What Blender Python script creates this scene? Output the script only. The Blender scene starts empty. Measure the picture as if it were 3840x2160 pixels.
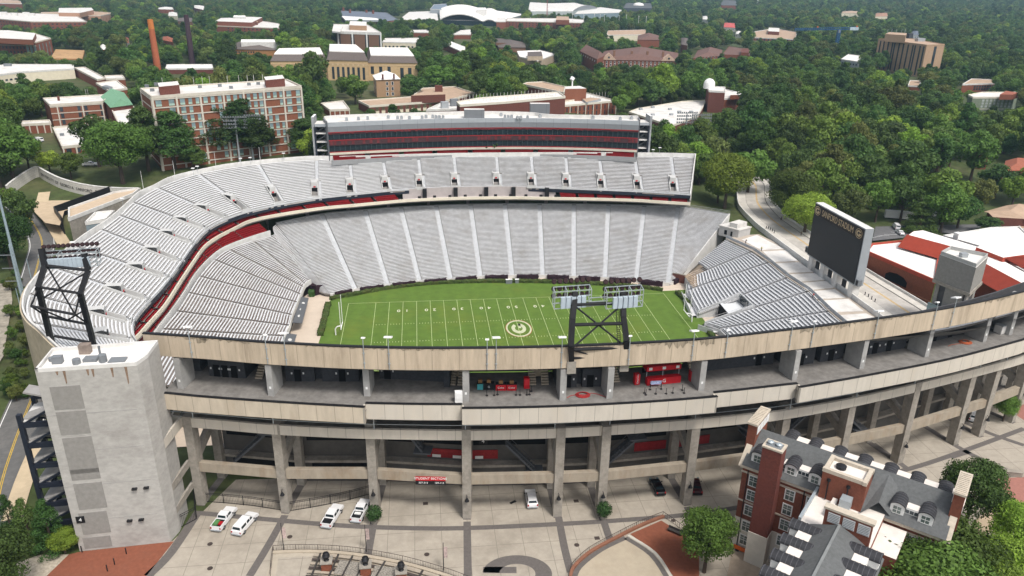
import bpy, math, random
import numpy as np
from mathutils import Vector, Matrix
random.seed(7); rng = np.random.default_rng(11)
sc = bpy.context.scene
COL = sc.collection
# ---------------------------------------------------------------- camera
F_PX = 2877.7; YAW = .12287; PIT = .38749; ROL = .015677
CAM = np.array([-29.26, -218.657, 103.77])
cy, sy, cp, sp = math.cos(YAW), math.sin(YAW), math.cos(PIT), math.sin(PIT)
fw = np.array([sy*cp, cy*cp, -sp]); r0 = np.array([cy, -sy, 0.]); u0 = np.cross(r0, fw)
cr, sr = math.cos(ROL), math.sin(ROL)
rt = cr*r0 + sr*u0; up = -sr*r0 + cr*u0
cam = bpy.data.cameras.new("camera"); cam.sensor_width = 36; cam.lens = 36*F_PX/3840
cam.clip_start = 1; cam.clip_end = 9000
co = bpy.data.objects.new("camera", cam); COL.objects.link(co)
co.matrix_world = Matrix(((rt[0], up[0], -fw[0], CAM[0]), (rt[1], up[1], -fw[1], CAM[1]), (rt[2], up[2], -fw[2], CAM[2]), (0, 0, 0, 1)))
sc.camera = co
S_ = 3840/2576
def ray(x, y):
    return fw + (x*S_-1920)/F_PX*rt - (y*S_-1080)/F_PX*up
def atz(x, y, z):
    d = ray(x, y); p = CAM + d*(z-CAM[2])/d[2]; return np.array(p)
def aty(x, y, Y):
    d = ray(x, y); return CAM + d*(Y-CAM[1])/d[1]
def px(P):
    d = np.asarray(P, float)-CAM; w = d@fw
    return np.stack([(1920+F_PX*(d@rt)/w)/S_, (1080-F_PX*(d@up)/w)/S_], -1)
def zat(y, P):
    lo, hi = -40., 103.
    for _ in range(45):
        m = (lo+hi)/2
        if px((P[0], P[1], m))[1] > y: lo = m
        else: hi = m
    return m
def sm(t): t = min(1, max(0, t)); return t*t*(3-2*t)
# ---------------------------------------------------------------- ground height
def gz(x, y):
    k = 14 + 13*sm((y-0)/130)*(1-.62*sm((x-30)/70))
    d = math.hypot(x, y)
    f = sm((d-350)/900)
    z = k*(1-f) + 21*f
    if d > 1300: z += 26*sm((d-1300)/2600)
    return z
def base_pt(x, y):
    z = 24.
    for _ in range(25):
        P = atz(x, y, z); z = .5*z+.5*gz(P[0], P[1])
    return np.array([P[0], P[1], z])
# ---------------------------------------------------------------- materials
def nn(nt, t, **kw):
    n = nt.nodes.new(t)
    for k, v in kw.items(): setattr(n, k, v)
    return n
MATS = {}
def mat(name, c, rough=.85, n=.18, ns=.6, metal=0., dirt=None, ds=.12, stretch=None, spec=.3, brick=None, wave=None, rnd=0):
    """base colour c with world-scale noise; dirt=(colour, amount) adds worn patches; brick=(w,h,mortar) draws joints from UV metres"""
    if name in MATS: return MATS[name]
    m = bpy.data.materials.new(name); m.use_nodes = True; nt = m.node_tree; L = nt.links.new
    b = nt.nodes['Principled BSDF']; b.inputs['Roughness'].default_value = rough; b.inputs['Metallic'].default_value = metal
    b.inputs['Specular IOR Level'].default_value = spec
    geo = nn(nt, 'ShaderNodeNewGeometry'); pos = geo.outputs['Position']
    if stretch:
        mp = nn(nt, 'ShaderNodeMapping'); mp.inputs['Scale'].default_value = stretch; L(pos, mp.inputs[0]); pos = mp.outputs[0]
    no = nn(nt, 'ShaderNodeTexNoise'); no.inputs['Scale'].default_value = ns; no.inputs['Detail'].default_value = 6; no.inputs['Roughness'].default_value = .65
    L(pos, no.inputs['Vector'])
    mr = nn(nt, 'ShaderNodeMapRange'); mr.inputs['From Min'].default_value = .3; mr.inputs['From Max'].default_value = .7
    mr.inputs['To Min'].default_value = 1-n; mr.inputs['To Max'].default_value = 1+n; L(no.outputs['Fac'], mr.inputs[0])
    mul = nn(nt, 'ShaderNodeVectorMath', operation='SCALE'); mul.inputs[0].default_value = c; L(mr.outputs[0], mul.inputs['Scale'])
    out = mul.outputs[0]
    def mixc(fac, col):
        nonlocal out
        mx = nn(nt, 'ShaderNodeMix', data_type='RGBA'); L(fac, mx.inputs['Factor']); L(out, mx.inputs['A']); mx.inputs['B'].default_value = (*col, 1); out = mx.outputs['Result']
    if dirt:
        n2 = nn(nt, 'ShaderNodeTexNoise'); n2.inputs['Scale'].default_value = ds; n2.inputs['Detail'].default_value = 7; n2.inputs['Roughness'].default_value = .7; L(pos, n2.inputs['Vector'])
        m2 = nn(nt, 'ShaderNodeMapRange'); m2.inputs['From Min'].default_value = .5; m2.inputs['From Max'].default_value = .72; m2.inputs['To Max'].default_value = dirt[1]; L(n2.outputs['Fac'], m2.inputs[0])
        mixc(m2.outputs[0], dirt[0])
    if brick:
        uv = nn(nt, 'ShaderNodeUVMap'); bt = nn(nt, 'ShaderNodeTexBrick', offset=brick[3] if len(brick) > 3 else 0.)
        bt.inputs['Scale'].default_value = 1; bt.inputs['Brick Width'].default_value = brick[0]; bt.inputs['Row Height'].default_value = brick[1]; bt.inputs['Mortar Size'].default_value = brick[2]; bt.inputs['Mortar Smooth'].default_value = .3
        L(geo.outputs['Position'] if len(brick) > 4 else uv.outputs[0], bt.inputs['Vector']); mixc(bt.outputs['Fac'], tuple(x*.55 for x in c))
    if wave:
        w = nn(nt, 'ShaderNodeTexWave', bands_direction=wave[0]); w.inputs['Scale'].default_value = wave[1]; w.inputs['Distortion'].default_value = .6
        L(geo.outputs['Position'], w.inputs['Vector'])
        m3 = nn(nt, 'ShaderNodeMath', operation='MULTIPLY'); m3.inputs[1].default_value = wave[2]; L(w.outputs['Fac'], m3.inputs[0]); mixc(m3.outputs[0], tuple(x*.5 for x in c))
    if rnd:
        oi = nn(nt, 'ShaderNodeObjectInfo'); h = nn(nt, 'ShaderNodeHueSaturation')
        a = nn(nt, 'ShaderNodeMapRange'); a.inputs['To Min'].default_value = 1-rnd; a.inputs['To Max'].default_value = 1+rnd; L(oi.outputs['Random'], a.inputs[0]); L(a.outputs[0], h.inputs['Value'])
        a2 = nn(nt, 'ShaderNodeMapRange'); a2.inputs['To Min'].default_value = .5-.035*rnd*2; a2.inputs['To Max'].default_value = .5+.035*rnd*2
        fr = nn(nt, 'ShaderNodeMath', operation='FRACT'); ml = nn(nt, 'ShaderNodeMath', operation='MULTIPLY'); ml.inputs[1].default_value = 7.31; L(oi.outputs['Random'], ml.inputs[0]); L(ml.outputs[0], fr.inputs[0]); L(fr.outputs[0], a2.inputs[0]); L(a2.outputs[0], h.inputs['Hue'])
        L(out, h.inputs['Color']); out = h.outputs[0]
    L(out, b.inputs['Base Color'])
    MATS[name] = m; return m
CONC = mat('concrete', (.30, .275, .24), dirt=((.15, .13, .105), .7), ds=.25, n=.2, ns=1.2)
PANEL = mat('panel_concrete', (.51, .445, .355), n=.12, ns=.8, dirt=((.33, .26, .18), .4), ds=.35, stretch=(1, 1, .25), brick=(3.0, 40, .05))
PANEL2 = mat('panel_concrete_pale', (.54, .50, .435), n=.1, ns=.8, dirt=((.4, .34, .26), .35), ds=.4, stretch=(1, 1, .3), brick=(3.1, 40, .05))
PARA = mat('parapet_concrete', (.50, .415, .315), n=.16, ns=.7, dirt=((.22, .17, .12), .6), ds=.22, stretch=(1.6, 1.6, .22), brick=(4.4, 40, .05))
STAIN = mat('parapet_stain', (.30, .25, .185), n=.45, ns=1.6, stretch=(2.2, 2.2, .25), dirt=((.07, .06, .05), .9), ds=.5)
TOWERC = mat('tower_concrete', (.40, .388, .368), n=.14, ns=.9, dirt=((.26, .245, .23), .7), ds=.16, stretch=(1, 1, 1.7))
CMU = mat('block_concrete', (.275, .265, .25), n=.14, ns=1.5, wave=('Z', 1.6, .35))
CAP = mat('black_metal', (.012, .012, .014), rough=.5, n=.2)
NAVY = mat('navy_steel', (.018, .022, .035), rough=.45, n=.2)
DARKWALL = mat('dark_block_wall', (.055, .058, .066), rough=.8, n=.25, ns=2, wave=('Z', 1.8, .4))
FLOOR = mat('concourse_floor', (.20, .19, .178), n=.25, ns=.8, dirt=((.11, .1, .09), .6), ds=.3)
ALU = mat('aluminium_bench', (.70, .705, .72), rough=.5, n=.14, ns=.5, metal=.15, dirt=((.42, .38, .34), .5), ds=.16)
ALU2 = mat('aluminium_bench_pale', (.72, .725, .735), rough=.5, n=.08, ns=.5, metal=.15)
TREAD = mat('stand_tread', (.22, .205, .19), n=.25, ns=.8, dirt=((.13, .1, .085), .8), ds=.14)
TREADP = mat('stand_tread_pale', (.42, .41, .40), n=.15, ns=.8, dirt=((.25, .22, .2), .5), ds=.14)
AISLE = mat('aisle_concrete', (.52, .53, .545), n=.12, ns=.9)
WHITEW = mat('pale_painted_concrete', (.62, .61, .59), n=.12, ns=.5, dirt=((.42, .39, .35), .5), ds=.2)
REDS = mat('red_seat', (.27, .014, .017), rough=.5, n=.25, ns=2)
REDP = mat('red_panel', (.5, .012, .02), rough=.5, n=.1)
REDD = mat('dark_red_panel', (.060, .028, .032), rough=.5, n=.25, ns=1)
GLASS = mat('dark_glass', (.012, .022, .028), rough=.12, n=.3, ns=.4, spec=.6)
GREYP = mat('grey_panel', (.19, .20, .215), n=.06, brick=(7, 40, .06), rough=.5)
GREYL = mat('light_grey_panel', (.33, .355, .38), n=.06, brick=(7, 40, .06), rough=.5)
GREY = mat('grey_metal', (.32, .34, .36), rough=.5, n=.1)
GALV = mat('galvanised_steel', (.42, .47, .5), rough=.4, metal=.4, n=.1)
WHITE = mat('white_paint', (.78, .78, .77), rough=.5, n=.04)
CREAM = mat('cream_paint', (.66, .6, .47), n=.08)
ROOFW = mat('white_roof', (.66, .64, .61), n=.12, ns=.2, dirt=((.38, .35, .32), .6), ds=.12)
ROOFWW = mat('bright_white_roof', (.80, .775, .74), n=.05, ns=.2)
ROOFT = mat('tan_gravel_roof', (.42, .30, .215), n=.15, ns=.3)
ROOFG = mat('grey_shingle_roof', (.105, .108, .11), n=.2, ns=1.2, wave=('Z', 2.4, .5))
ROOFB = mat('brown_shingle_roof', (.14, .115, .105), n=.2, ns=1.2, wave=('Z', 2.0, .4))
ROOFR = mat('red_metal_roof', (.34, .05, .025), rough=.5, n=.12, wave=('X', 1.2, .35))
GREENR = mat('green_copper_roof', (.17, .34, .215), n=.12)
BRICK = mat('red_brick', (.20, .066, .036), n=.22, ns=2.5, dirt=((.11, .045, .03), .5), ds=.3)
BRICKO = mat('orange_brick', (.215, .082, .046), n=.2, ns=2.5)
BRICKD = mat('dark_brick', (.135, .048, .036), n=.22, ns=2)
BRICKT = mat('tan_brick', (.37, .235, .14), n=.15, ns=2)
BRICKB = mat('brown_brick', (.19, .105, .066), n=.18, ns=2)
TANS = mat('tan_stone', (.52, .37, .205), n=.14, ns=.8)
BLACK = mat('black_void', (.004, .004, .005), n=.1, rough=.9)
WIN = mat('window_glass', (.035, .045, .055), rough=.15, n=.5, ns=.15, spec=.5)
WINB = mat('pale_blue_window', (.20, .28, .30), rough=.2, n=.6, ns=.12, spec=.5)
TYRE = mat('tyre_rubber', (.012, .012, .012), n=.1)
CARW = mat('white_car_paint', (.75, .75, .76), rough=.25, n=.02, spec=.5)
CARK = mat('black_car_paint', (.006, .006, .008), rough=.2, n=.02, spec=.5)
CARG = mat('grey_car_paint', (.2, .21, .22), rough=.3, n=.02, spec=.5)
CARR = mat('red_car_paint', (.25, .01, .01), rough=.3, n=.02, spec=.5)
TAIL = mat('tail_lamp_red', (.35, .006, .01), rough=.3, n=.02)
# ---------------------------------------------------------------- mesh building
class MB:
    def __init__(s): s.v = []; s.f = []; s.m = []; s.uv = {}
    def add(s, vs, fs, mi=0):
        o = len(s.v); s.v += [tuple(map(float, p)) for p in vs]
        for f in fs: s.f.append(tuple(i+o for i in f)); s.m.append(mi)
    def quad(s, a, b, c, d, mi=0, uv=None):
        s.add([a, b, c, d], [(0, 1, 2, 3)], mi)
        if uv: s.uv[len(s.f)-1] = uv
    def box(s, c, d, mi=0, ax=None, ay=None, az=(0, 0, 1)):
        c = np.array(c, float); X = np.array(ax if ax is not None else (1, 0, 0), float); X = X/np.linalg.norm(X)
        Z = np.array(az, float); Y = np.array(ay, float) if ay is not None else np.cross(Z, X)
        Y = Y/np.linalg.norm(Y)
        X, Y, Z = X*d[0]/2, Y*d[1]/2, Z*d[2]/2
        v = [c+i*X+j*Y+k*Z for i in (-1, 1) for j in (-1, 1) for k in (-1, 1)]
        s.add(v, [(0, 1, 3, 2), (4, 6, 7, 5), (0, 4, 5, 1), (2, 3, 7, 6), (0, 2, 6, 4), (1, 5, 7, 3)], mi)
    def beam(s, a, b, w, h=None, mi=0, upv=(0, 0, 1)):
        a = np.array(a, float); b = np.array(b, float); h = h or w
        d = b-a; L = np.linalg.norm(d)
        if L < 1e-6: return
        X = d/L; U = np.array(upv, float); Y = np.cross(U, X)
        if np.linalg.norm(Y) < 1e-3: Y = np.cross((0, 1, 0), X)
        Y /= np.linalg.norm(Y); Z = np.cross(X, Y)
        s.box((a+b)/2, (L, w, h), mi, X, Y, Z)
    def tube(s, a, b, r, r2=None, n=8, mi=0, cap=True):
        a = np.array(a, float); b = np.array(b, float); r2 = r if r2 is None else r2
        X = (b-a)/np.linalg.norm(b-a); U = np.array((0, 0, 1.)) if abs(X[2]) < .9 else np.array((1., 0, 0))
        Y = np.cross(U, X); Y /= np.linalg.norm(Y); Z = np.cross(X, Y)
        v = []
        for p, q in ((a, r), (b, r2)):
            for i in range(n):
                t = 2*math.pi*i/n; v.append(p+q*(math.cos(t)*Y+math.sin(t)*Z))
        f = [(i, (i+1) % n, n+(i+1) % n, n+i) for i in range(n)]
        if cap: f += [tuple(range(n-1, -1, -1)), tuple(range(n, 2*n))]
        s.add(v, f, mi)
    def prism(s, poly, z0, z1, mi=0, mt=None, bottom=False, uvs=None):
        n = len(poly); z0s = z0 if hasattr(z0, '__len__') else [z0]*n
        ar = sum(poly[i][0]*poly[(i+1) % n][1]-poly[(i+1) % n][0]*poly[i][1] for i in range(n))
        if ar < 0: poly = poly[::-1]; z0s = list(z0s)[::-1]
        u = 0
        for i in range(n):
            a, b = poly[i], poly[(i+1) % n]; l = math.hypot(b[0]-a[0], b[1]-a[1])
            s.quad((a[0], a[1], z0s[i]), (b[0], b[1], z0s[(i+1) % n]), (b[0], b[1], z1), (a[0], a[1], z1), mi, [(u, 0), (u+l, 0), (u+l, z1-z0s[i]), (u, z1-z0s[i])]); u += l
        s.add([(p[0], p[1], z1) for p in poly], [tuple(range(n))], mi if mt is None else mt)
        if bottom: s.add([(p[0], p[1], z) for p, z in zip(poly, z0s)], [tuple(range(n-1, -1, -1))], mi)
    def ribbon(s, pts, z0, z1, th, mi=0, mt=None, inward=None):
        """a wall of thickness th along plan points; faces carry metre UVs; inward side is to the left of travel"""
        P = [np.array(p[:2], float) for p in pts]; n = len(P); N = []
        for i in range(n):
            t = P[min(i+1, n-1)]-P[max(i-1, 0)]; t /= np.linalg.norm(t); N.append(np.array((-t[1], t[0])))
        Q = [p+q*th for p, q in zip(P, N)]; u = 0
        za = z0 if hasattr(z0, '__len__') else [z0]*n; zb = z1 if hasattr(z1, '__len__') else [z1]*n
        for i in range(n-1):
            a, b, c, d = P[i], P[i+1], Q[i+1], Q[i]; l = float(np.linalg.norm(b-a))
            A0, B0, A1, B1 = za[i], za[i+1], zb[i], zb[i+1]
            s.quad((*a, A0), (*b, B0), (*b, B1), (*a, A1), mi, [(u, 0), (u+l, 0), (u+l, B1-B0), (u, A1-A0)])
            s.quad((*c, B0), (*d, A0), (*d, A1), (*c, B1), mi, [(u+l, 0), (u, 0), (u, A1-A0), (u+l, B1-B0)])
            s.quad((*a, A1), (*b, B1), (*c, B1), (*d, A1), mi if mt is None else mt, [(u, 0), (u+l, 0), (u+l, .3), (u, .3)])
            s.quad((*d, A0), (*c, B0), (*b, B0), (*a, A0), mi, [(u, 0), (u+l, 0), (u+l, .3), (u, .3)])
            u += l
        for i in (0, n-1):
            s.quad((*P[i], za[i]), (*Q[i], za[i]), (*Q[i], zb[i]), (*P[i], zb[i]), mi)
    def build(s, name, mats, parent=None, loc=None, smooth=False):
        me = bpy.data.meshes.new(name); me.from_pydata(s.v, [], s.f)
        mats = mats if isinstance(mats, (list, tuple)) else [mats]
        for m in mats: me.materials.append(m)
        if len(mats) > 1: me.polygons.foreach_set('material_index', s.m)
        if s.uv:
            ul = me.uv_layers.new(name='UVMap'); arr = np.zeros((len(me.loops), 2), np.float32)
            for fi, uv in s.uv.items():
                ls = me.polygons[fi].loop_start
                for k, q in enumerate(uv): arr[ls+k] = q
            ul.data.foreach_set('uv', arr.ravel())
        if smooth: me.polygons.foreach_set('use_smooth', [True]*len(me.polygons))
        me.update()
        o = bpy.data.objects.new(name, me); COL.objects.link(o)
        if parent is not None: o.parent = parent; 
        if parent is not None and loc is None: o.matrix_parent_inverse = Matrix.Translation(-Vector(parent.get('_base', (0, 0, 0))))
        if loc is not None: o.location = loc
        return o
def tag(o, label, cat, group=None):
    o['label'] = label; o['category'] = cat
    if group: o['group'] = group
    return o
THINGS = []
def thing(name, label, cat, loc=(0, 0, 0), rz=0, group=None):
    """an empty at the base of a thing; parts built in world space hang below it unmoved, parts given a loc stay local"""
    o = bpy.data.objects.new(name, None); COL.objects.link(o); o.location = tuple(map(float, loc)); o.rotation_euler = (0, 0, rz)
    o.empty_display_size = .5; o['_base'] = tuple(map(float, loc)); tag(o, label, cat, group); THINGS.append(o); return o
def struct(o, kind='structure'): o['kind'] = kind; return o
def dup(root, loc, rz=0, sc_=None, label=None):
    r = root.copy(); COL.objects.link(r); r.location = tuple(map(float, loc)); r.rotation_euler = (0, 0, rz)
    if sc_ is not None: r.scale = sc_ if hasattr(sc_, '__len__') else (sc_,)*3
    if label: r['label'] = label
    for ch in root.children:
        c = ch.copy(); COL.objects.link(c); c.parent = r; c.matrix_parent_inverse = ch.matrix_parent_inverse.copy()
        for g in ch.children:
            d = g.copy(); COL.objects.link(d); d.parent = c; d.matrix_parent_inverse = g.matrix_parent_inverse.copy()
    THINGS.append(r); return r
def text_mesh(txt, size, ext=.02):
    cu = bpy.data.curves.new('lettering', 'FONT'); cu.body = txt; cu.size = size; cu.extrude = ext; cu.align_x = 'CENTER'; cu.align_y = 'CENTER'
    ob = bpy.data.objects.new('tmp', cu); COL.objects.link(ob)
    dg = bpy.context.evaluated_depsgraph_get(); me = bpy.data.meshes.new_from_object(ob.evaluated_get(dg)); bpy.data.objects.remove(ob)
    me.materials.clear(); return me
def put_text(txt, size, o, xdir, ydir, m, parent, name='lettering', sx=1.):
    me = text_mesh(txt, size); me.materials.append(m); ob = bpy.data.objects.new(name, me); COL.objects.link(ob)
    X = np.array(xdir, float); X /= np.linalg.norm(X); Y = np.array(ydir, float); Y /= np.linalg.norm(Y); Z = np.cross(X, Y)
    X = X*sx
    M = Matrix(((X[0], Y[0], Z[0], o[0]), (X[1], Y[1], Z[1], o[1]), (X[2], Y[2], Z[2], o[2]), (0, 0, 0, 1)))
    me.transform(M); ob.parent = parent
    if parent is not None: ob.matrix_parent_inverse = Matrix.Translation(-Vector(parent.get('_base', (0, 0, 0))))
    return ob
def resample(P, n):
    P = np.array(P, float); d = np.r_[0, np.cumsum(np.linalg.norm(np.diff(P, axis=0), axis=1))]
    t = np.linspace(0, d[-1], n); return np.stack([np.interp(t, d, P[:, k]) for k in range(P.shape[1])], 1)
def catmull(P, k=6):
    P = np.array(P, float); n = len(P); out = []
    for i in range(n-1):
        p0, p1, p2, p3 = P[max(i-1, 0)], P[i], P[i+1], P[min(i+2, n-1)]
        for j in range(k):
            t = j/k; out.append(.5*((2*p1)+(-p0+p2)*t+(2*p0-5*p1+4*p2-p3)*t*t+(-p0+3*p1-3*p2+p3)*t**3))
    out.append(P[-1]); return np.array(out)
def curve(pts, z, k=5): return catmull([atz(x, y, z)[:2] for x, y in pts], k)
def nearest(C, p):
    best = None
    for i in range(len(C)-1):
        a, b = C[i][:2], C[i+1][:2]; ab = b-a; t = np.clip(((p-a)@ab)/(ab@ab), 0, 1); q = a+t*ab; d = np.linalg.norm(q-p)
        if best is None or d < best[0]: best = (d, q, i+t)
    return best
def offset(C, d):
    C = np.array(C, float)[:, :2]; n = len(C); out = []
    for i in range(n):
        t = C[min(i+1, n-1)]-C[max(i-1, 0)]; t /= np.linalg.norm(t); out.append(C[i]+d*np.array((-t[1], t[0])))
    return np.array(out)
# ================================================================ ground and field
GRASSG = mat('ground_grass', (.055, .075, .022), n=.4, ns=.25, dirt=((.16, .115, .07), .55), ds=.02)
bowlpoly = np.array([(-109, -66), (-90, -76), (60, -78), (88, -60), (92, 40), (82, 72), (12, 88), (-40, 88), (-84, 74), (-103, 48), (-110, 20)])
Lq = [(116, 160), (119, 125), (113, 106), (108, 93), (105.5, 84), (103.3, 67), (102.4, 55), (102.2, 20), (102.2, -30), (103, -64)]
Rq = [(133, 160), (138, 130), (132, 112), (125, 95), (121, 78), (119.4, 66), (119.2, 45), (119.2, 8), (121, -24), (122, -64)]
RCL = [((a[0]+b[0])/2, (a[1]+b[1])/2) for a, b in zip(Lq, Rq)]
def inpoly(p, poly):
    c = False; n = len(poly); j = n-1
    for i in range(n):
        if (poly[i][1] > p[1]) != (poly[j][1] > p[1]) and p[0] < (poly[j][0]-poly[i][0])*(p[1]-poly[i][1])/(poly[j][1]-poly[i][1])+poly[i][0]: c = not c
        j = i
    return c
_gz0 = gz
def gz(x, y):
    z = _gz0(x, y)
    z -= 3.6*sm((x-66)/22)*sm((y+66)/22)*(1-sm((y-110)/140))*(1-sm((x-300)/200))
    if 80 < x < 160 and -80 < y < 185:
        d = 99.
        for a, b in zip(RCL[:-1], RCL[1:]):
            ux, uy = b[0]-a[0], b[1]-a[1]; t = min(1, max(0, ((x-a[0])*ux+(y-a[1])*uy)/(ux*ux+uy*uy))); d = min(d, math.hypot(a[0]+t*ux-x, a[1]+t*uy-y))
        if z > 11.8: z = 11.8+(z-11.8)*sm((d-12)/14)
    return z
def axis(lo, hi, a, b):
    v = list(np.arange(a, b+.1, 4.)); s = 4.; x = v[-1]
    while x < hi: s *= 1.16; x += s; v.append(x)
    s = 4.; x = v[0]
    while x > lo: s *= 1.16; x -= s; v.insert(0, x)
    return v
XS = axis(-4200, 4600, -170, 170); YS = axis(-420, 6500, -180, 200)
gm = MB(); idx = {}
for j, y in enumerate(YS):
    for i, x in enumerate(XS):
        z = gz(x, y)
        if inpoly((x, y), bowlpoly): z = -1.2
        gm.v.append((x, y, z))
nx = len(XS)
for j in range(len(YS)-1):
    for i in range(nx-1):
        a = j*nx+i; gm.f.append((a, a+1, a+nx+1, a+nx)); gm.m.append(0)
struct(gm.build('ground', GRASSG, smooth=True))
YD = .9144; HW = 24.384
def smooth_poly(name, pts, z, m, kind='structure', k=1, label=None):
    b = MB(); b.add([(p[0], p[1], z) for p in pts], [tuple(range(len(pts)))]); o = b.build(name, m)
    if sum(pts[i][0]*pts[(i+1) % len(pts)][1]-pts[(i+1) % len(pts)][0]*pts[i][1] for i in range(len(pts))) < 0: o.data.flip_normals()
    return struct(o) if kind else o
# turf inside the hedge ring
TURF = mat('turf', (.092, .160, .022), n=.16, ns=.35, dirt=((.135, .165, .022), .75), ds=.045, wave=('X', .0547, .12))
hedge_px = [(812, 830), (820, 790), (832, 755), (885, 744), (950, 731), (1005, 723), (1080, 715.5), (1170, 711), (1290, 709.8), (1400, 712), (1500, 716), (1600, 723), (1667, 732)]
HC = curve(hedge_px, 0, 6)
turf = [tuple(p) for p in HC] + [(64, 27), (61.5, 5), (61, -14), (62, -34), (48, -38), (-20, -42), (-50, -38), (-62, -24)]
b = MB(); b.add([(-90, -58, -.03), (92, -58, -.03), (92, 62, -.03), (-90, 62, -.03)], [(0, 1, 2, 3)])
struct(b.build('apron_path', mat('apron_concrete', (.56, .47, .38), n=.1, ns=.4, dirt=((.36, .29, .23), .5), ds=.2)))
smooth_poly('turf', turf, .0, TURF)
# painted lines
LINE = mat('field_paint', (.50, .57, .29), n=.12, ns=1.5)
mk = MB()
def strip(x0, y0, x1, y1, w=.105, z=.012):
    mk.beam((x0, y0, z), (x1, y1, z), w, .01)
for i in range(-60, 61, 5):
    if i in (-55, 55): continue
    strip(i*YD, -HW, i*YD, HW)
for s in (-1, 1):
    strip(-60*YD, s*HW, 60*YD, s*HW)
for i in range(-49, 50):
    if i % 5 == 0: continue
    for s in (-1, 1): strip(i*YD, s*6.4-.33, i*YD, s*6.4+.33, .12)
fl = struct(mk.build('field_lines', LINE))
# field numbers read from the far stand
NUM = mat('field_number_paint', (.66, .66, .5), n=.2, ns=2)
for yd, t in ((-40, '10'), (-30, '20'), (-20, '30'), (-10, '40'), (0, '50'), (10, '40'), (20, '30'), (30, '20'), (40, '10')):
    for k, ch in enumerate(t):
        o = put_text(ch, 2.6, (yd*YD+(1.35 if k == 0 else -1.35), HW-7.5, .016), (-1, 0, 0), (0, -1, 0), NUM, None, 'field_number', .9); struct(o)
def oval_g(cx, cy, z, a, bb, ang, m_g, m_ring, m_line, rg, name, squash=1.):
    """block letter with a bar: thick C with an inward bar, optional oval ring"""
    ca, sa = math.cos(ang), math.sin(ang)
    def T(u, v): return (cx+u*ca-v*sa, cy+u*sa+v*ca, z)
    B = MB(); n = 44
    t0, t1 = math.radians(32), math.radians(360-4)
    for i in range(n):
        ta, tb = t0+(t1-t0)*i/n, t0+(t1-t0)*(i+1)/n
        r = lambda t, k: T(a*k*math.cos(t), bb*k*math.sin(t)*(1 if k == 1 else 1))
        B.quad(r(ta, 1), r(tb, 1), r(tb, .52), r(ta, .52))
    B.quad(T(.02*a, -.02*bb), T(.98*a, -.02*bb), T(.98*a, -.36*bb), T(.02*a, -.36*bb))
    o = B.build(name, m_g); 
    for p in o.data.polygons: pass
    return o
# midfield emblem: white letter in an oval ring with a thin red outline
def ring(cx, cy, z, a, bb, k0, k1, m, name, n=64):
    B = MB()
    for i in range(n):
        ta, tb = 2*math.pi*i/n, 2*math.pi*(i+1)/n
        f = lambda t, k: (cx+a*k*math.cos(t), cy+bb*k*math.sin(t), z)
        B.quad(f(ta, k0), f(ta, k1), f(tb, k1), f(tb, k0))
    return B.build(name, m)
EMB = mat('emblem_paint', (.46, .48, .32), n=.22, ns=1.6)
struct(ring(.1, -.1, .012, 4.1, 6.2, .86, .985, EMB, 'midfield_emblem'))
struct(ring(.1, -.1, .013, 4.1, 6.2, .985, 1.02, mat('emblem_red', (.32, .06, .02), n=.2), 'midfield_emblem'))
struct(oval_g(.1, -.1, .014, 3.7, 2.3, math.pi/2, EMB, None, None, 0, 'midfield_emblem'))
# ---------------------------------------------------------------- hedges by the turf
HEDGE = mat('hedge_leaf', (.045, .07, .014), n=.5, ns=1.5, dirt=((.1, .065, .02), .5), ds=.5)
PURPLE = mat('purple_hedge_leaf', (.022, .008, .014), n=.6, ns=3)
def hedge(name, P, w, z0, z1, m, label, group=None, jit=.12):
    P = resample(P, max(3, int(sum(np.linalg.norm(np.diff(np.array(P)[:, :2], axis=0), axis=1))/.8))); A = offset(P, -w/2); Bq = offset(P, w/2); M_ = MB(); n = len(P)
    rr = np.random.default_rng(len(P))
    rows = []
    for k, (C, z) in enumerate(((A, z0), (A, z1-.25), ((A*.75+Bq*.25), z1), ((A*.25+Bq*.75), z1), (Bq, z1-.25), (Bq, z0))):
        rows.append([(c[0]+rr.normal()*jit, c[1]+rr.normal()*jit, z+(rr.normal()*jit if 0 < k < 5 else 0)) for c in C])
    for k in range(6): M_.v += rows[k]
    for k in range(5):
        for i in range(n-1): M_.f.append((k*n+i, k*n+i+1, (k+1)*n+i+1, (k+1)*n+i)); M_.m.append(0)
    M_.f.append(tuple(k*n for k in range(6))); M_.m.append(0); M_.f.append(tuple(k*n+n-1 for k in range(5, -1, -1))); M_.m.append(0)
    # leafy skin
    for i in range(n*10):
        a = rr.integers(0, n-1); k = rr.integers(0, 5); u, v = rr.random(), rr.random()
        p = np.array(rows[k][a])*(1-u)*(1-v)+np.array(rows[k][a+1])*u*(1-v)+np.array(rows[k+1][a])*(1-u)*v+np.array(rows[k+1][a+1])*u*v
        d1, d2 = rr.normal(size=3)*.14, rr.normal(size=3)*.14
        M_.quad(p-d1, p-d2, p+d1, p+d2)
    o = M_.build(name, m); tag(o, label, 'hedge', group); return o
hedge('hedge', HC[12:], 1.5, 0, 1.15, HEDGE, 'long clipped green hedge curving between the turf and the far stand')
hedge('hedge', [atz(x, y, 0)[:2] for x, y in ((806, 845), (813, 815), (826, 766))], 1.8, 0, 1.2, HEDGE, 'short browning hedge behind the goal posts next to the tunnel apron')
hedge('hedge', [atz(x, y, 0)[:2] for x, y in ((1702, 738), (1722, 755), (1747, 778))], 1.4, 0, 1.2, HEDGE, 'clipped hedge at the foot of the end stand near the field corner')
hedge('hedge', [atz(x, y, 0)[:2] for x, y in ((1771, 822), (1790, 846), (1806, 868))], 1.4, 0, 1.2, HEDGE, 'clipped hedge below the end stand next to the parapet')
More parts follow.
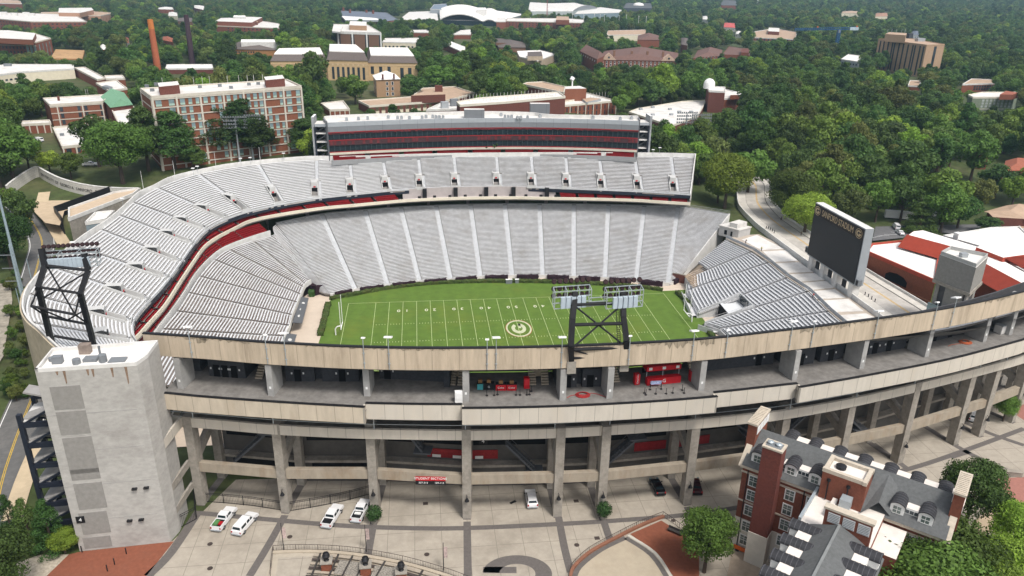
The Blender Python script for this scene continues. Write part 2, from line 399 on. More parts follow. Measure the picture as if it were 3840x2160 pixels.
# ================================================================ seating
def seat_rows(M_, secs, i, nrow, inset0=None, inset1=None, bench=True, sub=4, mt=0, mb_=1, aw=.62, zoff=0.):
    """rows of one section between cross-sections i and i+1. secs: (bottom xyz, top xyz)"""
    n = len(secs)
    def cr_(k, t):
        g = lambda q: np.array(secs[min(max(q, 0), n-1)], float)
        p0, p1, p2, p3 = g(k-1), g(k), g(k+1), g(k+2)
        return .5*((2*p1)+(-p0+p2)*t+(2*p0-5*p1+4*p2-p3)*t*t+(-p0+3*p1-3*p2+p3)*t**3)
    mid = [cr_(i, j/sub) for j in range(sub+1)]
    rise = (mid[0][1][2]-mid[0][0][2])/nrow
    for r in range(nrow):
        s0, s1 = r/nrow, (r+1)/nrow
        A = np.array([m[0]*(1-s0)+m[1]*s0 for m in mid]); Bv = np.array([m[0]*(1-s1)+m[1]*s1 for m in mid])
        def trim(C):
            C = C.copy(); L = np.linalg.norm(np.diff(C[:, :2], axis=0), axis=1); tot = L.sum()
            a0 = (inset0(r) if callable(inset0) else inset0) if inset0 is not None else aw
            a1 = (inset1(r) if callable(inset1) else inset1) if inset1 is not None else aw
            a0, a1 = min(a0, tot*.45), min(a1, tot*.45)
            d = np.r_[0, np.cumsum(L)]; t = np.linspace(a0, tot-a1, sub+1)
            return np.stack([np.interp(t, d, C[:, k]) for k in range(3)], 1)
        A, Bv = trim(A), trim(Bv); z = A[0, 2]+zoff
        def line(f, h): 
            q = A*(1-f)+Bv*f; q = q.copy(); q[:, 2] = z+h; return q
        prof = [(line(0, -rise), mt), (line(0, 0), mt), (line(1, 0), None)]
        P0, P1, P2 = prof[0][0], prof[1][0], prof[2][0]
        for j in range(sub):
            M_.quad(P0[j], P0[j+1], P1[j+1], P1[j], mt); M_.quad(P1[j], P1[j+1], P2[j+1], P2[j], mt)
        if bench:
            a0_, b0_, b1_, c1_ = line(.30, .26), line(.30, .45), line(.80, .45), line(.80, .26)
            for j in range(sub):
                M_.quad(a0_[j], a0_[j+1], b0_[j+1], b0_[j], mb_); M_.quad(b0_[j], b0_[j+1], b1_[j+1], b1_[j], mb_); M_.quad(b1_[j], b1_[j+1], c1_[j+1], c1_[j], mb_)
def aisle_mesh(bot, top, nrow, w, tan_, M_, mi=0, r0=0, r1=None, dz=.03):
    bot, top = np.array(bot), np.array(top); t = np.array((tan_[0], tan_[1], 0.)); t /= np.linalg.norm(t); h = (top[2]-bot[2])/nrow
    for r in range(r0, nrow if r1 is None else r1):
        for q in range(2):
            s0, s1 = (r+q*.5)/nrow, (r+q*.5+.5)/nrow
            a = bot*(1-s0)+top*s0; b_ = bot*(1-s1)+top*s1; z = a[2]-(h*.5 if q == 0 else h*.0)-q*h*.5+(h*.0)+dz+q*h*.5
            z = bot[2]+h*(r+q*.5-.5)+dz+.0
            for p in (a, b_): p[2] = z
            M_.quad(a-w/2*t-(0, 0, h*.5), a+w/2*t-(0, 0, h*.5), a+w/2*t, a-w/2*t, mi); M_.quad(a-w/2*t, a+w/2*t, b_+w/2*t, b_-w/2*t, mi)
            # cheek curbs
            for s in (-1, 1):
                M_.quad(a+s*w/2*t-(0, 0, .5), b_+s*w/2*t-(0, 0, .5), b_+s*w/2*t, a+s*w/2*t, mi)
stand = thing('grandstand', 'large pale horseshoe grandstand with bleachers, a raised upper deck and red club seats', 'grandstand', (-20, 84, 0))
# ---- lower bowl cross-sections (bottom pixel, top pixel)
def R2(x, y): return (858.7+x/3, 483+y/3)
def EE(x, y): return (x/3, 483+y/3)
low = []
low.append((atz(1718, 691, 1.), atz(1836, 541, 17.5)))
for t, b_ in (((2540, 112), (2465, 688)), ((2285, 108), (2225, 663)), ((2015, 100), (1990, 648)), ((1755, 96), (1755, 638)), ((1495, 94), (1520, 630)), ((1235, 95), (1290, 630)), ((975, 99), (1050, 638)), ((715, 108), (825, 656)), ((450, 120), (590, 672)), ((180, 140), (350, 700)), ((-146, 172), (105, 733))):
    low.append((atz(*R2(*b_), 1.), atz(*R2(*t), 17.5)))
low.append((atz(*EE(2490, 775), 1.), atz(*EE(2085, 245), 17.3)))
nfar = len(low)
for t, b_ in (((2040, 300), (2345, 672)), ((1880, 345), (2305, 700)), ((1700, 412), (2292, 720)), ((1590, 490), (2270, 775)), ((1480, 615), (2245, 835)), ((1400, 740), (2205, 930)), ((1310, 880), (2185, 1010)), ((1200, 1015), (2150, 1090))):
    P = atz(*EE(*b_), 4.2); Q = atz(*EE(t[0]+24, t[1]+22), 18.0); low.append((P, Q))
low.append((np.array((-70.3, -27, 4.2)), np.array((-96.2, -42, 18.)))); low.append((np.array((-70.3, -40, 4.2)), np.array((-95.6, -60, 18.))))
NROW = 58
LOWT = mat('bowl_tread', (.27, .25, .235), n=.2, ns=.8, dirt=((.2, .165, .14), .6), ds=.1)
ENDT = mat('stained_end_tread', (.22, .19, .17), n=.25, ns=.9, dirt=((.10, .062, .045), .9), ds=.13)
for i in range(len(low)-1):
    M_ = MB(); end = i >= nfar
    seat_rows(M_, low, i, NROW if not end else 36, inset0=.05 if i in (0, nfar) else 1.75*.5 if i < nfar-1 else .1 if i == nfar-1 else .45, inset1=.05 if i in (nfar-2, nfar-1) else .95 if not end else .45)
    M_.build('seating_section', [ENDT if end else LOWT, ALU], stand)
for i in range(1, len(low)-1):
    if i in (nfar-1, nfar): continue
    M_ = MB(); end = i > nfar
    tn = (low[i+1][1]-low[i-1][1])[:2]
    aisle_mesh(*low[i], NROW if not end else 36, 1.75 if not end else .9, tn, M_); M_.build('aisle', AISLE if not end else TREADP, stand)
# front walls under first row
M_ = MB()
fr = [s[0] for s in low[:nfar]]; frc = catmull([p[:2] for p in fr], 4)
M_.ribbon(frc, -.3, 1.3, .25); M_.build('front_wall', WHITEW, stand)
M_ = MB(); ec = catmull([s[0][:2] for s in low[nfar:]], 4); M_.ribbon(ec, 3.2, 4.9, .25); M_.build('front_wall', WHITEW, stand)
M_ = MB(); M_.ribbon(ec-np.array((.8, 0)), -.3, 3.2, .3); M_.build('tunnel_wall', CAP, stand)
# upper walkway wall above the left-end benches, and red seat rows over it
wl = curve([EE(*p) for p in ((2040, 290), (1880, 340), (1700, 410), (1590, 490), (1480, 610), (1400, 740), (1310, 870), (1200, 1010), (1150, 1080))], 19.3, 4)
wl = np.vstack([wl, [wl[-1]+(.2, -10)], [wl[-1]+(.6, -27)]])
M_ = MB(); M_.ribbon(wl, 16.9, 19.3, -.25); M_.build('walkway_wall', WHITEW, stand)
# right hand lower bowl end wall
M_ = MB(); e0 = low[0]; M_.ribbon([e0[0][:2], e0[1][:2]], [-.5, 8], [e0[0][2]+.3, e0[1][2]+.5], .4); M_.build('end_wall', WHITEW, stand)
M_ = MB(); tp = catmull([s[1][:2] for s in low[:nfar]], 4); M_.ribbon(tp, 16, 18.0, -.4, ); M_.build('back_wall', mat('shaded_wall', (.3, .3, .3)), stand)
# rail on the open corner
M_ = MB()
for s in (.5, 1.0): M_.tube(low[0][1]+(0, 0, s+.6), low[1][1]+(0, 0, s+.6), .05)
M_.build('guard_rail', GREY, stand)
# ---- club level band
BANDZ = 22.3
band_px = [(1737, 510), (1660, 505), (1600, 501), (1500, 498), (1379, 496), (1290, 494.5), (1150, 496), (1032, 501), (960, 507), (885, 514), (813, 520.5), (710, 536), (633, 552), (588, 573), (547, 594), (515, 618), (487, 656), (452, 709), (417, 763), (382, 803), (353, 836)]
BC = curve(band_px, BANDZ, 5)
BC = np.vstack([BC, [(-99, -52)], [(-93, -62)]])
M_ = MB(); M_.ribbon(BC, BANDZ-1.1, BANDZ, -.4); M_.build('club_fascia', mat('club_fascia_concrete', (.66, .60, .49), n=.1, ns=.6, dirt=((.4, .34, .26), .5), ds=.3), stand)
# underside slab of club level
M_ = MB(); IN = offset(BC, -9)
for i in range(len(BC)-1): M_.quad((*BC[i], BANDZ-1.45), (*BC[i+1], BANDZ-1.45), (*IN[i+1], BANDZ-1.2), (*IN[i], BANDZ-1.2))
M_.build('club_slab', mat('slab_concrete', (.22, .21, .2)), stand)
def chair_block(P0, P1, z0, z1, nr, name='red_seat_block', m=REDS):
    """rows of tip-up seats between two plan curves"""
    M_ = MB(); n = len(P0)
    for r in range(nr):
        s0, s1 = r/nr, (r+1)/nr; z = z0+(z1-z0)*r/max(1, nr-1)
        A = P0*(1-s0)+P1*s0; B = P0*(1-s1)+P1*s1
        for j in range(n-1):
            a, b_, c, d = A[j], A[j+1], B[j+1], B[j]
            M_.quad((*a, z-.4), (*b_, z-.4), (*b_, z), (*a, z), 1); M_.quad((*a, z), (*b_, z), (*c, z), (*d, z), 1)
            e, f, g, h = a*.5+d*.5, b_*.5+c*.5, b_*.12+c*.88, a*.12+d*.88
            M_.quad((*e, z+.2), (*f, z+.2), (*f, z+.45), (*e, z+.45), 0); M_.quad((*e, z+.45), (*f, z+.45), (*g, z+.45), (*h, z+.45), 0); M_.quad((*g, z+.4), (*h, z+.4), (*h, z+.95), (*g, z+.95), 0); M_.quad((*h, z+.4), (*g, z+.4), (*g, z+.95), (*h, z+.95), 0)
    return M_.build(name, [m, TREAD], stand)
def blocks_along(C, d0, d1, z0, z1, nr, ranges, flip=1):
    A0 = resample(offset(C, d0*flip), 241); A1 = resample(offset(C, d1*flip), 241)
    for a, b_ in ranges:
        i0, i1 = int(a*240), int(b_*240)
        if i1-i0 >= 2: chair_block(A0[i0:i1+1], A1[i0:i1+1], z0, z1, nr)
def frac(C, p):  # fraction of arclength nearest to xy
    C = np.array(C); L = np.r_[0, np.cumsum(np.linalg.norm(np.diff(C, axis=0), axis=1))]
    _, q, u = nearest(C, np.array(p)); k = int(u); return (L[min(k, len(L)-1)]+(u-k)*(L[min(k+1, len(L)-1)]-L[min(k, len(L)-1)]))/L[-1]
fR0, fP0, fP1 = .004, frac(BC, atz(1405, 497, BANDZ)[:2]), frac(BC, atz(1010, 503, BANDZ)[:2])
def splits(a, b_, n, gap=.0022): 
    st = (b_-a)/n; return [(a+i*st+gap, a+(i+1)*st-gap) for i in range(n)]
blocks_along(BC, -.6, -5.6, BANDZ-.9, BANDZ+1.1, 5, splits(fR0, fP0, 7))
blocks_along(BC, -.6, -5.6, BANDZ-.9, BANDZ+1.1, 5, splits(fP1, .995, 19))
# red rows below the band at the left end
nW = len(wl); blocks_along(wl, -.3, -4.4, 19.0, 20.5, 5, splits(.01, .995, 11))
# press level in the middle
pr = resample(BC, 241)[int(fP0*240)+1:int(fP1*240)]
M_ = MB(); M_.ribbon(offset(pr, -4.2), BANDZ-1, BANDZ+3, -.3); M_.build('press_wall', mat('press_wall_paint', (.42, .38, .37), n=.1), stand)
M_ = MB(); q1 = offset(pr, -.4); q2 = offset(pr, -4.2)
for i in range(len(pr)-1): M_.quad((*q1[i], BANDZ-.9), (*q1[i+1], BANDZ-.9), (*q2[i+1], BANDZ-.9), (*q2[i], BANDZ-.9))
M_.build('press_floor', mat('press_floor_paint', (.5, .46, .45), n=.1), stand)
for k in range(0, len(pr)-2, 5):
    M_ = MB(); c = offset(pr, -1.6)[k]; M_.box((c[0], c[1], BANDZ-.2), (1.2, .6, 1.4)); M_.build('press_desk', CAP, stand)
for f0 in (.06, .28, .47, .66, .86):
    k = int(f0*len(pr)); M_ = MB(); c = offset(pr, -3.4)[k]; M_.box((c[0], c[1], BANDZ+.9), (1.6, 1.2, 4)); M_.build('column', CAP, stand)
# ---- upper deck
ZF, ZB = 24.6, 34.4
front_px = [(1737, 492.5), (1680, 488.5), (1600, 484), (1450, 478), (1290, 473), (1150, 474), (1005, 481), (930, 488), (859, 495), (767, 506), (667, 525), (600, 543), (547, 565), (520, 583), (500, 603), (473, 640), (443, 683), (410, 726), (373, 766), (347, 796), (336, 820), (337, 843), (343, 860)]
UF = curve(front_px, ZF, 5)
top_px = [(1750, 396), (1680, 394), (1600, 393), (1450, 392.5), (1290, 393), (1150, 394.5), (1005, 398), (880, 402), (800, 402), (764, 403), (707, 407.5), (659, 412), (604, 418), (547, 427), (440, 452), (390, 476), (353, 493), (322, 522), (276, 562), (216, 602), (160, 648), (120, 682), (94, 710), (70, 745), (63, 785), (77, 817), (105, 842), (131, 868)]
UB = curve(top_px, ZB, 5)
UF = np.vstack([UF, [UF[-1]+(2.2, -6)]]); UB = np.vstack([UB, [UB[-1]+(5, -6)]])
portals = [(1704, 460), (1612, 452), (1520, 450), (1432, 447), (1344, 447), (1255, 447), (1149, 448), (1059, 450), (970, 453), (877, 459), (784, 468), (687, 482), (597, 500), (530, 520), (480, 550), (447, 586), (407, 630), (367, 670), (317, 723), (267, 780), (263, 833)]
up_s = [(np.r_[UF[0], ZF], np.r_[UB[0], ZB])]
for p in portals:
    P = atz(*p, 28.3)[:2]; _, a, _ = nearest(UF, P); _, c, _ = nearest(UB, P)
    w = .5; d = (c-a); d /= np.linalg.norm(d); t = np.array((-d[1], d[0])); a, c = a-1.9*t*0, c
    up_s.append((np.r_[a, ZF], np.r_[c, ZB]))
up_s.append((np.r_[UF[-1], ZF], np.r_[UB[-1], ZB]))
UN = 26
for i in range(len(up_s)-1):
    M_ = MB(); n_in = lambda r: 2.5 if 2 <= r <= 11 else .75
    seat_rows(M_, up_s, i, UN, inset0=.05 if i == 0 else n_in, inset1=.05 if i == len(up_s)-2 else (lambda r: 1.6 if 2 <= r <= 11 else .75), sub=5)
    M_.build('seating_section', [LOWT if i < 9 else TREADP, ALU if i < 9 else ALU2], stand)
for i in range(1, len(up_s)-1):
    bt, tp_ = up_s[i]; d = (tp_-bt); dn = d[:2]/np.linalg.norm(d[:2]); t = np.array((-dn[1], dn[0])); tn = np.r_[t, 0]
    # travel is leftwards, so section i lies on the +t side
    if ((up_s[i+1][0]-up_s[i-1][0])[:2])@t < 0: t = -t; tn = -tn
    M_ = MB(); aisle_mesh(bt, tp_, UN, 1.3, t, M_, r0=12); aisle_mesh(bt-1.1*tn, tp_-1.1*tn, UN, 1.0, t, M_, r0=0, r1=12); M_.build('aisle', AISLE, stand)
    L = np.linalg.norm(d[:2]); f0, f1 = 2.2/UN, 12/UN
    P0 = bt+d*f0+.9*tn; P1 = bt+d*f1+.9*tn; zf = P0[2]-.5
    M_ = MB(); w = 1.15
    for s in (-1, 1):
        a, b_ = P0+s*w*tn, P1+s*w*tn
        M_.ribbon([a[:2], b_[:2]], [zf-.3, zf-.3], [a[2]+.75, b_[2]+.9], .28*s)
    M_.quad(*[(*q[:2], zf) for q in (P0-w*tn, P0+w*tn, P1+w*tn, P1-w*tn)])
    q0, q1 = P0-1.9*tn-np.r_[dn*1.2, 0], P0+1.9*tn-np.r_[dn*1.2, 0]
    M_.quad(*[(*q[:2], zf+.06) for q in (q0, q1, P0+1.9*tn, P0-1.9*tn)])
    M_.ribbon([q0[:2], q1[:2]], zf-.2, zf+.95, .15)
    po = M_.build('portal', mat('portal_grey', (.5, .5, .49), n=.1), stand)
    M_ = MB(); Pm = bt+d*(7.2/UN)+.9*tn
    M_.quad((*(Pm-w*.98*tn)[:2], zf+.02), (*(Pm+w*.98*tn)[:2], zf+.02), (*(Pm+w*.98*tn)[:2], zf+2.5), (*(Pm-w*.98*tn)[:2], zf+2.5)); M_.build('doorway', BLACK, po)
    M_ = MB(); a, b_ = Pm-w*.98*tn, Pm+w*.98*tn
    M_.quad((*a[:2], zf+2.5), (*b_[:2], zf+2.5), (*b_[:2], P1[2]+.6), (*a[:2], P1[2]+.6)); Pq = P1+(0, 0, .6)
    M_.quad((*a[:2], P1[2]+.6), (*b_[:2], P1[2]+.6), (*(P1+w*tn)[:2], P1[2]+.6), (*(P1-w*tn)[:2], P1[2]+.6)); M_.build('lintel', mat('portal_grey', (.5, .5, .49)), po)
    M_ = MB(); c = Pm-np.r_[dn*.12, 0]; M_.box((c[0], c[1], zf+2.95), (.8, .1, .45), ax=tn); M_.build('section_sign', REDP, po)
# front lip and dark fascia, rear wall
M_ = MB(); M_.ribbon(UF, ZF-1.25, ZF+.12, -.5); M_.build('upper_fascia', NAVY, stand)
M_ = MB(); M_.ribbon(UF, ZF+.1, ZF+.75, -.15); M_.build('front_rail_wall', AISLE, stand)
M_ = MB(); RB = offset(UB, -.1)
M_.ribbon(UB, ZB-.5, ZB+1.55, -.35); M_.build('rear_wall', WHITEW, stand)
M_ = MB()
for k in range(len(RB)-1):
    pass
RB2 = offset(UB, -.5); M_.ribbon(RB2, [gz(*p)-1 for p in RB2], [ZB+1.2]*len(RB2), -.3); M_.build('outer_wall', mat('outer_wall_concrete', (.46, .39, .29), n=.15, dirt=((.25, .2, .15), .5), ds=.2), stand)
# soffit of the upper deck
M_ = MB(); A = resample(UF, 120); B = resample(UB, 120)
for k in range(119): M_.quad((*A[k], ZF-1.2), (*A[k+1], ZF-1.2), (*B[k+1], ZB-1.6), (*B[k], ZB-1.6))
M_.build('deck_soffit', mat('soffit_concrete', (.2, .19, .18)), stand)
M_ = MB(); a, b_ = UF[0], UB[0]; M_.ribbon([a, b_], [ZF-1.3, gz(*UB[0])], [ZF+.9, ZB+1.5], .35); M_.build('end_wall', WHITEW, stand)
# raker columns in the shade below
for k in range(4, 117, 6):
    M_ = MB(); c = A[k]*.55+B[k]*.45; M_.box((c[0], c[1], 20), (1.2, 1.2, 17)); M_.build('column', CONC, stand)

# purple hedges between the stair foots along the far side
for i in range(0, nfar-1):
    a, b_ = np.array(low[i][0][:2]), np.array(low[i+1][0][:2]); d = b_-a; L = np.linalg.norm(d); t = d/L; n_ = np.array((-t[1], t[0]))
    g0 = 1.7 if i else 2.5
    hedge('purple_hedge', [a+t*g0+n_*.95, (a+b_)/2+n_*.95, b_-t*g0+n_*.95], 1.3, -.02, 1.75, PURPLE, 'dark purple clipped hedge below the far stand, one of the row between the stairs', 'purple hedges along the far stand', .1)
M_ = MB()
for q, h in (((1255, 690), 1.5), ((1275, 690), 1.6), ((1325, 686), 1.4)):
    P = atz(*R2(q[0]-0, q[1]), 0)
    o = thing('equipment_cabinet', 'grey equipment cabinet standing in the green hedge at midfield', 'cabinet', P, group='equipment cabinets in the hedge'); B_ = MB(); B_.box((0, 0, h/2), (1.3, .8, h)); B_.build('cabinet', GREYL, o, loc=(0, 0, 0)); B_ = MB(); B_.box((0, 0, h+.05), (1.45, .95, .1)); B_.build('lid', WHITE, o, loc=(0, 0, 0))
# ================================================================ suite building on the far rim
def RB_(x, y): return (858.7+x/3, y/3)
def RA_(x, y): return (x/3, y/3)
def RC_(x, y): return (1717.3+x/3, y/3)
def D(x, y): return (1717.3+x/3, 483+y/3)
def LL(x, y): return (x/3, 966+y/3)
def LM(x, y): return (858.7+x/3, 966+y/3)
def LR(x, y): return (1717.3+x/3, 966+y/3)
suite = thing('suite_building', 'long curved glass and red banded suite building with grey top behind the far upper deck', 'building', (0, 100, 34))
sz0 = aty(1290, 376, 97.5)[2]
sf = curve([(830, 391), (905, 387), (1000, 382.5), (1142, 377.5), (1290, 375.5), (1400, 376.5), (1500, 379), (1602, 383.5)], sz0, 5)[::-1]   # right to left
mid = sf[len(sf)//2]
def zrow(y): return zat(y, mid)
ys = [376, 370.5, 368.5, 354, 340, 327, 321, 308.3, 298.2]
zs = [zrow(y*1.0) for y in ys]
bands = [('beige_fascia', 0, 1, mat('suite_fascia', (.6, .55, .46), n=.12, ns=.6, dirt=((.35, .3, .25), .5), ds=.3), 0.), ('red_trim', 1, 2, REDS, .1), ('window_band', 2, 3, GLASS, .35), ('suite_band', 3, 4, REDD, .0), ('window_band', 4, 5, GLASS, .35), ('suite_band', 5, 6, REDD, .15), ('grey_cladding', 6, 7, GREYP, -.05), ('grey_cladding', 7, 8, GREYL, -.08)]
for nm, a, b_, m, ins in bands:
    M_ = MB(); C = offset(sf, -ins if ins else 0); M_.ribbon(C, zs[a], zs[b_], -1.2); o = M_.build(nm, m, suite)
    if nm == 'window_band':
        Cm = resample(offset(sf, -ins+.12), 62); M_ = MB()
        for k, c in enumerate(Cm): 
            M_.beam((*c, zs[a]), (*c, zs[b_]), .09)
        M_.build('mullions', mat('mullion_paint', (.08, .11, .12), n=.1), o)
    if nm == 'suite_band':
        Cm = resample(offset(sf, .1), 90); rr = random.Random(a); mp_ = mat('red_suite_seat', (.13, .026, .03), n=.4)
        for k in range(89):
            if rr.random() < .55:
                z0 = zs[a]+(zs[b_]-zs[a])*.15; z1 = zs[b_]-(zs[b_]-zs[a])*.2; M_ = MB()
                M_.ribbon([Cm[k], Cm[k]*.25+Cm[k+1]*.75], z0, z1, .06); M_.build('suite_panel', mp_, o)
        M_ = MB(); M_.ribbon(offset(sf, .12), zs[b_]-.35, zs[b_]-.02, -.3); M_.build('red_trim', REDS, o)
rb = curve([RA_(2443, 877), RB_(0, 866), RB_(500, 850), RB_(1000, 838), RB_(1420, 845), RB_(1600, 862), RB_(2240, 872)], zs[-1]+1.2, 5)[::-1]
A = resample(offset(sf, -.3), 40); B = resample(rb, 40)
M_ = MB()
for k in range(39): M_.quad((*A[k], zs[-1]-.25), (*A[k+1], zs[-1]-.25), (*B[k+1], zs[-1]-.25), (*B[k], zs[-1]-.25))
roof = M_.build('roof', ROOFW, suite)
M_ = MB(); M_.ribbon(B, 24, zs[-1]+1.2, .4); M_.build('rear_wall', WHITEW, suite)
for e in (0, 39):
    M_ = MB(); M_.ribbon([A[e], B[e]], zs[0]-6, zs[-1]+.6, .4 if e else -.4); M_.build('end_wall', GREYP, suite)
def on_roof(x, y): return atz(*RB_(x, y), zs[-1]-.2)
for x, y in ((40, 905), (130, 900), (200, 896), (355, 888), (425, 893), (455, 893), (515, 893), (610, 890), (640, 885), (690, 884), (715, 888), (740, 888), (768, 888), (1205, 870), (1235, 884), (1260, 886), (1285, 884), (1330, 892), (1355, 892), (1405, 890), (1500, 880), (1560, 878), (1710, 882), (1880, 884), (1900, 890), (1950, 882), (2105, 900), (2190, 895), (2015, 884)):
    P = on_roof(x, y+6); M_ = MB(); M_.box(P+(0, 0, .55), (1.1, 1., 1.1), ax=(1, random.uniform(-.2, .2), 0)); M_.tube(P+(0, 0, 1.1), P+(0, 0, 1.35), .4, n=8); M_.build('rooftop_unit', GREY, roof)
for x0, x1, yb, h in ((928, 1080, 893, 22), (1425, 1572, 858, 25)):
    a, b_ = on_roof(x0, yb), on_roof(x1, yb); zt = zat(RB_(0, yb)[1]-h, a); M_ = MB(); d = (b_-a)[:2]; n_ = np.array((-d[1], d[0]))/np.linalg.norm(d)*3
    M_.prism([a[:2], b_[:2], b_[:2]+n_, a[:2]+n_], a[2], zt, 0, 1); M_.build('stair_penthouse', [GREYP, ROOFW], roof)
# end stair towers
for s, pxs in (('l', [RA_(2352, 905), RA_(2372, 935), RA_(2462, 935)]), ('r', [RB_(2250, 925), RB_(2325, 925), RB_(2345, 890)])):
    zt = zs[-1]-.8
    p0, p1, p2 = [atz(*q, zt) for q in pxs]
    if s == 'l': a, b_ = p1, p2
    else: a, b_ = p0, p1
    d = (b_-a)[:2]; n_ = np.array((-d[1], d[0]))/np.linalg.norm(d)*7
    fp = [a[:2], b_[:2], b_[:2]+n_, a[:2]+n_]
    tw = thing('stair_tower', 'open dark stair tower with grey fin at the %s end of the glass suite building' % ('left' if s == 'l' else 'right'), 'tower', (*fp[0], 32))
    M_ = MB(); M_.prism(fp, zt-1.2, zt, 0, 1, bottom=True); M_.build('roof_slab', [GREYL, ROOFW], tw)
    M_ = MB(); 
    for q in fp: M_.beam((*q, 32), (*q, zt-1.2), .6)
    M_.ribbon([fp[3], fp[2]], 32, zt-1.2, -.3); M_.build('frame', NAVY, tw)
    M_ = MB(); M_.ribbon([fp[3]*.98+fp[0]*.02, fp[2]*.98+fp[1]*.02], 30, zt-1.3, .2); M_.build('back_panel', CAP, tw)
    for k in range(4):
        z = 34+k*(zt-36)/3.6; M_ = MB(); M_.prism([q*.97+np.mean(fp, 0)*.03 for q in fp], z, z+.35, bottom=True); M_.build('landing', WHITEW, tw)
        M_ = MB(); M_.beam((*(fp[0]*.6+fp[3]*.4), z+.3), (*(fp[1]*.6+fp[2]*.4), z+3), 1.6, .3); M_.build('stair_flight', GREYL, tw)
    sgn = -1 if s == 'l' else 1
    e = (a if s == 'l' else b_)[:2]; t = d/np.linalg.norm(d)*sgn*1.0
    M_ = MB(); M_.prism([e+t*.15, e+t*1.1, e+t*1.1+n_*1.05, e+t*.15+n_*1.05], 28, zt+2.6, 0, 1); M_.build('grey_fin', [mat('fin_panel', (.3, .31, .32), n=.3, ns=.25), WHITE], tw)
# red club seats and grey wall between deck and suites
C0 = offset(sf, 1.0); fr0 = resample(C0, 121)
M_ = MB(); G0 = offset(sf, 4.4); M_.ribbon(G0, ZB-1.2, ZB+.75, -.25); M_.build('club_wall', mat('club_wall_paint', (.25, .255, .26), n=.1), suite)
for k in range(9):
    i0, i1 = int(k*120/9)+1, int((k+1)*120/9)-1
    A0 = resample(offset(sf, 4.0), 121)[i0:i1+1]; A1 = resample(offset(sf, -.6), 121)[i0:i1+1]
    o = chair_block(A0[::-1], A1[::-1], ZB+.2, ZB+1.1, 4); o.parent = suite; o.matrix_parent_inverse = Matrix.Translation(-Vector(suite['_base']))
# ================================================================ end stand, white deck, bridge road
es = thing('end_stand', 'grey aluminium end zone stand at the scoreboard end with a notch and tunnel', 'grandstand', (75, 0, 2))
E_ = [(atz(*D(12, 606), 2.2), atz(*D(322, 352), 12.)), (atz(*D(40, 650), 2.2), atz(*D(535, 447), 12.)), (atz(*D(38, 742), 2.2), atz(*D(655, 532), 12.)), (atz(*D(118, 905), 2.2), atz(*D(795, 648), 12.)), (atz(*D(168, 988), 2.2), atz(*D(955, 752), 12.)), (atz(*D(285, 1030), 2.2), atz(*D(1110, 903), 12.)), (np.array((63.5, -24, 2.2)), atz(*D(1230, 1005), 12.)), (np.array((66, -42, 2.2)), np.array((92, -44., 12.)))]
for i in range(len(E_)-1):
    M_ = MB(); full = MB()
    if i == 3:
        class _C: pass
        T_ = [(a*(1-12/26)+b_*(12/26), b_) for a, b_ in E_]
        seat_rows(M_, T_, i, 14, inset0=.5, inset1=.5)
    elif i == 0:
        T_ = [(a*(1-8/26)+b_*(8/26), b_) for a, b_ in E_]
        seat_rows(M_, T_, i, 18, inset0=.7, inset1=.4)
    else: seat_rows(M_, E_, i, 26, inset0=.5, inset1=.5)
    M_.build('seating_section', [mat('end_stand_tread', (.32, .325, .34), n=.15), mat('end_stand_bench', (.66, .67, .69), n=.08, rough=.45, metal=.2)], es)
for i in range(1, len(E_)-1):
    M_ = MB(); tn = (E_[i+1][1]-E_[i-1][1])[:2]; aisle_mesh(*E_[i], 26, 1.0, tn, M_)
    t = np.r_[tn/np.linalg.norm(tn), 0]
    for s in (-.6, .6): M_.tube(E_[i][0]+t*s+(0, 0, 1.1), E_[i][1]+t*s+(0, 0, 1.1), .05)
    M_.build('aisle', mat('end_stand_aisle', (.46, .46, .47), n=.1), es)
# front walls and lower walkway
M_ = MB(); M_.ribbon([E_[k][0][:2] for k in (1, 2, 3)], -.2, 1.9, -.3); M_.ribbon([E_[k][0][:2] for k in (4, 5, 6, 7)], -.2, 1.9, -.3)
for k in (2, 4):
    a, b_ = E_[k][0][:2], E_[k+1][0][:2]
    M_.quad((*(a-(2.2, 0)), .9), (*(b_-(2.2, 0)), .9), (*b_, .9), (*a, .9)); M_.ribbon([a-(2.2, 0), b_-(2.2, 0)], -.1, 1.8, .15)
M_.build('front_wall', mat('pale_grey_wall', (.55, .55, .56), n=.08), es)
# notch: floor, dark wall, pale walls
a3, b3, a4, b4 = E_[3][0], E_[3][1], E_[4][0], E_[4][1]; m3, m4 = a3*(14/26)+b3*(12/26), a4*(14/26)+b4*(12/26)
M_ = MB(); q3, q4 = a3*.76+b3*.24, a4*.76+b4*.24; M_.quad((*q3[:2], 4.6), (*q4[:2], 4.6), (*m4[:2], 4.6), (*m3[:2], 4.6)); M_.build('notch_floor', mat('notch_floor_paint', (.62, .64, .66), n=.05), es)
M_ = MB()
for a, m in ((a3, m3), (a4, m4)): M_.ribbon([a[:2], m[:2]], [-.2, -.2], [a[2]+.3, m[2]+1.2], .35)
M_.ribbon([m3[:2], m4[:2]], 2, m3[2]+1.0, .4); M_.build('notch_wall', mat('notch_wall_paint', (.48, .49, .50), n=.08), es)
M_ = MB(); M_.ribbon([q3[:2], q4[:2]], -.2, 4.5, -.3); M_.build('tunnel_mouth', BLACK, es)
M_ = MB(); M_.ribbon([(m3*.9+m4*.1)[:2]-(.25, 0), (m3*.35+m4*.65)[:2]-(.25, 0)], 4.7, 7.4, .1); M_.build('glass_doors', GLASS, es)
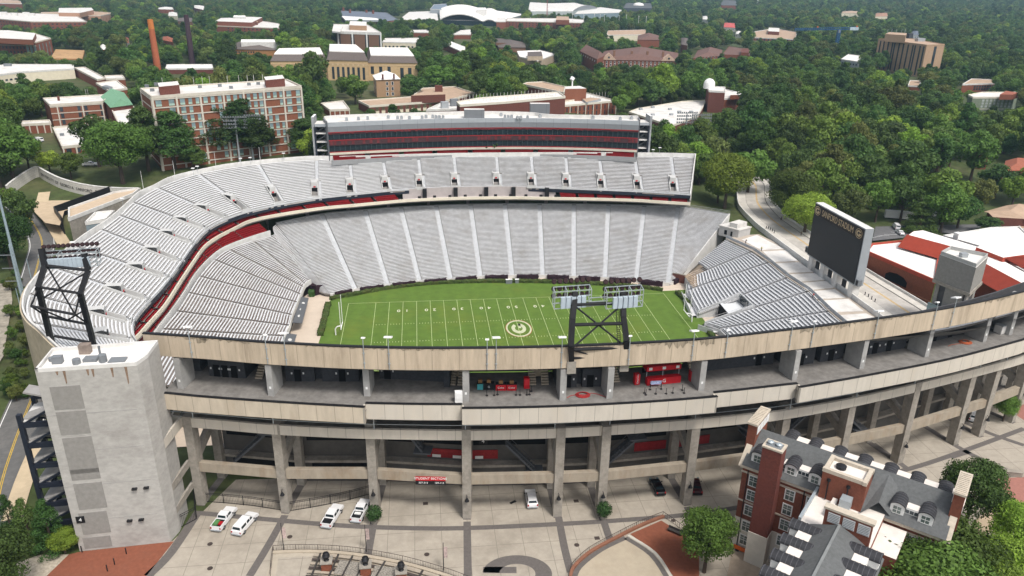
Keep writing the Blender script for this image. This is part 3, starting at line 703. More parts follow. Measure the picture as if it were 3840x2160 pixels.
# timber topped tunnel cover by the corner
p = [atz(*D(*q), 3.4) for q in ((18, 640), (170, 565), (245, 640), (75, 720))]
M_ = MB(); M_.prism([q[:2] for q in p], 0, 3.0, 0); M_.build('tunnel_cover', mat('pale_grey_wall2', (.42, .42, .43)), es)
M_ = MB()
for k in range(9):
    f = k/8; a, b_ = p[0]*(1-f)+p[3]*f, p[1]*(1-f)+p[2]*f; M_.beam(a+(0, 0, .1), b_+(0, 0, .1), .35, .3)
M_.build('timber_slats', mat('weathered_timber', (.36, .27, .19), n=.25), es)
deck = thing('viewing_deck', 'broad tan deck with white roofing panels behind the end stand', 'deck', (95, 0, 8))
dp = [atz(*D(*q), 12.35)[:2] for q in ((325, 350), (470, 325), (575, 318), (690, 375), (1000, 620), (1500, 962), (1480, 1005), (1235, 1010), (1110, 905), (955, 752), (795, 648), (655, 532), (530, 447))]
M_ = MB(); M_.prism(dp, 6, 12.35, 0, 1); M_.build('deck_slab', [CONC, mat('tan_deck', (.43, .37, .31), n=.12, ns=.4)], deck)
for q in (((445, 360), (560, 325), (765, 430), (590, 440)), ((605, 450), (775, 440), (870, 520), (690, 530)), ((700, 540), (880, 530), (985, 605), (800, 610)), ((812, 622), (1000, 612), (1075, 664), (868, 678)), ((880, 688), (1085, 672), (1140, 722), (943, 743)), ((955, 752), (1150, 735), (1235, 798), (1010, 810)), ((1022, 822), (1250, 808), (1365, 900), (1142, 908)), ((1160, 932), (1385, 917), (1475, 960), (1228, 985))):
    M_ = MB(); M_.prism([atz(*D(*k), 12.36)[:2] for k in q], 12.36, 12.44); M_.build('roofing_panel', ROOFW, deck)
M_ = MB(); R_ = [atz(*D(*q), 12.35)[:2] for q in ((690, 375), (1000, 620), (1500, 962))]
for h in (.4, .8, 1.2):
    for a, b_ in zip(R_[:-1], R_[1:]): M_.tube((*a, 12.35+h), (*b_, 12.35+h), .035)
for a, b_ in zip(R_[:-1], R_[1:]):
    for f in np.linspace(0, 1, 14): c = a*(1-f)+b_*f; M_.tube((*c, 12.35), (*c, 13.6), .04)
M_.build('railing', GALV, deck)
M_ = MB(); R_ = [E_[k][1][:2]+np.array((.25, 0)) for k in range(8)]; M_.ribbon(R_, 11.5, 13.4, -.12); M_.build('rim_panel', mat('rim_grey', (.38, .4, .43), n=.1), deck)
# road over the bridge
ROADC = mat('bridge_road_concrete', (.47, .44, .40), n=.18, ns=.35, dirt=((.27, .25, .23), .75), ds=.055)
Lr, Rr = resample(catmull(Lq, 4), 60), resample(catmull(Rq, 4), 60)
M_ = MB()
for k in range(59): M_.quad((*Lr[k], 13), (*Lr[k+1], 13), (*Rr[k+1], 13), (*Rr[k], 13))
struct(M_.build('road', ROADC))
M_ = MB(); M_.ribbon(Lr, 7, 13.95, .35); tag(M_.build('bridge_parapet', WHITEW), 'pale concrete parapet of the bridge road on the side next to the scoreboard', 'bridge parapet')
M_ = MB(); M_.ribbon(Rr, 8, 13.95, -.35); tag(M_.build('bridge_parapet', WHITEW), 'pale concrete parapet of the bridge road on the side of the wood and brick building', 'bridge parapet')
W_ = Rr-Lr
def road_line(nm, f, w_, m, z, k0=0, k1=59, dash=0):
    M_ = MB()
    for k in range(k0, k1):
        if dash and k % 2: continue
        a, b_ = Lr[k]+W_[k]*f, Lr[k+1]+W_[k+1]*f; t = W_[k]/np.linalg.norm(W_[k])*w_/2
        M_.quad((*(a-t), z), (*(b_-t), z), (*(b_+t), z), (*(a+t), z))
    struct(M_.build(nm, m))
SIDEW = mat('sidewalk', (.56, .53, .48), n=.1, ns=.5, dirt=((.38, .35, .31), .5), ds=.15)
for f in (.13, .90):
    M_ = MB()
    for k in range(59):
        c0, c1 = Lr[k]+W_[k]*f, Lr[k+1]+W_[k+1]*f; wd = .24 if f < .5 else .16; t0, t1 = W_[k]*wd/2, W_[k+1]*wd/2
        M_.quad((*(c0-t0), 13.13), (*(c1-t1), 13.13), (*(c1+t1), 13.13), (*(c0+t0), 13.13))
        for s in (-1, 1): M_.quad((*(c0+s*t0), 13.0), (*(c1+s*t1), 13.0), (*(c1+s*t1), 13.13), (*(c0+s*t0), 13.13))
    struct(M_.build('sidewalk', SIDEW))
YEL = mat('faded_yellow_paint', (.55, .36, .12), n=.3, ns=1.5)
road_line('road_marking', .55, .28, YEL, 13.012); road_line('road_marking', .575, .28, YEL, 13.012); road_line('road_marking', .26, .15, mat('dark_joint', (.12, .11, .1)), 13.008); road_line('road_marking', .81, .3, mat('dark_joint', (.12, .11, .1)), 13.008)
bol = None
for q in [(630, 268), (645, 272), (660, 280), (676, 290), (690, 302), (1375, 770), (1400, 785), (1425, 803), (1450, 822)]:
    P = atz(*D(q[0], q[1]+8), 13.13)
    if bol is None:
        bol = thing('bollard', 'black bollard on the pale bridge pavement, one of the short rows', 'bollard', P, group='bollards on the bridge pavement'); M_ = MB(); M_.tube((0, 0, 0), (0, 0, 1.0), .14); M_.tube((0, 0, 1), (0, 0, 1.15), .17, .06); M_.build('post', CAP, bol, loc=(0, 0, 0))
    else: dup(bol, P)
# grey booth by the corner
bt = [atz(*D(*q), 15.6)[:2] for q in ((278, 248), (425, 285), (515, 262), (365, 228))]
bo = thing('ticket_booth', 'small grey block booth with stepped roof at the top corner of the stands', 'booth', (*bt[0], 12))
M_ = MB(); M_.prism(bt, 11.5, 15.2); M_.build('wall', mat('booth_block', (.44, .43, .42), n=.1), bo)
c_ = np.mean(bt, 0); M_ = MB(); M_.prism([q*1.06-c_*.06 for q in bt], 15.2, 15.6, bottom=True); q2_ = [atz(*D(*q), 17.4)[:2] for q in ((356, 228), (415, 243), (488, 225), (425, 208))]; M_.prism(q2_, 15.6, 17.4); M_.build('roof', mat('booth_roof', (.58, .56, .53), n=.1), bo)
M_ = MB(); 
for f0, f1 in ((.28, .42), (.6, .7)):
    a, b_ = bt[0]*(1-f0)+bt[1]*f0, bt[0]*(1-f1)+bt[1]*f1; n_ = np.array((-.0, -.06)); M_.ribbon([a+n_, b_+n_], 12.4, 14.2, .05)
M_.build('window', BLACK, bo)
# ---- scoreboard
PL, PR = np.array((100.6, 14.6)), np.array((101.6, -14.4))
sb = thing('scoreboard', 'huge black video scoreboard on grey concrete piers above the end stand', 'scoreboard', (101, 0, 12.5))
dS = (PR-PL)/np.linalg.norm(PR-PL); nS = np.array((-dS[1], dS[0]))   # points away from field (+x)
if nS[0] < 0: nS = -nS
z0, z1 = 16.9, 35.2
M_ = MB(); M_.prism([PL+nS*.25, PR+nS*.25, PR+nS*3, PL+nS*3], z0, z1, 0, 1, bottom=True); M_.build('cabinet', [GREYL, WHITEW], sb)
hb = 3.9
M_ = MB(); M_.ribbon([PL+dS*.4, PR-dS*.4], z0+.5, z1-hb, .3*(1 if True else 1)); M_.build('screen', mat('dark_screen', (.008, .009, .012), rough=.45, n=.15), sb)
M_ = MB(); M_.ribbon([PL+dS*.4, PR-dS*.4], z1-hb+.05, z1-.35, .3); M_.build('header_panel', mat('header_brown_black', (.035, .028, .026), n=.1), sb)
TANL = mat('tan_letter', (.52, .40, .25), n=.05)
cS = (PL+PR)/2-nS*.12
put_text('SANFORD STADIUM', 2.9, (*cS, z1-hb/2-.2), (*dS, 0), (0, 0, 1), TANL, sb, sx=.70)
for f in (.085, .915):
    c = PL*(1-f)+PR*f-nS*.1
    M_ = MB(); n = 40; P3 = lambda u, v, k=0: (*(c+dS*u-nS*k), z1-hb/2-.2+v)
    for i in range(n):
        ta, tb = 2*math.pi*i/n, 2*math.pi*(i+1)/n
        for a, b_ in ((1.0, .88),): M_.quad(P3(1.75*a*math.cos(ta), 1.5*a*math.sin(ta)), P3(1.75*a*math.cos(tb), 1.5*a*math.sin(tb)), P3(1.75*b_*math.cos(tb), 1.5*b_*math.sin(tb)), P3(1.75*b_*math.cos(ta), 1.5*b_*math.sin(ta)))
    t0, t1 = math.radians(35), math.radians(356)
    for i in range(n):
        ta, tb = t0+(t1-t0)*i/n, t0+(t1-t0)*(i+1)/n
        M_.quad(P3(1.25*math.cos(ta), .98*math.sin(ta)), P3(1.25*math.cos(tb), .98*math.sin(tb)), P3(.68*math.cos(tb), .5*math.sin(tb)), P3(.68*math.cos(ta), .5*math.sin(ta)))
    M_.quad(P3(0, 0), P3(1.25, 0), P3(1.25, -.4), P3(0, -.4)); M_.build('emblem', TANL, sb)
for f in (.09, .35, .62, .93):
    c = PL*(1-f)+PR*f+nS*1.5; M_ = MB(); M_.prism([c-dS*1.1-nS*1.3, c+dS*1.1-nS*1.3, c+dS*1.1+nS*1.3, c-dS*1.1+nS*1.3], 11, z0); M_.build('pier', WHITEW, sb)
for f in (.2, .47, .76):
    c = PL*(1-f)+PR*f+nS*1.2; M_ = MB(); M_.box((*c, 15), (.4, 2.0, 2.4)); M_.build('speaker_box', CAP, sb)
for P_ in (PL-dS*.9, PR+dS*.9):
    M_ = MB(); M_.box((*(P_+nS*.8), z0+1.4), (1.3, 1.3, 2.0)); M_.build('side_speaker', GREYL, sb); M_ = MB(); M_.box((*(P_+nS*.1), z0+1.4), (.1, .9, 1.4)); M_.build('speaker_grille', CAP, sb)
# ---- block elevator tower at the right
a0 = atz(*D(1872, 905), 17.); et = thing('elevator_tower', 'grey block elevator tower with overhanging top next to the red roofed building', 'tower', (*a0[:2], 14))
zt = zat(D(0, 470)[1], a0); zm = zat(D(0, 655)[1], a0)
tf = [atz(*D(*q), zt)[:2] for q in ((1940, 472), (2215, 572), (2305, 490), (2015, 430))]
ctr = np.mean(tf, 0)
M_ = MB(); M_.prism(tf, zm, zt, 0, 1, bottom=True); M_.build('upper_block', [CMU, ROOFW], et)
M_ = MB(); tl = tf+[tf[0]]; M_.ribbon([q*.97+ctr*.03 for q in tl], zt, zt+1.0, .25); M_.build('parapet_band', mat('standing_seam', (.45, .45, .44), n=.1, wave=('X', 3., .3)), et)
M_ = MB(); M_.box((*(ctr*1.0), zt+.6), (1.8, 1.4, 1.1)); M_.build('rooftop_unit', GREY, et)
lf = [ctr+(q-ctr)*.86 for q in tf]
M_ = MB(); 
def wallseg(i, f0, f1, za, zb, th=.35):
    a, b_ = lf[i], lf[(i+1) % 4]; M_.ribbon([a*(1-f0)+b_*f0, a*(1-f1)+b_*f1], za, zb, th)
wallseg(0, 0, .12, 10, zm); wallseg(0, .32, .9, 10, zm); wallseg(1, .0, .3, 10, zm); wallseg(1, .75, 1, 10, zm); wallseg(2, 0, 1, 10, zm); wallseg(3, 0, 1, 10, zm)
M_.build('shaft_wall', CMU, et)
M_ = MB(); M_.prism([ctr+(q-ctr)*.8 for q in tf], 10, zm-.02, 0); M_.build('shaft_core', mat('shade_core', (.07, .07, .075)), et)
M_ = MB(); M_.prism([ctr+(q-ctr)*1.05 for q in tf], zm-.9, zm, 0, bottom=True); M_.build('corbel', CONC, et)
M_ = MB(); q = [lf[0]+np.array((-1.5, -.5)), lf[0]*.4+lf[1]*.6+np.array((-1.2, -1.2))]; M_.ribbon(q, 12, 20.5, .3); g_ = M_.build('stair_lobby_glass', WINB, et)
# ================================================================ near stand
ZP, ZC = 48.0, 38.0      # parapet top, concourse floor
ns_ = thing('concrete_stand', 'raw concrete upper deck stand on tall columns with open concourse and long blank parapet', 'grandstand', (0, -108, 14))
par_px = [(358, 840), (440, 845.5), (523, 851), (653, 862), (760, 868), (859, 873), (1010, 877), (1165, 877.5), (1300, 876), (1432, 872.5), (1585, 866), (1717, 858.5), (1830, 849), (1934, 837), (2040, 825), (2150, 811), (2270, 795), (2384, 777), (2480, 758), (2576, 735)]
PC = curve(par_px, ZP, 4); PC = np.vstack([PC, [PC[-1]+(14, 6.0)], [PC[-1]+(27, 13.)]])
zpb = 44.1
M_ = MB(); M_.ribbon(PC, zpb, ZP, .45, 0); M_.build('parapet', PARA, ns_)
M_ = MB(); M_.ribbon(offset(PC, -.06), ZP+.01, ZP+.2, .6); M_.build('parapet_cap', CAP, ns_)
rs_ = random.Random(5); Cn = resample(offset(PC, -.03), 420)
for k0, k1, hh in ((12, 40, .4), (60, 110, .3), (140, 185, .4), (186, 205, 1.0), (240, 262, .8), (263, 290, .35), (330, 346, .5), (20, 24, .9)):
    M_ = MB(); hs_ = [hh*rs_.uniform(.15, 1.3)*(rs_.random() < .75)+.04 for k in range(k1-k0+1)]
    for k in range(k0, k1): M_.quad((*Cn[k], ZP-hs_[k-k0]), (*Cn[k+1], ZP-hs_[k-k0+1]), (*Cn[k+1], ZP-.02), (*Cn[k], ZP-.02))
    M_.build('water_stain', STAIN, ns_)
# upper deck seating behind the parapet
INN = offset(PC, 24); A = resample(PC, 90); B = resample(INN, 90)
cl_ = lambda k: min(1, max(0, (A[k][0]-35)/45))
secs = [(np.r_[B[k], 34.4-9*cl_(k)], np.r_[A[k]+(B[k]-A[k])*.05, 46.2-3*cl_(k)]) for k in range(89, -1, -8)]
for i in range(len(secs)-1):
    M_ = MB(); seat_rows(M_, secs, i, 26); M_.build('seating_section', [TREAD, ALU], ns_)
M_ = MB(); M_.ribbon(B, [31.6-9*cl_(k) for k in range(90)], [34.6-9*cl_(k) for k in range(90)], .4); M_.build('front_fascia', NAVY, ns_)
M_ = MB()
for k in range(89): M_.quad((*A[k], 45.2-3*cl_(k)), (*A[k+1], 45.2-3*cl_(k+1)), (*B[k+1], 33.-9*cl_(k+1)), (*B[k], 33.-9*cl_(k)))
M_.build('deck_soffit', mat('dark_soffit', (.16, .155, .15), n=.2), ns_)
# lower near bowl (facing away)
secs = [(np.array((x, -46-3*math.cos(x/50), 2.)), np.array((x*1.15, -84-4*math.cos(x/50), 17.))) for x in (66, 44, 22, 0, -22, -44, -62)]
for i in range(6):
    M_ = MB(); seat_rows(M_, secs, i, 40); M_.build('seating_section', [TREAD, ALU], ns_)
# columns
cb = [(505, 1270), (718, 1290), (943, 1290), (1175, 1305), (1402, 1300), (1512, 1295), (1728, 1270)]
CB = [atz(*c, 14)[:2] for c in cb]
r2px = [(400, 1099), (433, 1071.5), (560, 1082), (690, 1093.5), (872, 1102.8), (1010, 1106), (1171, 1108), (1300, 1105.5), (1395, 1102.6), (1533, 1095), (1650, 1087), (1779, 1076.6), (1906, 1063), (1957, 1058), (2090, 1035), (2217, 1008), (2380, 968), (2529, 928), (2576, 914)]
R2Z0, R2Z1 = 30.4, 32.3
RC2 = curve(r2px[1:], R2Z0, 4); RC2 = np.vstack([RC2, [RC2[-1]+(12, 6)], [RC2[-1]+(25, 13)]])
for xx in (34.8, 51): 
    k = np.argmin(abs(RC2[:, 0]-xx)); CB.append(RC2[k]+(0, .6))
CB += [atz(*c, 14)[:2] for c in ((2264, 1166), (2404, 1119), (2467, 1098))]
CB.append(CB[-1]+(11, 4.5)); CB.append(CB[-1]+(14, 6.5))
def nrm(p):
    k = int(np.clip(np.argmin(np.linalg.norm(RC2-p, axis=1)), 1, len(RC2)-2)); t = RC2[k+1]-RC2[k-1]; t /= np.linalg.norm(t); return t, np.array((-t[1], t[0]))
INC = []
for i, p in enumerate(CB):
    t, n_ = nrm(p); w = .85 if i < 9 else 1.0
    M_ = MB(); c = p+n_*.9; M_.box((*c, 23.2), (1.55, 1.9, 18.6), ax=(*t, 0)); col = M_.build('column', CONC, ns_)
    q = p+n_*8.6; INC.append(q)
    M_ = MB(); M_.box((*q, 23), (1.5, 1.3, 18.2), ax=(*t, 0)); M_.build('inner_column', CONC, ns_)
    M_ = MB(); M_.beam((*(p+n_*1.8), 24.0), (*(q-n_*.6), 27.0), 1.0, 1.6); M_.beam((*(p+n_*1.7), 31.0), (*(p+n_*14), 31.0), 1.1, 1.8); M_.build('raker_beam', CONC, ns_)
    # concourse level pier and corbel
    M_ = MB(); c = p+n_*1.9; M_.box((*c, 40.9), (1.05, 4.0, 5.8), ax=(*t, 0)); M_.beam((*(p+n_*.3), 43.7), (*(p+n_*7), 42.2), 1.1, 1.1); M_.build('concourse_pier', mat('pier_concrete', (.34, .335, .325), n=.18), ns_)
    M_ = MB(); c2 = p-n_*.115; M_.box((*c2, 39.6), (.35, .03, .45), ax=(*t, 0)); M_.build('notice', WHITE, ns_)
def beamline(P, z0, z1, th, name, m=CONC, d=0.):
    for a, b_ in zip(P[:-1], P[1:]):
        t = (b_-a)/np.linalg.norm(b_-a); M_ = MB(); n_ = np.array((-t[1], t[0])); M_.ribbon([a+t*.8+n_*d, b_-t*.8+n_*d], z0, z1, th); M_.build(name, m, ns_)
beamline(CB, 21.1, 22.95, 1.0, 'cross_beam', mat('rusty_concrete', (.33, .285, .225), n=.15, ns=.8, dirt=((.25, .16, .09), .6), ds=.35, stretch=(1, 1, .3)), .3)
beamline(INC, 25.6, 27.4, 1.0, 'inner_beam', CONC, -.3)
# back wall under the stand with openings, red banners, stairs
t0 = [nrm(p)[1] for p in CB]; BW = [p+n_*10.6 for p, n_ in zip(CB, t0)]
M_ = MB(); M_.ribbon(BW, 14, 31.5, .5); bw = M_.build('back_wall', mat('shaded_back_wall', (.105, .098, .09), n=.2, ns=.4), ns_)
M_ = MB(); M_.ribbon([q-n_*.02 for q, n_ in zip(BW, t0)], 18.4, 18.9, -1.6); M_.build('gallery_slab', CONC, ns_)
def onwall(i, f0, f1, z0, z1, name, m, par, d=.05, th=.08):
    a, b_ = BW[i], BW[i+1]; t = (b_-a)/np.linalg.norm(b_-a); n_ = np.array((-t[1], t[0])); M_ = MB(); p, q = a*(1-f0)+b_*f0-n_*d, a*(1-f1)+b_*f1-n_*d
    M_.ribbon([p, q], z0, z1, -th); return M_.build(name, m, par)
rr = random.Random(4)
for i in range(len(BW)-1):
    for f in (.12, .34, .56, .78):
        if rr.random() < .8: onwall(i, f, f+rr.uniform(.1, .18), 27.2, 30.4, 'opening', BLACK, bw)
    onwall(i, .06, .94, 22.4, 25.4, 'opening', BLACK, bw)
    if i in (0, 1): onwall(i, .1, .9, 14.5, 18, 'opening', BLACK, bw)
for i, f0, f1 in ((2, .52, .97), (3, .03, .36), (5, .55, .95), (6, .1, .5)):
    o = onwall(i, f0, f1, 19.4, 21.3, 'red_banner', REDS, bw, .1)
for i, f0 in ((2, .58), (2, .82), (3, .08), (6, .2)):
    onwall(i, f0, f0+.1, 19.5, 20.1, 'gate_sign', WHITE, bw, .25)
# dark steel stairs behind the columns
for i, f0, f1, za, zb in ((0, .25, .7, 19, 26), (2, .18, .5, 30.5, 23), (3, .45, .8, 25, 19), (5, .1, .5, 19, 25), (6, .3, .9, 30.5, 23), (7, .2, .8, 19, 26), (8, .2, .7, 26, 19)):
    a, b_ = BW[i]*(1-f0)+BW[i+1]*f0-t0[i]*3.2, BW[i]*(1-f1)+BW[i+1]*f1-t0[i]*3.2
    M_ = MB(); M_.beam((*a, za), (*b_, zb), 2.0, .35)
    n = 12
    for k in range(n): c = (np.r_[a, za]*(1-(k+.5)/n)+np.r_[b_, zb]*(k+.5)/n); M_.box(c+(0, 0, .25), (.7, 1.9, .08), ax=(*(b_-a), 0))
    for s in (-1, 1): M_.beam((*(a+t0[i]*s), za+1.1), (*(b_+t0[i]*s), zb+1.1), .08)
    M_.box((*b_, zb-.1), (3.2, 2.6, .3), ax=(*(b_-a), 0)); M_.build('stair_flight', mat('stair_steel', (.10, .105, .115), n=.15), ns_)
def sign_on(pa, t, n_, z, w, h, m, txts, par, label=None):
    M_ = MB(); M_.box((*pa, z), (w, .08, h), ax=(*t, 0)); s = M_.build('sign', m, par)
    for tx, size, dx, dz in txts: put_text(tx, size, (*(pa+t*dx-n_*.06), z+dz), (*t, 0), (0, 0, 1), WHITE, s)
    return s
a, b_ = CB[2], CB[3]; t, n_ = nrm((a+b_)/2); pa = atz(1082, 1209, 22)[:2]; f = ((pa-a)@(b_-a))/((b_-a)@(b_-a)); pa = a+(b_-a)*f+n_*.15
sign_on(pa, t, n_, 22.0, 5.3, .85, REDP, [('STUDENT SECTIONS', .62, 0, .05)], ns_); sign_on(pa, t, n_, 21.15, 5.3, .8, CAP, [('307-313', .5, -1.3, 0), ('109-114', .5, 1.5, 0)], ns_)
for i, f, tx in ((3, .18, '4'), (6, .62, '3')):
    p = BW[i]*(1-f)+BW[i+1]*f-t0[i]*.5; sign_on(p, nrm(p)[0], t0[i], 23.6, 1.6, 1.6, CAP, [(tx, 1.1, 0, -.1)], ns_)
# ring beam and railing
M_ = MB(); M_.ribbon(RC2, R2Z0, R2Z1, .5); M_.build('ring_beam', PANEL2, ns_)
M_ = MB(); o2 = offset(RC2, 14)
for k in range(len(RC2)-1): M_.quad((*RC2[k], R2Z0+.6), (*RC2[k+1], R2Z0+.6), (*o2[k+1], R2Z0+.6), (*o2[k], R2Z0+.6))
M_.build('gallery_floor', FLOOR, ns_)
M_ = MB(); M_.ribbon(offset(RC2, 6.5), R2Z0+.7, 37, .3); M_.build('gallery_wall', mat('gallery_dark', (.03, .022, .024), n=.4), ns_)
M_ = MB(); g_ = offset(RC2, .2)
for a, b_ in zip(g_[:-1], g_[1:]): M_.tube((*a, R2Z1+.95), (*b_, R2Z1+.95), .06, n=5)
for p in CB: 
    k = np.argmin(np.linalg.norm(g_-p, axis=1)); M_.beam((*g_[k], R2Z1), (*g_[k], 36), .14)
M_.build('railing', GALV, ns_)
M_ = MB(); M_.ribbon([RC2[0]+(.0, 14), RC2[0]+(-.2, .1)], R2Z0, R2Z1, .4); M_.build('ring_beam_return', PANEL2, ns_)
# concourse slab with recessed balcony fronts
segs = [([(381, 1005.5), (396, 990), (490, 998), (585, 1005.5), (740, 1016), (872, 1023.4), (917, 1026)], False), ([(919, 1016), (1040, 1018.5), (1162, 1019)], True), ([(1162, 1028.8), (1280, 1027.5), (1395, 1024.5), (1545, 1017.8), (1680, 1009.5), (1806, 999)], False), ([(1797, 989), (1865, 982), (1932, 974.5), (2007, 966)], True), ([(2011, 976), (2039, 971.4), (2140, 954), (2248, 934), (2330, 918), (2414, 899.5), (2500, 877), (2576, 856)], False)]
ZG = 39.0
allc = []
for pts, rec in segs:
    C = curve(pts, ZG, 4)
    if pts[0][0] == 381: C = C[4:]
    if pts[-1][0] == 2576: C = np.vstack([C, [C[-1]+(12, 6)], [C[-1]+(26, 13.5)]])
    zb = 36.0 if not rec else 36.1
    M_ = MB(); M_.ribbon(C, zb, ZG, .4); M_.build('balcony_front', PANEL if pts[0][0] == 381 else PANEL2 if not rec else PANEL2, ns_)
    M_ = MB(); M_.ribbon(offset(C, -.05), ZG+.01, ZG+.16, .5); M_.build('balcony_cap', CAP, ns_); allc.append(C)
for i in range(4):
    M_ = MB(); M_.ribbon([allc[i][-1], allc[i+1][0]], 36.05, ZG-.05, .3); M_.build('balcony_return', PANEL2, ns_)
M_ = MB(); M_.ribbon([allc[0][0]+(-3.5, 7.5), allc[0][0]], 36.0, ZG, .4); M_.build('balcony_return', PANEL, ns_)
for si, C in enumerate(allc):
    I_ = offset(C, 14); z = ZC-.004*si; M_ = MB()
    for k in range(len(C)-1):
        M_.quad((*C[k], z), (*C[k+1], z), (*I_[k+1], z), (*I_[k], z)); M_.quad((*I_[k], 36.3-.01*si), (*I_[k+1], 36.3-.01*si), (*C[k+1], 36.3-.01*si), (*C[k], 36.3-.01*si))
    M_.build('concourse_floor', FLOOR, ns_)
# dark block rooms on the concourse, between the piers; each bay has its own pattern
PXI = lambda x, y: (335.4+x/4.8, 845.3+y/4.8)
def bay_line(i, d): 
    a, b_ = CB[i]+nrm(CB[i])[1]*d, CB[i+1]+nrm(CB[i+1])[1]*d; return a, b_
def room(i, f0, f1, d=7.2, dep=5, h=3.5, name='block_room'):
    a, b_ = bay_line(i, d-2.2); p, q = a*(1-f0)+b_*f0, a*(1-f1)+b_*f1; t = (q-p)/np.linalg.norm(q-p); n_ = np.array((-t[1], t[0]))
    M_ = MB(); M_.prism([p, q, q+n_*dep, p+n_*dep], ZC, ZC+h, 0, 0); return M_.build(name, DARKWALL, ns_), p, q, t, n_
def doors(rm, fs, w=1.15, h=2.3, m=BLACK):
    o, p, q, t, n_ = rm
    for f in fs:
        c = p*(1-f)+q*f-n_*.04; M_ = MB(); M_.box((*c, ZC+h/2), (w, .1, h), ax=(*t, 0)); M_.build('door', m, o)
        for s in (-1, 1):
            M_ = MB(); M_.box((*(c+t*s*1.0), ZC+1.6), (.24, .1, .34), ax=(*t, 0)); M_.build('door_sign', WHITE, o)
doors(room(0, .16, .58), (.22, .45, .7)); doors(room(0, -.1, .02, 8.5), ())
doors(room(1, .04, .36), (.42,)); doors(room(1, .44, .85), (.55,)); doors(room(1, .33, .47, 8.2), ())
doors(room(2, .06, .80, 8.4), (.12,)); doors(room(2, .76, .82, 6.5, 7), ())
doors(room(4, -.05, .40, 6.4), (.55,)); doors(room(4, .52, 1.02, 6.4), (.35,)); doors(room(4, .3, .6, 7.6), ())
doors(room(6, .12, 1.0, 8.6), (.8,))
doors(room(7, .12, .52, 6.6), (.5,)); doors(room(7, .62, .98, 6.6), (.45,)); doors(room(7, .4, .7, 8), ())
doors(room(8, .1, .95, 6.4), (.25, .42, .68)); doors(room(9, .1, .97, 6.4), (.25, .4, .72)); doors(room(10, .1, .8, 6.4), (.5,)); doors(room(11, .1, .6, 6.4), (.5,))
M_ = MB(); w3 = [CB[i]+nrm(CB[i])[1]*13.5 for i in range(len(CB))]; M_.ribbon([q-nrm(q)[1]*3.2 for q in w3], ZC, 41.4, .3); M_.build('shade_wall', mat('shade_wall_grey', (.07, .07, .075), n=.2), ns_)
# light vomitory stairs between rooms
for i, f in ((0, .72), (0, .86), (2, .84), (2, .94), (3, .72), (3, .86), (5, .16), (6, .06), (2, -.06)):
    if i == 5: a, b_ = bay_line(5, 5.4)
    else: a, b_ = bay_line(i, 5.4)
    c = a*(1-f)+b_*f; t = (b_-a)/np.linalg.norm(b_-a); n_ = np.array((-t[1], t[0])); M_ = MB()
    for k in range(9): M_.box((*(c+n_*k*.4), ZC+.12+k*.32), (1.3, .45, .24), ax=(*t, 0), mi=0)
    M_.build('vomitory_stair', mat('vomitory_step', (.42, .36, .28), n=.2), ns_)
for i, f in ((0, .79), (2, .89), (3, .79), (5, .07)):
    a, b_ = bay_line(i, 5.8); c = a*(1-f)+b_*f; t = (b_-a)/np.linalg.norm(b_-a); n_ = np.array((-t[1], t[0])); M_ = MB(); M_.box((*(c+n_*2.5), ZC+2.3), (1.5, .2, 4.4), ax=(*t, 0)); M_.build('vomitory_wall', mat('vomitory_light', (.55, .46, .33), n=.2), ns_)
# ceiling lights boxes below the parapet
L2 = resample(offset(PC, .8), 60)
for k in range(2, 58, 2):
    M_ = MB(); M_.box((*L2[k], zpb-.25), (1.0, .4, .4)); M_.build('floodlight', CAP, ns_)
# ---- things standing on the concourse
def at_c(x, y, z=ZC): return atz(x, y, z)
def vend(P, label, t, m=REDP, w=.95, h=2.0, name='drinks_cooler', cat='cooler'):
    o = thing(name, label, cat, P, math.atan2(t[1], t[0])); M_ = MB(); M_.box((0, 0, h/2), (w, .85, h)); M_.build('cabinet', m, o, loc=(0, 0, 0)); M_ = MB(); M_.box((0, -.44, h*.62), (w*.8, .04, h*.55)); M_.build('front_panel', mat('cooler_front', (.62, .03, .04), n=.1) if m is REDP else WHITE, o, loc=(0, 0, 0)); return o
ST2 = lambda x, y: (858.7+x/4.8, 845.3+y/4.8)
ST3 = lambda x, y: (1395.3+x/4.8, 845.3+y/4.8)
tt = np.array((1., 0))
c1 = vend(at_c(*ST2(2235, 622)), 'red upright drinks cooler at the end of the counter between concourse columns', tt)
M4 = MB(); 
c2 = vend(at_c(*ST3(985, 575)), 'red drinks machine with white script left of the red concession stand', np.array((1, .12)))
me_t = put_text('Coca-Cola', .42, (0, -.47, 1.15), (0, 0, 1), (-1, 0, 0), WHITE, c2); me_t.matrix_parent_inverse = Matrix()
c3 = vend(at_c(*ST3(1652, 535)), 'red drinks cooler to the right of the red concession stand', np.array((1, .15)))
c4 = vend(at_c(*ST2(1417, 795)), 'white upright freezer standing alone by a concourse column', tt, WHITE, 1.25, 2.0, 'freezer', 'freezer')
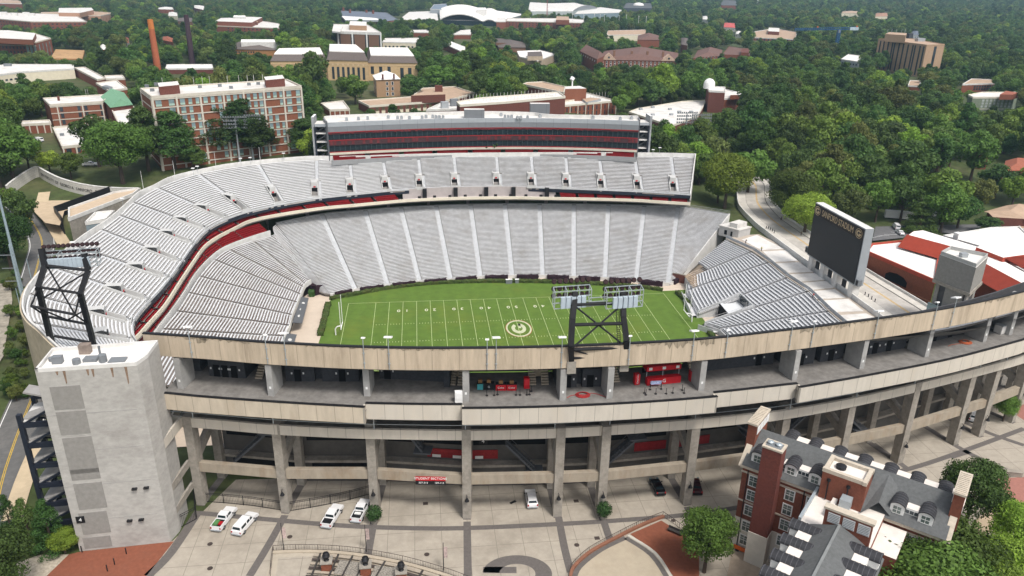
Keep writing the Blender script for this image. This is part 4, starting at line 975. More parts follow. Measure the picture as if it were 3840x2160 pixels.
# counters
def counter(x0, x1, y, label, m, txt=None, group=None, h=1.15, ST=ST2, top=None):
    a, b_ = at_c(*ST(x0, y)), at_c(*ST(x1, y)); L = np.linalg.norm(b_-a); t = (b_-a)/L
    o = thing('concession_counter', label, 'counter', (a+b_)/2, math.atan2(t[1], t[0]), group)
    M_ = MB(); M_.box((0, .4, h/2), (L*.97, .8, h)); M_.build('front', m, o, loc=(0, 0, 0)); M_ = MB(); M_.box((0, .4, h+.03), (L, .9, .06)); M_.build('worktop', top or CAP, o, loc=(0, 0, 0))
    if txt:
        q = put_text(txt, .5, (0, -.03, h*.5), (1, 0, 0), (0, 0, 1), WHITE, o); q.matrix_parent_inverse = Matrix()
    M_ = MB(); M_.box((0, .45, h+.35), (.7, .5, .55)); M_.build('snack_warmer', mat('warm_snack', (.22, .12, .05), n=.4), o, loc=(0, 0, 0)); return o
counter(1640, 1712, 650, 'short teal and yellow concession counter at the left of the counter row', mat('teal_counter', (.06, .3, .33), n=.3))
counter(1716, 1845, 650, 'black concession counter with a white oval letter emblem', CAP, 'G')
counter(1862, 1990, 660, 'red and white drinks counter next to the black counter', REDP, 'Coke')
counter(1994, 2118, 660, 'red and white drinks counter at the right end of the counter row', REDP, 'Coke')
a, b_ = at_c(*ST3(1115, 600)), at_c(*ST3(1520, 562)); L = np.linalg.norm(b_-a); t = (b_-a)/L
cs = thing('concession_stand', 'long bright red concession stand with dark serving opening and white oval emblem', 'concession stand', (a+b_)/2, math.atan2(t[1], t[0]))
M_ = MB(); M_.box((0, .5, .65), (L, 1, 1.3)); M_.build('counter', REDP, cs, loc=(0, 0, 0))
M_ = MB(); M_.box((0, 1.6, 2.9), (L*1.02, 2.2, .9)); M_.build('canopy', REDP, cs, loc=(0, 0, 0))
M_ = MB(); M_.box((0, 2.6, 1.9), (L, .2, 1.4)); M_.build('interior', BLACK, cs, loc=(0, 0, 0))
M_ = MB()
for s in (-.48, 0, .48): M_.box((s*L, .9, 1.9), (.12, .12, 1.4))
M_.build('post', GREY, cs, loc=(0, 0, 0))
M_ = MB()
for s in (-.4, 0, .4): M_.box((s*L, .45, 2.95), (.6, .05, .5))
M_.build('menu_panel', WHITE, cs, loc=(0, 0, 0))
q = put_text('G', .95, (0, -.03, .68), (1, 0, 0), (0, 0, 1), WHITE, cs); q.matrix_parent_inverse = Matrix()
sg = thing('banner_sign', 'small white and blue banner sign standing before the red concession stand', 'sign', at_c(*ST3(1220, 618)))
M_ = MB(); M_.box((0, 0, .9), (2.0, .05, .7)); M_.build('banner', mat('banner_blue', (.35, .4, .6), n=.5, ns=3), sg, loc=(0, 0, 0)); M_ = MB(); M_.beam((-.9, 0, 0), (-.9, 0, 1.2), .05); M_.beam((.9, 0, 0), (.9, 0, 1.2), .05); M_.build('leg', CAP, sg, loc=(0, 0, 0))
st0 = None
for q in (ST2(1757, 720), ST2(1845, 718), ST2(1885, 708), ST2(2110, 714), ST2(2156, 714), ST2(2240, 712), ST2(2272, 708), ST2(2292, 668), ST3(1100, 712), ST3(1085, 690), ST3(1150, 648), ST3(1220, 700), ST3(1285, 640), ST3(1345, 698), ST3(1425, 688), ST3(1540, 655), ST3(1562, 690)):
    P = at_c(*q)
    if st0 is None:
        st0 = thing('queue_post', 'black queue barrier post on the grey concourse floor in front of the counters', 'queue post', P, group='queue posts by the concession counters'); M_ = MB(); M_.tube((0, 0, 0), (0, 0, .06), .24, n=10); M_.tube((0, 0, .06), (0, 0, 1.05), .05, n=6); M_.tube((0, 0, 1.0), (0, 0, 1.1), .07, n=6); M_.build('post', CAP, st0, loc=(0, 0, 0))
    else: dup(st0, P)
# hoses and odds on the floor
def hose(name, label, pts, m, coil=None):
    M_ = MB(); P = [at_c(*q)+(0, 0, .06) for q in pts]
    for a, b_ in zip(P[:-1], P[1:]): M_.tube(a, b_, .05, n=5)
    if coil is not None:
        c = at_c(*coil)
        for k in range(5):
            R = 1.25-.12*k
            for i in range(18):
                ta, tb = i*math.pi/9, (i+1)*math.pi/9; M_.tube(c+(R*math.cos(ta), R*.8*math.sin(ta), .08+.05*k), c+(R*math.cos(tb), R*.8*math.sin(tb), .08+.05*k), .06, n=5, cap=False)
    return tag(M_.build(name, m), label, 'hose')
HR = mat('red_hose', (.33, .03, .03), n=.2)
hose('hose', 'coiled red hose on the concourse floor between two columns', [ST3(150, 750), ST3(200, 720), ST3(290, 712), ST3(400, 712), ST3(440, 692), ST3(520, 705), ST3(630, 745)], HR, ST3(340, 715))
ST4 = lambda x, y: (2039.3+x/4.8, 711+y/4.8)
hose('hose', 'loose orange hose on the concourse at the right under the parapet', [ST4(1660, 770), ST4(1700, 752), ST4(1750, 745), ST4(1840, 735), ST4(1900, 715)], mat('orange_hose', (.4, .1, .04), n=.2), ST4(1868, 722))
fz = thing('ice_merchandiser', 'white chest freezer unit at the far right of the concourse', 'freezer', at_c(*ST4(2300, 600)), .3); M_ = MB(); M_.box((0, 0, .95), (2.6, 1.6, 1.7)); M_.build('cabinet', WHITEW, fz, loc=(0, 0, 0)); M_ = MB(); M_.box((0, 0, 1.85), (2.7, 1.7, .1)); M_.build('lid', GREY, fz, loc=(0, 0, 0))
# ================================================================ left service tower
tA, tB = atz(201, 1387, 14)[:2], atz(429, 1363, 14)[:2]; ZT = 48.2
tx = (tB-tA)/np.linalg.norm(tB-tA); tn_ = np.array((-tx[1], tx[0]))
tC, tD = tB+tn_*7.6+tx*1.4, tA+tn_*7.2
lt = thing('service_tower', 'tall blank concrete service tower with block infill panels left of the near stand', 'tower', (*tA, 14))
M_ = MB(); M_.prism([tA, tB-tx*1.2, tB, tB+tx*1.0+tn_*2.6, tC, tD], 14, ZT-.6, 0, 1); M_.build('shaft', [TOWERC, ROOFWW], lt)
cT = (tA+tC)/2; M_ = MB(); ring_ = [tA, tB-tx*1.2, tB, tB+tx*1.0+tn_*2.6, tC, tD, tA]
M_.ribbon([q for q in ring_], ZT-.6, ZT, .4); M_.build('roof_parapet', WHITEW, lt)
wid = np.linalg.norm(tB-tA)
for z0_, z1_, f0, f1 in ((41.0, 45.0, .1, .4), (36.5, 40.6, .1, .4), (28, 35.9, .1, .4), (22.3, 27.3, .1, .4), (17.3, 21.6, .08, .38), (14.4, 16.6, .06, .36), (29.2, 30, .1, .4)):
    M_ = MB(); a, b_ = tA+tx*wid*f0-tn_*.06, tA+tx*wid*f1-tn_*.06; M_.ribbon([a, b_], z0_, z1_, .1)
    M_.build('block_panel', CMU, lt)
for z0_ in np.arange(15, 46, 5.2):
    M_ = MB(); M_.ribbon([tD-tx*.06, tA-tx*.06+tn_*.8], z0_, z0_+4.2, -.1); M_.build('block_panel', CMU, lt)
for z0_ in (20, 26.8, 33.3, 40):
    M_ = MB(); M_.ribbon([tA-tn_*.025, tB-tx*1.2-tn_*.025], z0_, z0_+.1, .05); M_.build('joint', mat('joint_grey', (.33, .32, .31)), lt)
for f, h in ((.27, 2.2), (.5, 1.0), (.55, 1.3), (.74, 1.6), (.2, .6), (.88, 3.0)):
    a = tA+tx*wid*f-tn_*.03; M_ = MB(); M_.quad((*a, ZT-.7-h), (*(a+tx*.18), ZT-.7-h*.9), (*(a+tx*.3), ZT-.62), (*(a-tx*.1), ZT-.62)); M_.build('rust_stain', mat('rust_stain', (.22, .15, .105), n=.4, ns=2), lt)
for q, s in (((1000, 780), 1.6), ((1010, 1020), 1.2)):
    P = atz(*LL(*q), 28 if q[1] < 900 else 20); f = (P[:2]-tA)@tx
    M_ = MB()
    for dx in (-.9, .9): c = tA+tx*(f+dx)-tn_*.3; M_.box((*c, zat(LL(*q)[1], tA+tx*f)), (.8, .5, .25), ax=(*tx, 0))
    M_.build('wall_light', CAP, lt)
pa = tA+tx*wid*.09-tn_*.12; s_ = sign_on(pa, tx, tn_, zat(LL(0, 1025)[1], pa), 1.3, 1.3, CAP, [('4', .9, 0, 0)], lt)
for q, h, r in (((440, 1290), 1.2, .7), ((580, 1295), .8, .6), ((780, 1280), 1.2, .6), ((690, 1270), .5, 1.0), ((650, 1215), 1.6, .8), ((400, 1270), .5, .6), ((760, 1240), 1.8, .15), ((890, 1275), .3, 1.2)):
    P = atz(q[0]/3, 483+q[1]/3, ZT-.6); M_ = MB()
    if r in (.6,): M_.tube(P, P+(0, 0, h), r, n=10)
    else: M_.box(P+(0, 0, h/2), (2*r, 1.4*r, h))
    M_.build('rooftop_unit', mat('rusty_unit', (.25, .2, .17), n=.3) if h == 1.6 else GREYL, lt)
# return walkways between tower and stand
for z0_, z1_, m in ((36.0, 39.0, PANEL), (30.6, 32.4, PANEL2), (22.2, 23.6, CONC), (17.6, 18.8, CONC)):
    M_ = MB(); a = tB+tx*1.0+tn_*2.7; b_ = CB[0]+np.array((-.8, .2)) if z0_ < 36 else allc[0][0]+np.array((-3.3, 7.3)); M_.ribbon([a, a*.3+b_*.7+np.array((0, .3)), b_], z0_, z1_, .4)
    if z0_ < 36: M_.quad((*a, z0_+.1), (*b_, z0_+.1), (*(b_+tn_*6), z0_+.1), (*(a+tn_*6), z0_+.1))
    M_.build('link_balcony', m, lt)
# exterior navy steel stair on the left of the tower
sx = thing('steel_stair', 'navy steel switchback stair tower bolted to the left side of the blank concrete tower', 'stair', (*(tD-tx*7), 14))
e0, e1 = tD-tx*6.5-tn_*1.5, tD-tx*.4-tn_*1.5; e2, e3 = e1+tn_*6, e0+tn_*6
M_ = MB()
for q in (e0, e1, e2, e3): M_.beam((*q, 14), (*q, 37.5), .7)
M_.build('steel_post', NAVY, sx)
for k in range(6):
    z = 16+k*3.9; M_ = MB(); M_.beam((*e0, z), (*e1, z), .5, .9); M_.beam((*e3, z+1.9), (*e2, z+1.9), .5, .9); M_.beam((*e0, z), (*e3, z), .4, .7)
    M_.beam((*e0, z), (*e1, z+3.4), .35); M_.build('steel_beam', NAVY, sx)
    M_ = MB(); M_.prism([e0, e1*.35+e0*.65, e2*.35+e3*.65, e3], z+.5, z+.65, bottom=True); M_.build('landing', WHITEW if k == 5 else mat('stair_tread_grey', (.3, .29, .28), n=.15), sx)
    for (p, q, a, b_) in ((e0*.7+e3*.3, e1*.7+e2*.3, z+.5, z+2.4), (e1*.3+e2*.7, e0*.3+e3*.7, z+2.4, z+4.3)):
        M_ = MB(); M_.beam((*p, a), (*q, b_), 2.6, .3); M_.build('stair_flight', mat('stair_tread_grey', (.3, .29, .28), n=.15), sx)
# ================================================================ plaza
PLZ = mat('plaza_concrete', (.375, .335, .28), n=.12, ns=.6, dirt=((.245, .215, .175), .75), ds=.11, brick=(4.6, 4.6, .05, 0, 1))
BAND = mat('paver_band', (.125, .112, .105), n=.15, ns=2)
BRKP = mat('brick_paving', (.22, .075, .043), n=.14, ns=1.5, dirt=((.2, .08, .05), .5), ds=.3)
BRKP2 = mat('pale_brick_paving', (.33, .15, .12), n=.12, ns=1.5)
smooth_poly('plaza', [(-66, -92), (-73, -108.5), (-86, -110.5), (-92, -140), (-92, -230), (140, -230), (190, -60), (150, -40), (104, -60), (60, -86), (0, -96)], 14.03, PLZ)
def pband(pts, w, z=14.045, m=BAND, name='paver_band'):
    C = np.array([atz(x, y, z)[:2] for x, y in pts]); C = catmull(C, 4) if len(C) > 2 else C; A = offset(C, -w/2); B = offset(C, w/2); M_ = MB()
    for k in range(len(C)-1): M_.quad((*A[k], z), (*A[k+1], z), (*B[k+1], z), (*B[k], z))
    o = M_.build(name, m); return struct(o)
pband([(497, 1290), (680, 1307), (859, 1322), (1010, 1328), (1168, 1328.5), (1409, 1318), (1570, 1308), (1717, 1296), (1860, 1276), (2050, 1238), (2285, 1180), (2430, 1132), (2576, 1078)], 1.15, 14.045)
for p in (((717, 1296), (676, 1370), (628, 1449)), ((943, 1300), (915, 1449)), ((1175, 1312), (1177, 1449), (1178, 1480)), ((1405, 1300), (1420, 1378), (1436, 1440)), ((1515, 1300), (1530, 1345), (1537, 1362)), ((1728, 1275), (1760, 1330)), ((2197, 1116), (2284, 1180)), ((2327, 1073), (2434, 1138), (2540, 1185)), ((2438, 1135), (2390, 1150)), ((2400, 1050), (2490, 1090), (2576, 1120)), ((500, 1285), (430, 1390), (372, 1449))): pband(p, 1.3 if p[0][0] != 500 else 1.6, 14.05)
# strips running in between the columns under the stand
for i, p in enumerate(CB):
    n_ = nrm(p)[1]; t = nrm(p)[0]; M_ = MB(); a, b_ = p-n_*.3, p+n_*10; M_.quad((*(a-t*.7), 14.055), (*(a+t*.7), 14.055), (*(b_+t*.7), 14.055), (*(b_-t*.7), 14.055)); struct(M_.build('paver_band', BAND))
M_ = MB(); q = [p+nrm(p)[1]*9.4 for p in CB]; q2 = [p+nrm(p)[1]*10.6 for p in CB]
for a, b_, c, d in zip(q[:-1], q[1:], q2[1:], q2[:-1]): M_.quad((*a, 14.06), (*b_, 14.06), (*c, 14.06), (*d, 14.06))
struct(M_.build('paver_band', BAND))
def ppoly(name, pts, z, m): return smooth_poly(name, [atz(x, y, z)[:2] for x, y in pts], z, m)
ppoly('brick_paving', [LL(*q) for q in ((620, 1262), (1312, 1188), (1085, 1475), (300, 1475), (520, 1285))], 14.05, BRKP)
ppoly('gravel_bed', [LL(*q) for q in ((300, 1290), (520, 1285), (340, 1460), (150, 1470), (120, 1350))], 14.055, mat('pale_gravel', (.4, .35, .28), n=.3, ns=2))
rr = random.Random(3)
for k in range(13):
    P = atz(*LL(rr.uniform(520, 1100), rr.uniform(1260, 1420)), 14.06)
for q in ((620, 1258), (1016, 1190), (955, 1270), (866, 1350), (812, 1400)):
    P = atz(*LL(q[0], q[1]+12), 14.05)
    if q[0] == 620: bl = thing('bollard', 'slim dark bollard on the red brick paving by the blank concrete tower', 'bollard', P, group='bollards on the red brick paving'); M_ = MB(); M_.tube((0, 0, 0), (0, 0, 1.2), .09); M_.tube((0, 0, 1.2), (0, 0, 1.3), .12, .03); M_.build('post', CAP, bl, loc=(0, 0, 0))
    else: dup(bl, P)
# big letter laid in the paving
c = atz(*LM(1328, 1432), 14); L_ = atz(*LM(1065, 1432), 14); a_ = np.linalg.norm(c-L_); ft = atz(*LM(1328, 1294), 14); b__ = np.linalg.norm(ft-c)
struct(oval_g(c[0], c[1], 14.05, a_, b__, math.pi+math.atan2((c-L_)[1], (c-L_)[0]), BAND, None, None, 0, 'paving_letter'))
# manholes and patches
MH = mat('manhole_iron', (.06, .045, .04), n=.3)
for q in ((645, 1286, .45), (1777, 1215, .45), (2020-270, 1215, .0), (2505, 1030, .4)):
    if q[2]:
        P = atz(*LM(q[0], q[1]), 14.05); M_ = MB(); M_.tube(P, P+(0, 0, .02), q[2], n=14); tag(M_.build('manhole_cover', MH), 'round iron manhole cover in the pale plaza, one of several', 'manhole cover', 'manhole covers in the plaza')
for q in ((1585, 1207), (1585, 1391), (2187, 1153)):
    P = atz(*LL(*q), 14.05); M_ = MB(); M_.tube(P, P+(0, 0, .02), .45, n=14); tag(M_.build('manhole_cover', MH), 'round iron manhole cover in the pale plaza, one of several', 'manhole cover', 'manhole covers in the plaza')
for q in ((635, 902), (1772, 883), (1930, 1163)):
    P = atz(*LM(*q), 14.05); M_ = MB(); M_.box(P+(0, 0, .01), (.9, .8, .03)); tag(M_.build('drain_grate', MH), 'square dark drain grate in the plaza floor near the columns', 'drain grate', 'square drain grates in the plaza')
P = atz(*LM(1295, 892), 14.06); M_ = MB(); M_.box(P+(0, 0, .02), (1.3, .5, .04), ax=(1, .6, 0)); struct(M_.build('dark_stain', CAP))
# ---- terraces at the bottom
RAILM = mat('railing_brown', (.07, .055, .05), n=.2)
def railing(pts, name, label, z=14.05, h=1.1, m=RAILM, step=.45):
    C = catmull([atz(x, y, z)[:2] for x, y in pts], 6) if len(pts) > 2 else np.array([atz(x, y, z)[:2] for x, y in pts]); M_ = MB()
    for a, b_ in zip(C[:-1], C[1:]):
        M_.beam((*a, z+h), (*b_, z+h), .06); M_.beam((*a, z+.12), (*b_, z+.12), .04)
    C2 = resample(C, max(2, int(np.linalg.norm(np.diff(C, axis=0), axis=1).sum()/step)))
    for k, p in enumerate(C2): M_.beam((*p, z), (*p, z+h), .07 if k % 8 == 0 else .025)
    return tag(M_.build(name, m), label, 'railing')
wall_px = [LL(2065, 1258), LL(2300, 1250), LM(0, 1262), LM(220, 1290), LM(500, 1345), LM(780, 1425), LM(960, 1490)]
railing(wall_px, 'railing', 'long brown metal railing curving round the sunken amphitheatre at the bottom of the plaza')
railing([LL(2063, 1262), LL(2050, 1360), LL(2040, 1470)], 'railing', 'straight dark railing at the left side of the sunken amphitheatre')
C = catmull([atz(x, y, 14)[:2] for x, y in wall_px], 6); M_ = MB(); M_.ribbon(offset(C, -.25), 13, 14.25, -.6); tag(M_.build('terrace_wall', mat('tan_curb', (.43, .37, .29), n=.1)), 'low curved tan wall under the long brown railing at the bottom', 'wall')
# slatted terrace rows
SL = mat('terrace_slat', (.36, .31, .25), n=.15); DK = mat('terrace_dark', (.05, .045, .042), n=.2)
base = offset(C, -1.0); M_ = MB(); far_ = offset(C, -16)
for k in range(len(C)-1): M_.quad((*base[k], 14.06), (*far_[k], 14.06), (*far_[k+1], 14.06), (*base[k+1], 14.06))
struct(M_.build('terrace_floor', mat('terrace_floor_tan', (.42, .37, .30), n=.1)))
tb = thing('slatted_terrace', 'curved rows of pale slatted seats on dark frames inside the railing at the bottom', 'terrace', (*base[len(base)//2], 14))
for r in range(7):
    lo = offset(C, -1.6-r*.95); lo2 = offset(C, -2.05-r*.95); M_ = MB()
    for k in range(8, len(C)-1):
        a, b_, c_, d_ = lo[k], lo[k+1], lo2[k+1], lo2[k]; z = 14.55
        M_.quad((*d_, z), (*c_, z), (*b_, z), (*a, z)); M_.quad((*d_, z-.12), (*c_, z-.12), (*c_, z), (*d_, z))
    M_.build('slat_row', SL if r % 2 == 0 else RAILM, tb)
for k in range(9, len(C)-1, 3):
    M_ = MB(); M_.beam((*offset(C, -1.4)[k], 14.62), (*offset(C, -8.6)[k], 14.62), .3, .15); M_.build('frame_rib', DK, tb)
PEB = mat('pebble_mosaic', (.25, .23, .2), n=.7, ns=5)
for q in ((60, 1390), (330, 1430)): 
    P = atz(*LM(*q), 14.6); M_ = MB(); M_.box(P, (4.2, 3.0, .1), ax=(1, -.25, 0)); struct(M_.build('pebble_panel', PEB))
ppoly('terrace_patio', [LL(*q) for q in ((2100, 1310), (2460, 1290), (2420, 1470), (2080, 1470))], 14.07, PLZ)
# brick piers with dark urns
un = None
for q in (LL(2470, 1400), LM(187, 1432), LM(455, 1475)):
    P = atz(*q, 14.1)
    if un is None:
        un = thing('brick_pier', 'brick pier carrying a dark bronze urn at the slatted terrace, one of three', 'pier', P, group='brick piers with dark urns'); M_ = MB(); M_.box((0, 0, .9), (1.6, 1.6, 1.8)); M_.build('pier', BRICK, un, loc=(0, 0, 0)); M_ = MB(); M_.box((0, 0, 1.88), (1.9, 1.9, .16)); M_.build('cap', CONC, un, loc=(0, 0, 0))
        M_ = MB(); pr_ = [(.45, 1.96), (.25, 2.15), (.55, 2.6), (.62, 2.9), (.4, 3.2), (.5, 3.3), (.2, 3.45)]
        for (r0_, z0_), (r1_, z1_) in zip(pr_[:-1], pr_[1:]): M_.tube((0, 0, z0_), (0, 0, z1_), r0_, r1_, n=12)
        M_.build('urn', CAP, un, loc=(0, 0, 0))
    else: dup(un, P)
bp = None
for q in (LL(2143, 1255), LM(190, 1265), LM(773, 1405)):
    P = atz(*q, 14.05)
    if bp is None:
        bp = thing('banner_pole', 'tall dark banner pole with a narrow pennant beside the brown railing', 'banner pole', P, group='banner poles by the curved railing'); M_ = MB(); M_.tube((0, 0, 0), (0, 0, 5.6), .07, .05); M_.build('pole', CAP, bp, loc=(0, 0, 0)); M_ = MB(); M_.box((.35, 0, 3.6), (.55, .03, 2.2)); M_.build('banner', mat('banner_fabric', (.45, .35, .33), n=.4, ns=3), bp, loc=(0, 0, 0))
    else: dup(bp, P)
# brick court at the lower right
wr = [LM(1715, 1470), LM(1745, 1385), LM(1870, 1270), LM(2060, 1165), LM(2250, 1070), LM(2425, 1000)]
railing(wr, 'railing', 'brown railing on the curved wall around the round brick court')
C = catmull([atz(x, y, 14)[:2] for x, y in wr], 6); M_ = MB(); M_.ribbon(C, 13, 14.5, -.5); tag(M_.build('court_wall', mat('brick_curb', (.24, .11, .07), n=.2)), 'low curved brick wall below the railing of the brick court', 'wall')
wr2 = [LM(2425, 1000), LM(2520, 1065), LM(2640, 1160)]
railing(wr2, 'railing', 'brown railing running down the right side of the brick court')
ppoly('brick_court', [LM(*q) for q in ((2415, 1030), (2180, 1132), (2390, 1290), (2520, 1470), (2700, 1470), (2700, 1210))], 14.07, BRKP)
ppoly('court_pad', [LM(*q) for q in ((2150, 1160), (1900, 1280), (1780, 1400), (1740, 1480), (2500, 1480), (2400, 1320))], 14.075, mat('court_pad_stone', (.42, .36, .275), n=.08, dirt=((.37, .31, .23), .6), ds=.35))
pband([LM(2165, 1140), LM(2370, 1275), LM(2500, 1470)], .5, 14.09, mat('pale_curb', (.55, .52, .46))); pband([LM(2145, 1160), LM(2340, 1290), LM(2470, 1480)], .9, 14.085); pband([LM(2145, 1160), LM(1960, 1250), LM(1800, 1375), LM(1755, 1470)], .9, 14.085)
bn = thing('bench', 'dark metal bench on the brick court', 'bench', atz(*LM(2515, 1125), 14.07), -.75); M_ = MB(); M_.box((0, 0, .45), (2.6, .6, .08)); M_.build('seat', DK, bn, loc=(0, 0, 0)); M_ = MB(); M_.box((0, .3, .75), (2.6, .07, .45)); M_.build('backrest', DK, bn, loc=(0, 0, 0))
for s in (-1, 1): M_ = MB(); M_.box((s*1.1, 0, .21), (.1, .5, .42)); M_.build('leg', DK, bn, loc=(0, 0, 0))
ppoly('brick_walk', [LR(*q) for q in ((2240, 760), (2400, 710), (2620, 700), (2620, 960), (2400, 900), (2270, 830))], 14.07, BRKP2)
ppoly('tan_walk', [LR(*q) for q in ((2390, 900), (2560, 960), (2360, 1080), (2160, 1300), (2060, 1200), (2230, 1010))], 14.075, mat('tan_walk_paving', (.42, .33, .23), n=.12, ns=1))
ppoly('brick_walk', [LR(*q) for q in ((2480, 200), (2620, 130), (2620, 300), (2540, 250))], 14.07, BRKP2)
# railings and low pier at the right of the plaza
for q in ((2330, 690), (2530, 690)): 
    P = atz(*LR(*q), 14.05)
M_ = MB(); P = atz(*LR(2485, 690), 14.05); M_.box(P+(0, 0, .5), (3.2, .9, 1.0), ax=(1, -.3, 0)); M_.box(P+(0, 0, 1.03), (3.4, 1.1, .1), ax=(1, -.3, 0)); tag(M_.build('stone_planter', mat('planter_stone', (.3, .27, .23))), 'low stone plinth at the edge of the pale plaza on the right', 'plinth')
railing([LR(2300, 690), LR(2370, 712)], 'railing', 'short metal handrail left of the low stone plinth')
# wall lanterns on columns, globe lamps
ln = None
for i in (1, 2, 3, 4, 5, 6, 9, 10, 11):
    p = CB[i]; t, n_ = nrm(p); P = (*(p-n_*.28), 18.4)
    if ln is None: 
        ln = thing('wall_lantern', 'small black bell lantern on the front of a tall concrete column', 'lantern', P, group='black lanterns on the tall columns'); M_ = MB(); M_.beam((0, .3, .8), (0, -.25, .8), .08); M_.tube((0, -.25, .8), (0, -.25, .35), .08); M_.build('bracket', CAP, ln, loc=(0, 0, 0)); M_ = MB(); M_.tube((0, -.25, .4), (0, -.25, -.15), .16, .42, n=10); M_.build('shade', CAP, ln, loc=(0, 0, 0))
    else: dup(ln, P)
# black fence panels under the stand at the left
def fence(pts, label, h=2.0, z=14.05, m=CAP):
    C = [atz(x, y, z)[:2] for x, y in pts]; f = thing('metal_fence', label, 'fence', (*C[0], z)); M_ = MB()
    for a, b_ in zip(C[:-1], C[1:]):
        for hh in (.15, h*.85, h): M_.beam((*a, z+hh), (*b_, z+hh), .07)
    M_.build('rail', m, f); M_ = MB(); R_ = resample(C, int(np.linalg.norm(np.diff(np.array(C), axis=0), axis=1).sum()/.28)); 
    for p in R_: M_.beam((*p, z), (*p, z+h), .03)
    pk = M_.build('picket', m, f); pk['kind'] = 'stuff'
    for p in resample(C, max(2, int(len(R_)/9))): M_ = MB(); M_.beam((*p, z), (*p, z+h+.1), .12); M_.build('post', m, f)
    return f
fence([LL(1540, 890), LL(1700, 900), LL(1900, 920), LL(2130, 955)], 'low black metal fence between the two left columns of the near stand')
fence([LL(2190, 960), LL(2400, 925), LL(2576, 890), LM(80, 870), LM(210, 835)], 'black metal fence running up from the second column to the third')
fence([LL(1335, 1100), LL(1485, 1020), LL(1475, 900)], 'black gate fence between the blank concrete tower and the first column', 2.6)
# ================================================================ potted shrubs, vehicles (shared builders)
def leaf_cloud(M_, c, r, n, s, rg, sq=(1, 1, 1)):
    for _ in range(n):
        d = rg.normal(size=3); d /= np.linalg.norm(d); p = np.array(c)+d*np.array(sq)*r*rg.uniform(.55, 1.06)
        a = rg.normal(size=3); a = a-(a@d)*d*.5; a /= np.linalg.norm(a); b_ = np.cross(d+rg.normal(size=3)*.35, a); b_ /= np.linalg.norm(b_); k = s*rg.uniform(.6, 1.3)
        M_.v += [tuple(p-a*k), tuple(p-b_*k*.6), tuple(p+a*k), tuple(p+b_*k*.6)]; o = len(M_.v)-4; M_.f.append((o, o+1, o+2, o+3)); M_.m.append(0)
SHRUB = mat('shrub_leaf', (.028, .07, .015), n=.5, ns=3, rough=.6)
ps = None
for q, lb in ((LM(250, 1045), 'round green shrub in a pale pot at the foot of the third column'), (LM(1978, 1015), 'round green shrub in a pale pot by the column left of the dark sedan')):
    P = atz(*q, 14.05)
    if ps is None:
        ps = thing('potted_shrub', lb, 'potted plant', P); M_ = MB(); M_.tube((0, 0, 0), (0, 0, 1.0), .55, .75, n=14); M_.build('pot', CONC, ps, loc=(0, 0, 0)); M_ = MB(); leaf_cloud(M_, (0, 0, 2.0), 1.45, 1500, .16, rng, (1, 1, .95)); M_.build('foliage', SHRUB, ps, loc=(0, 0, 0))
    else: dup(ps, P, label=lb)
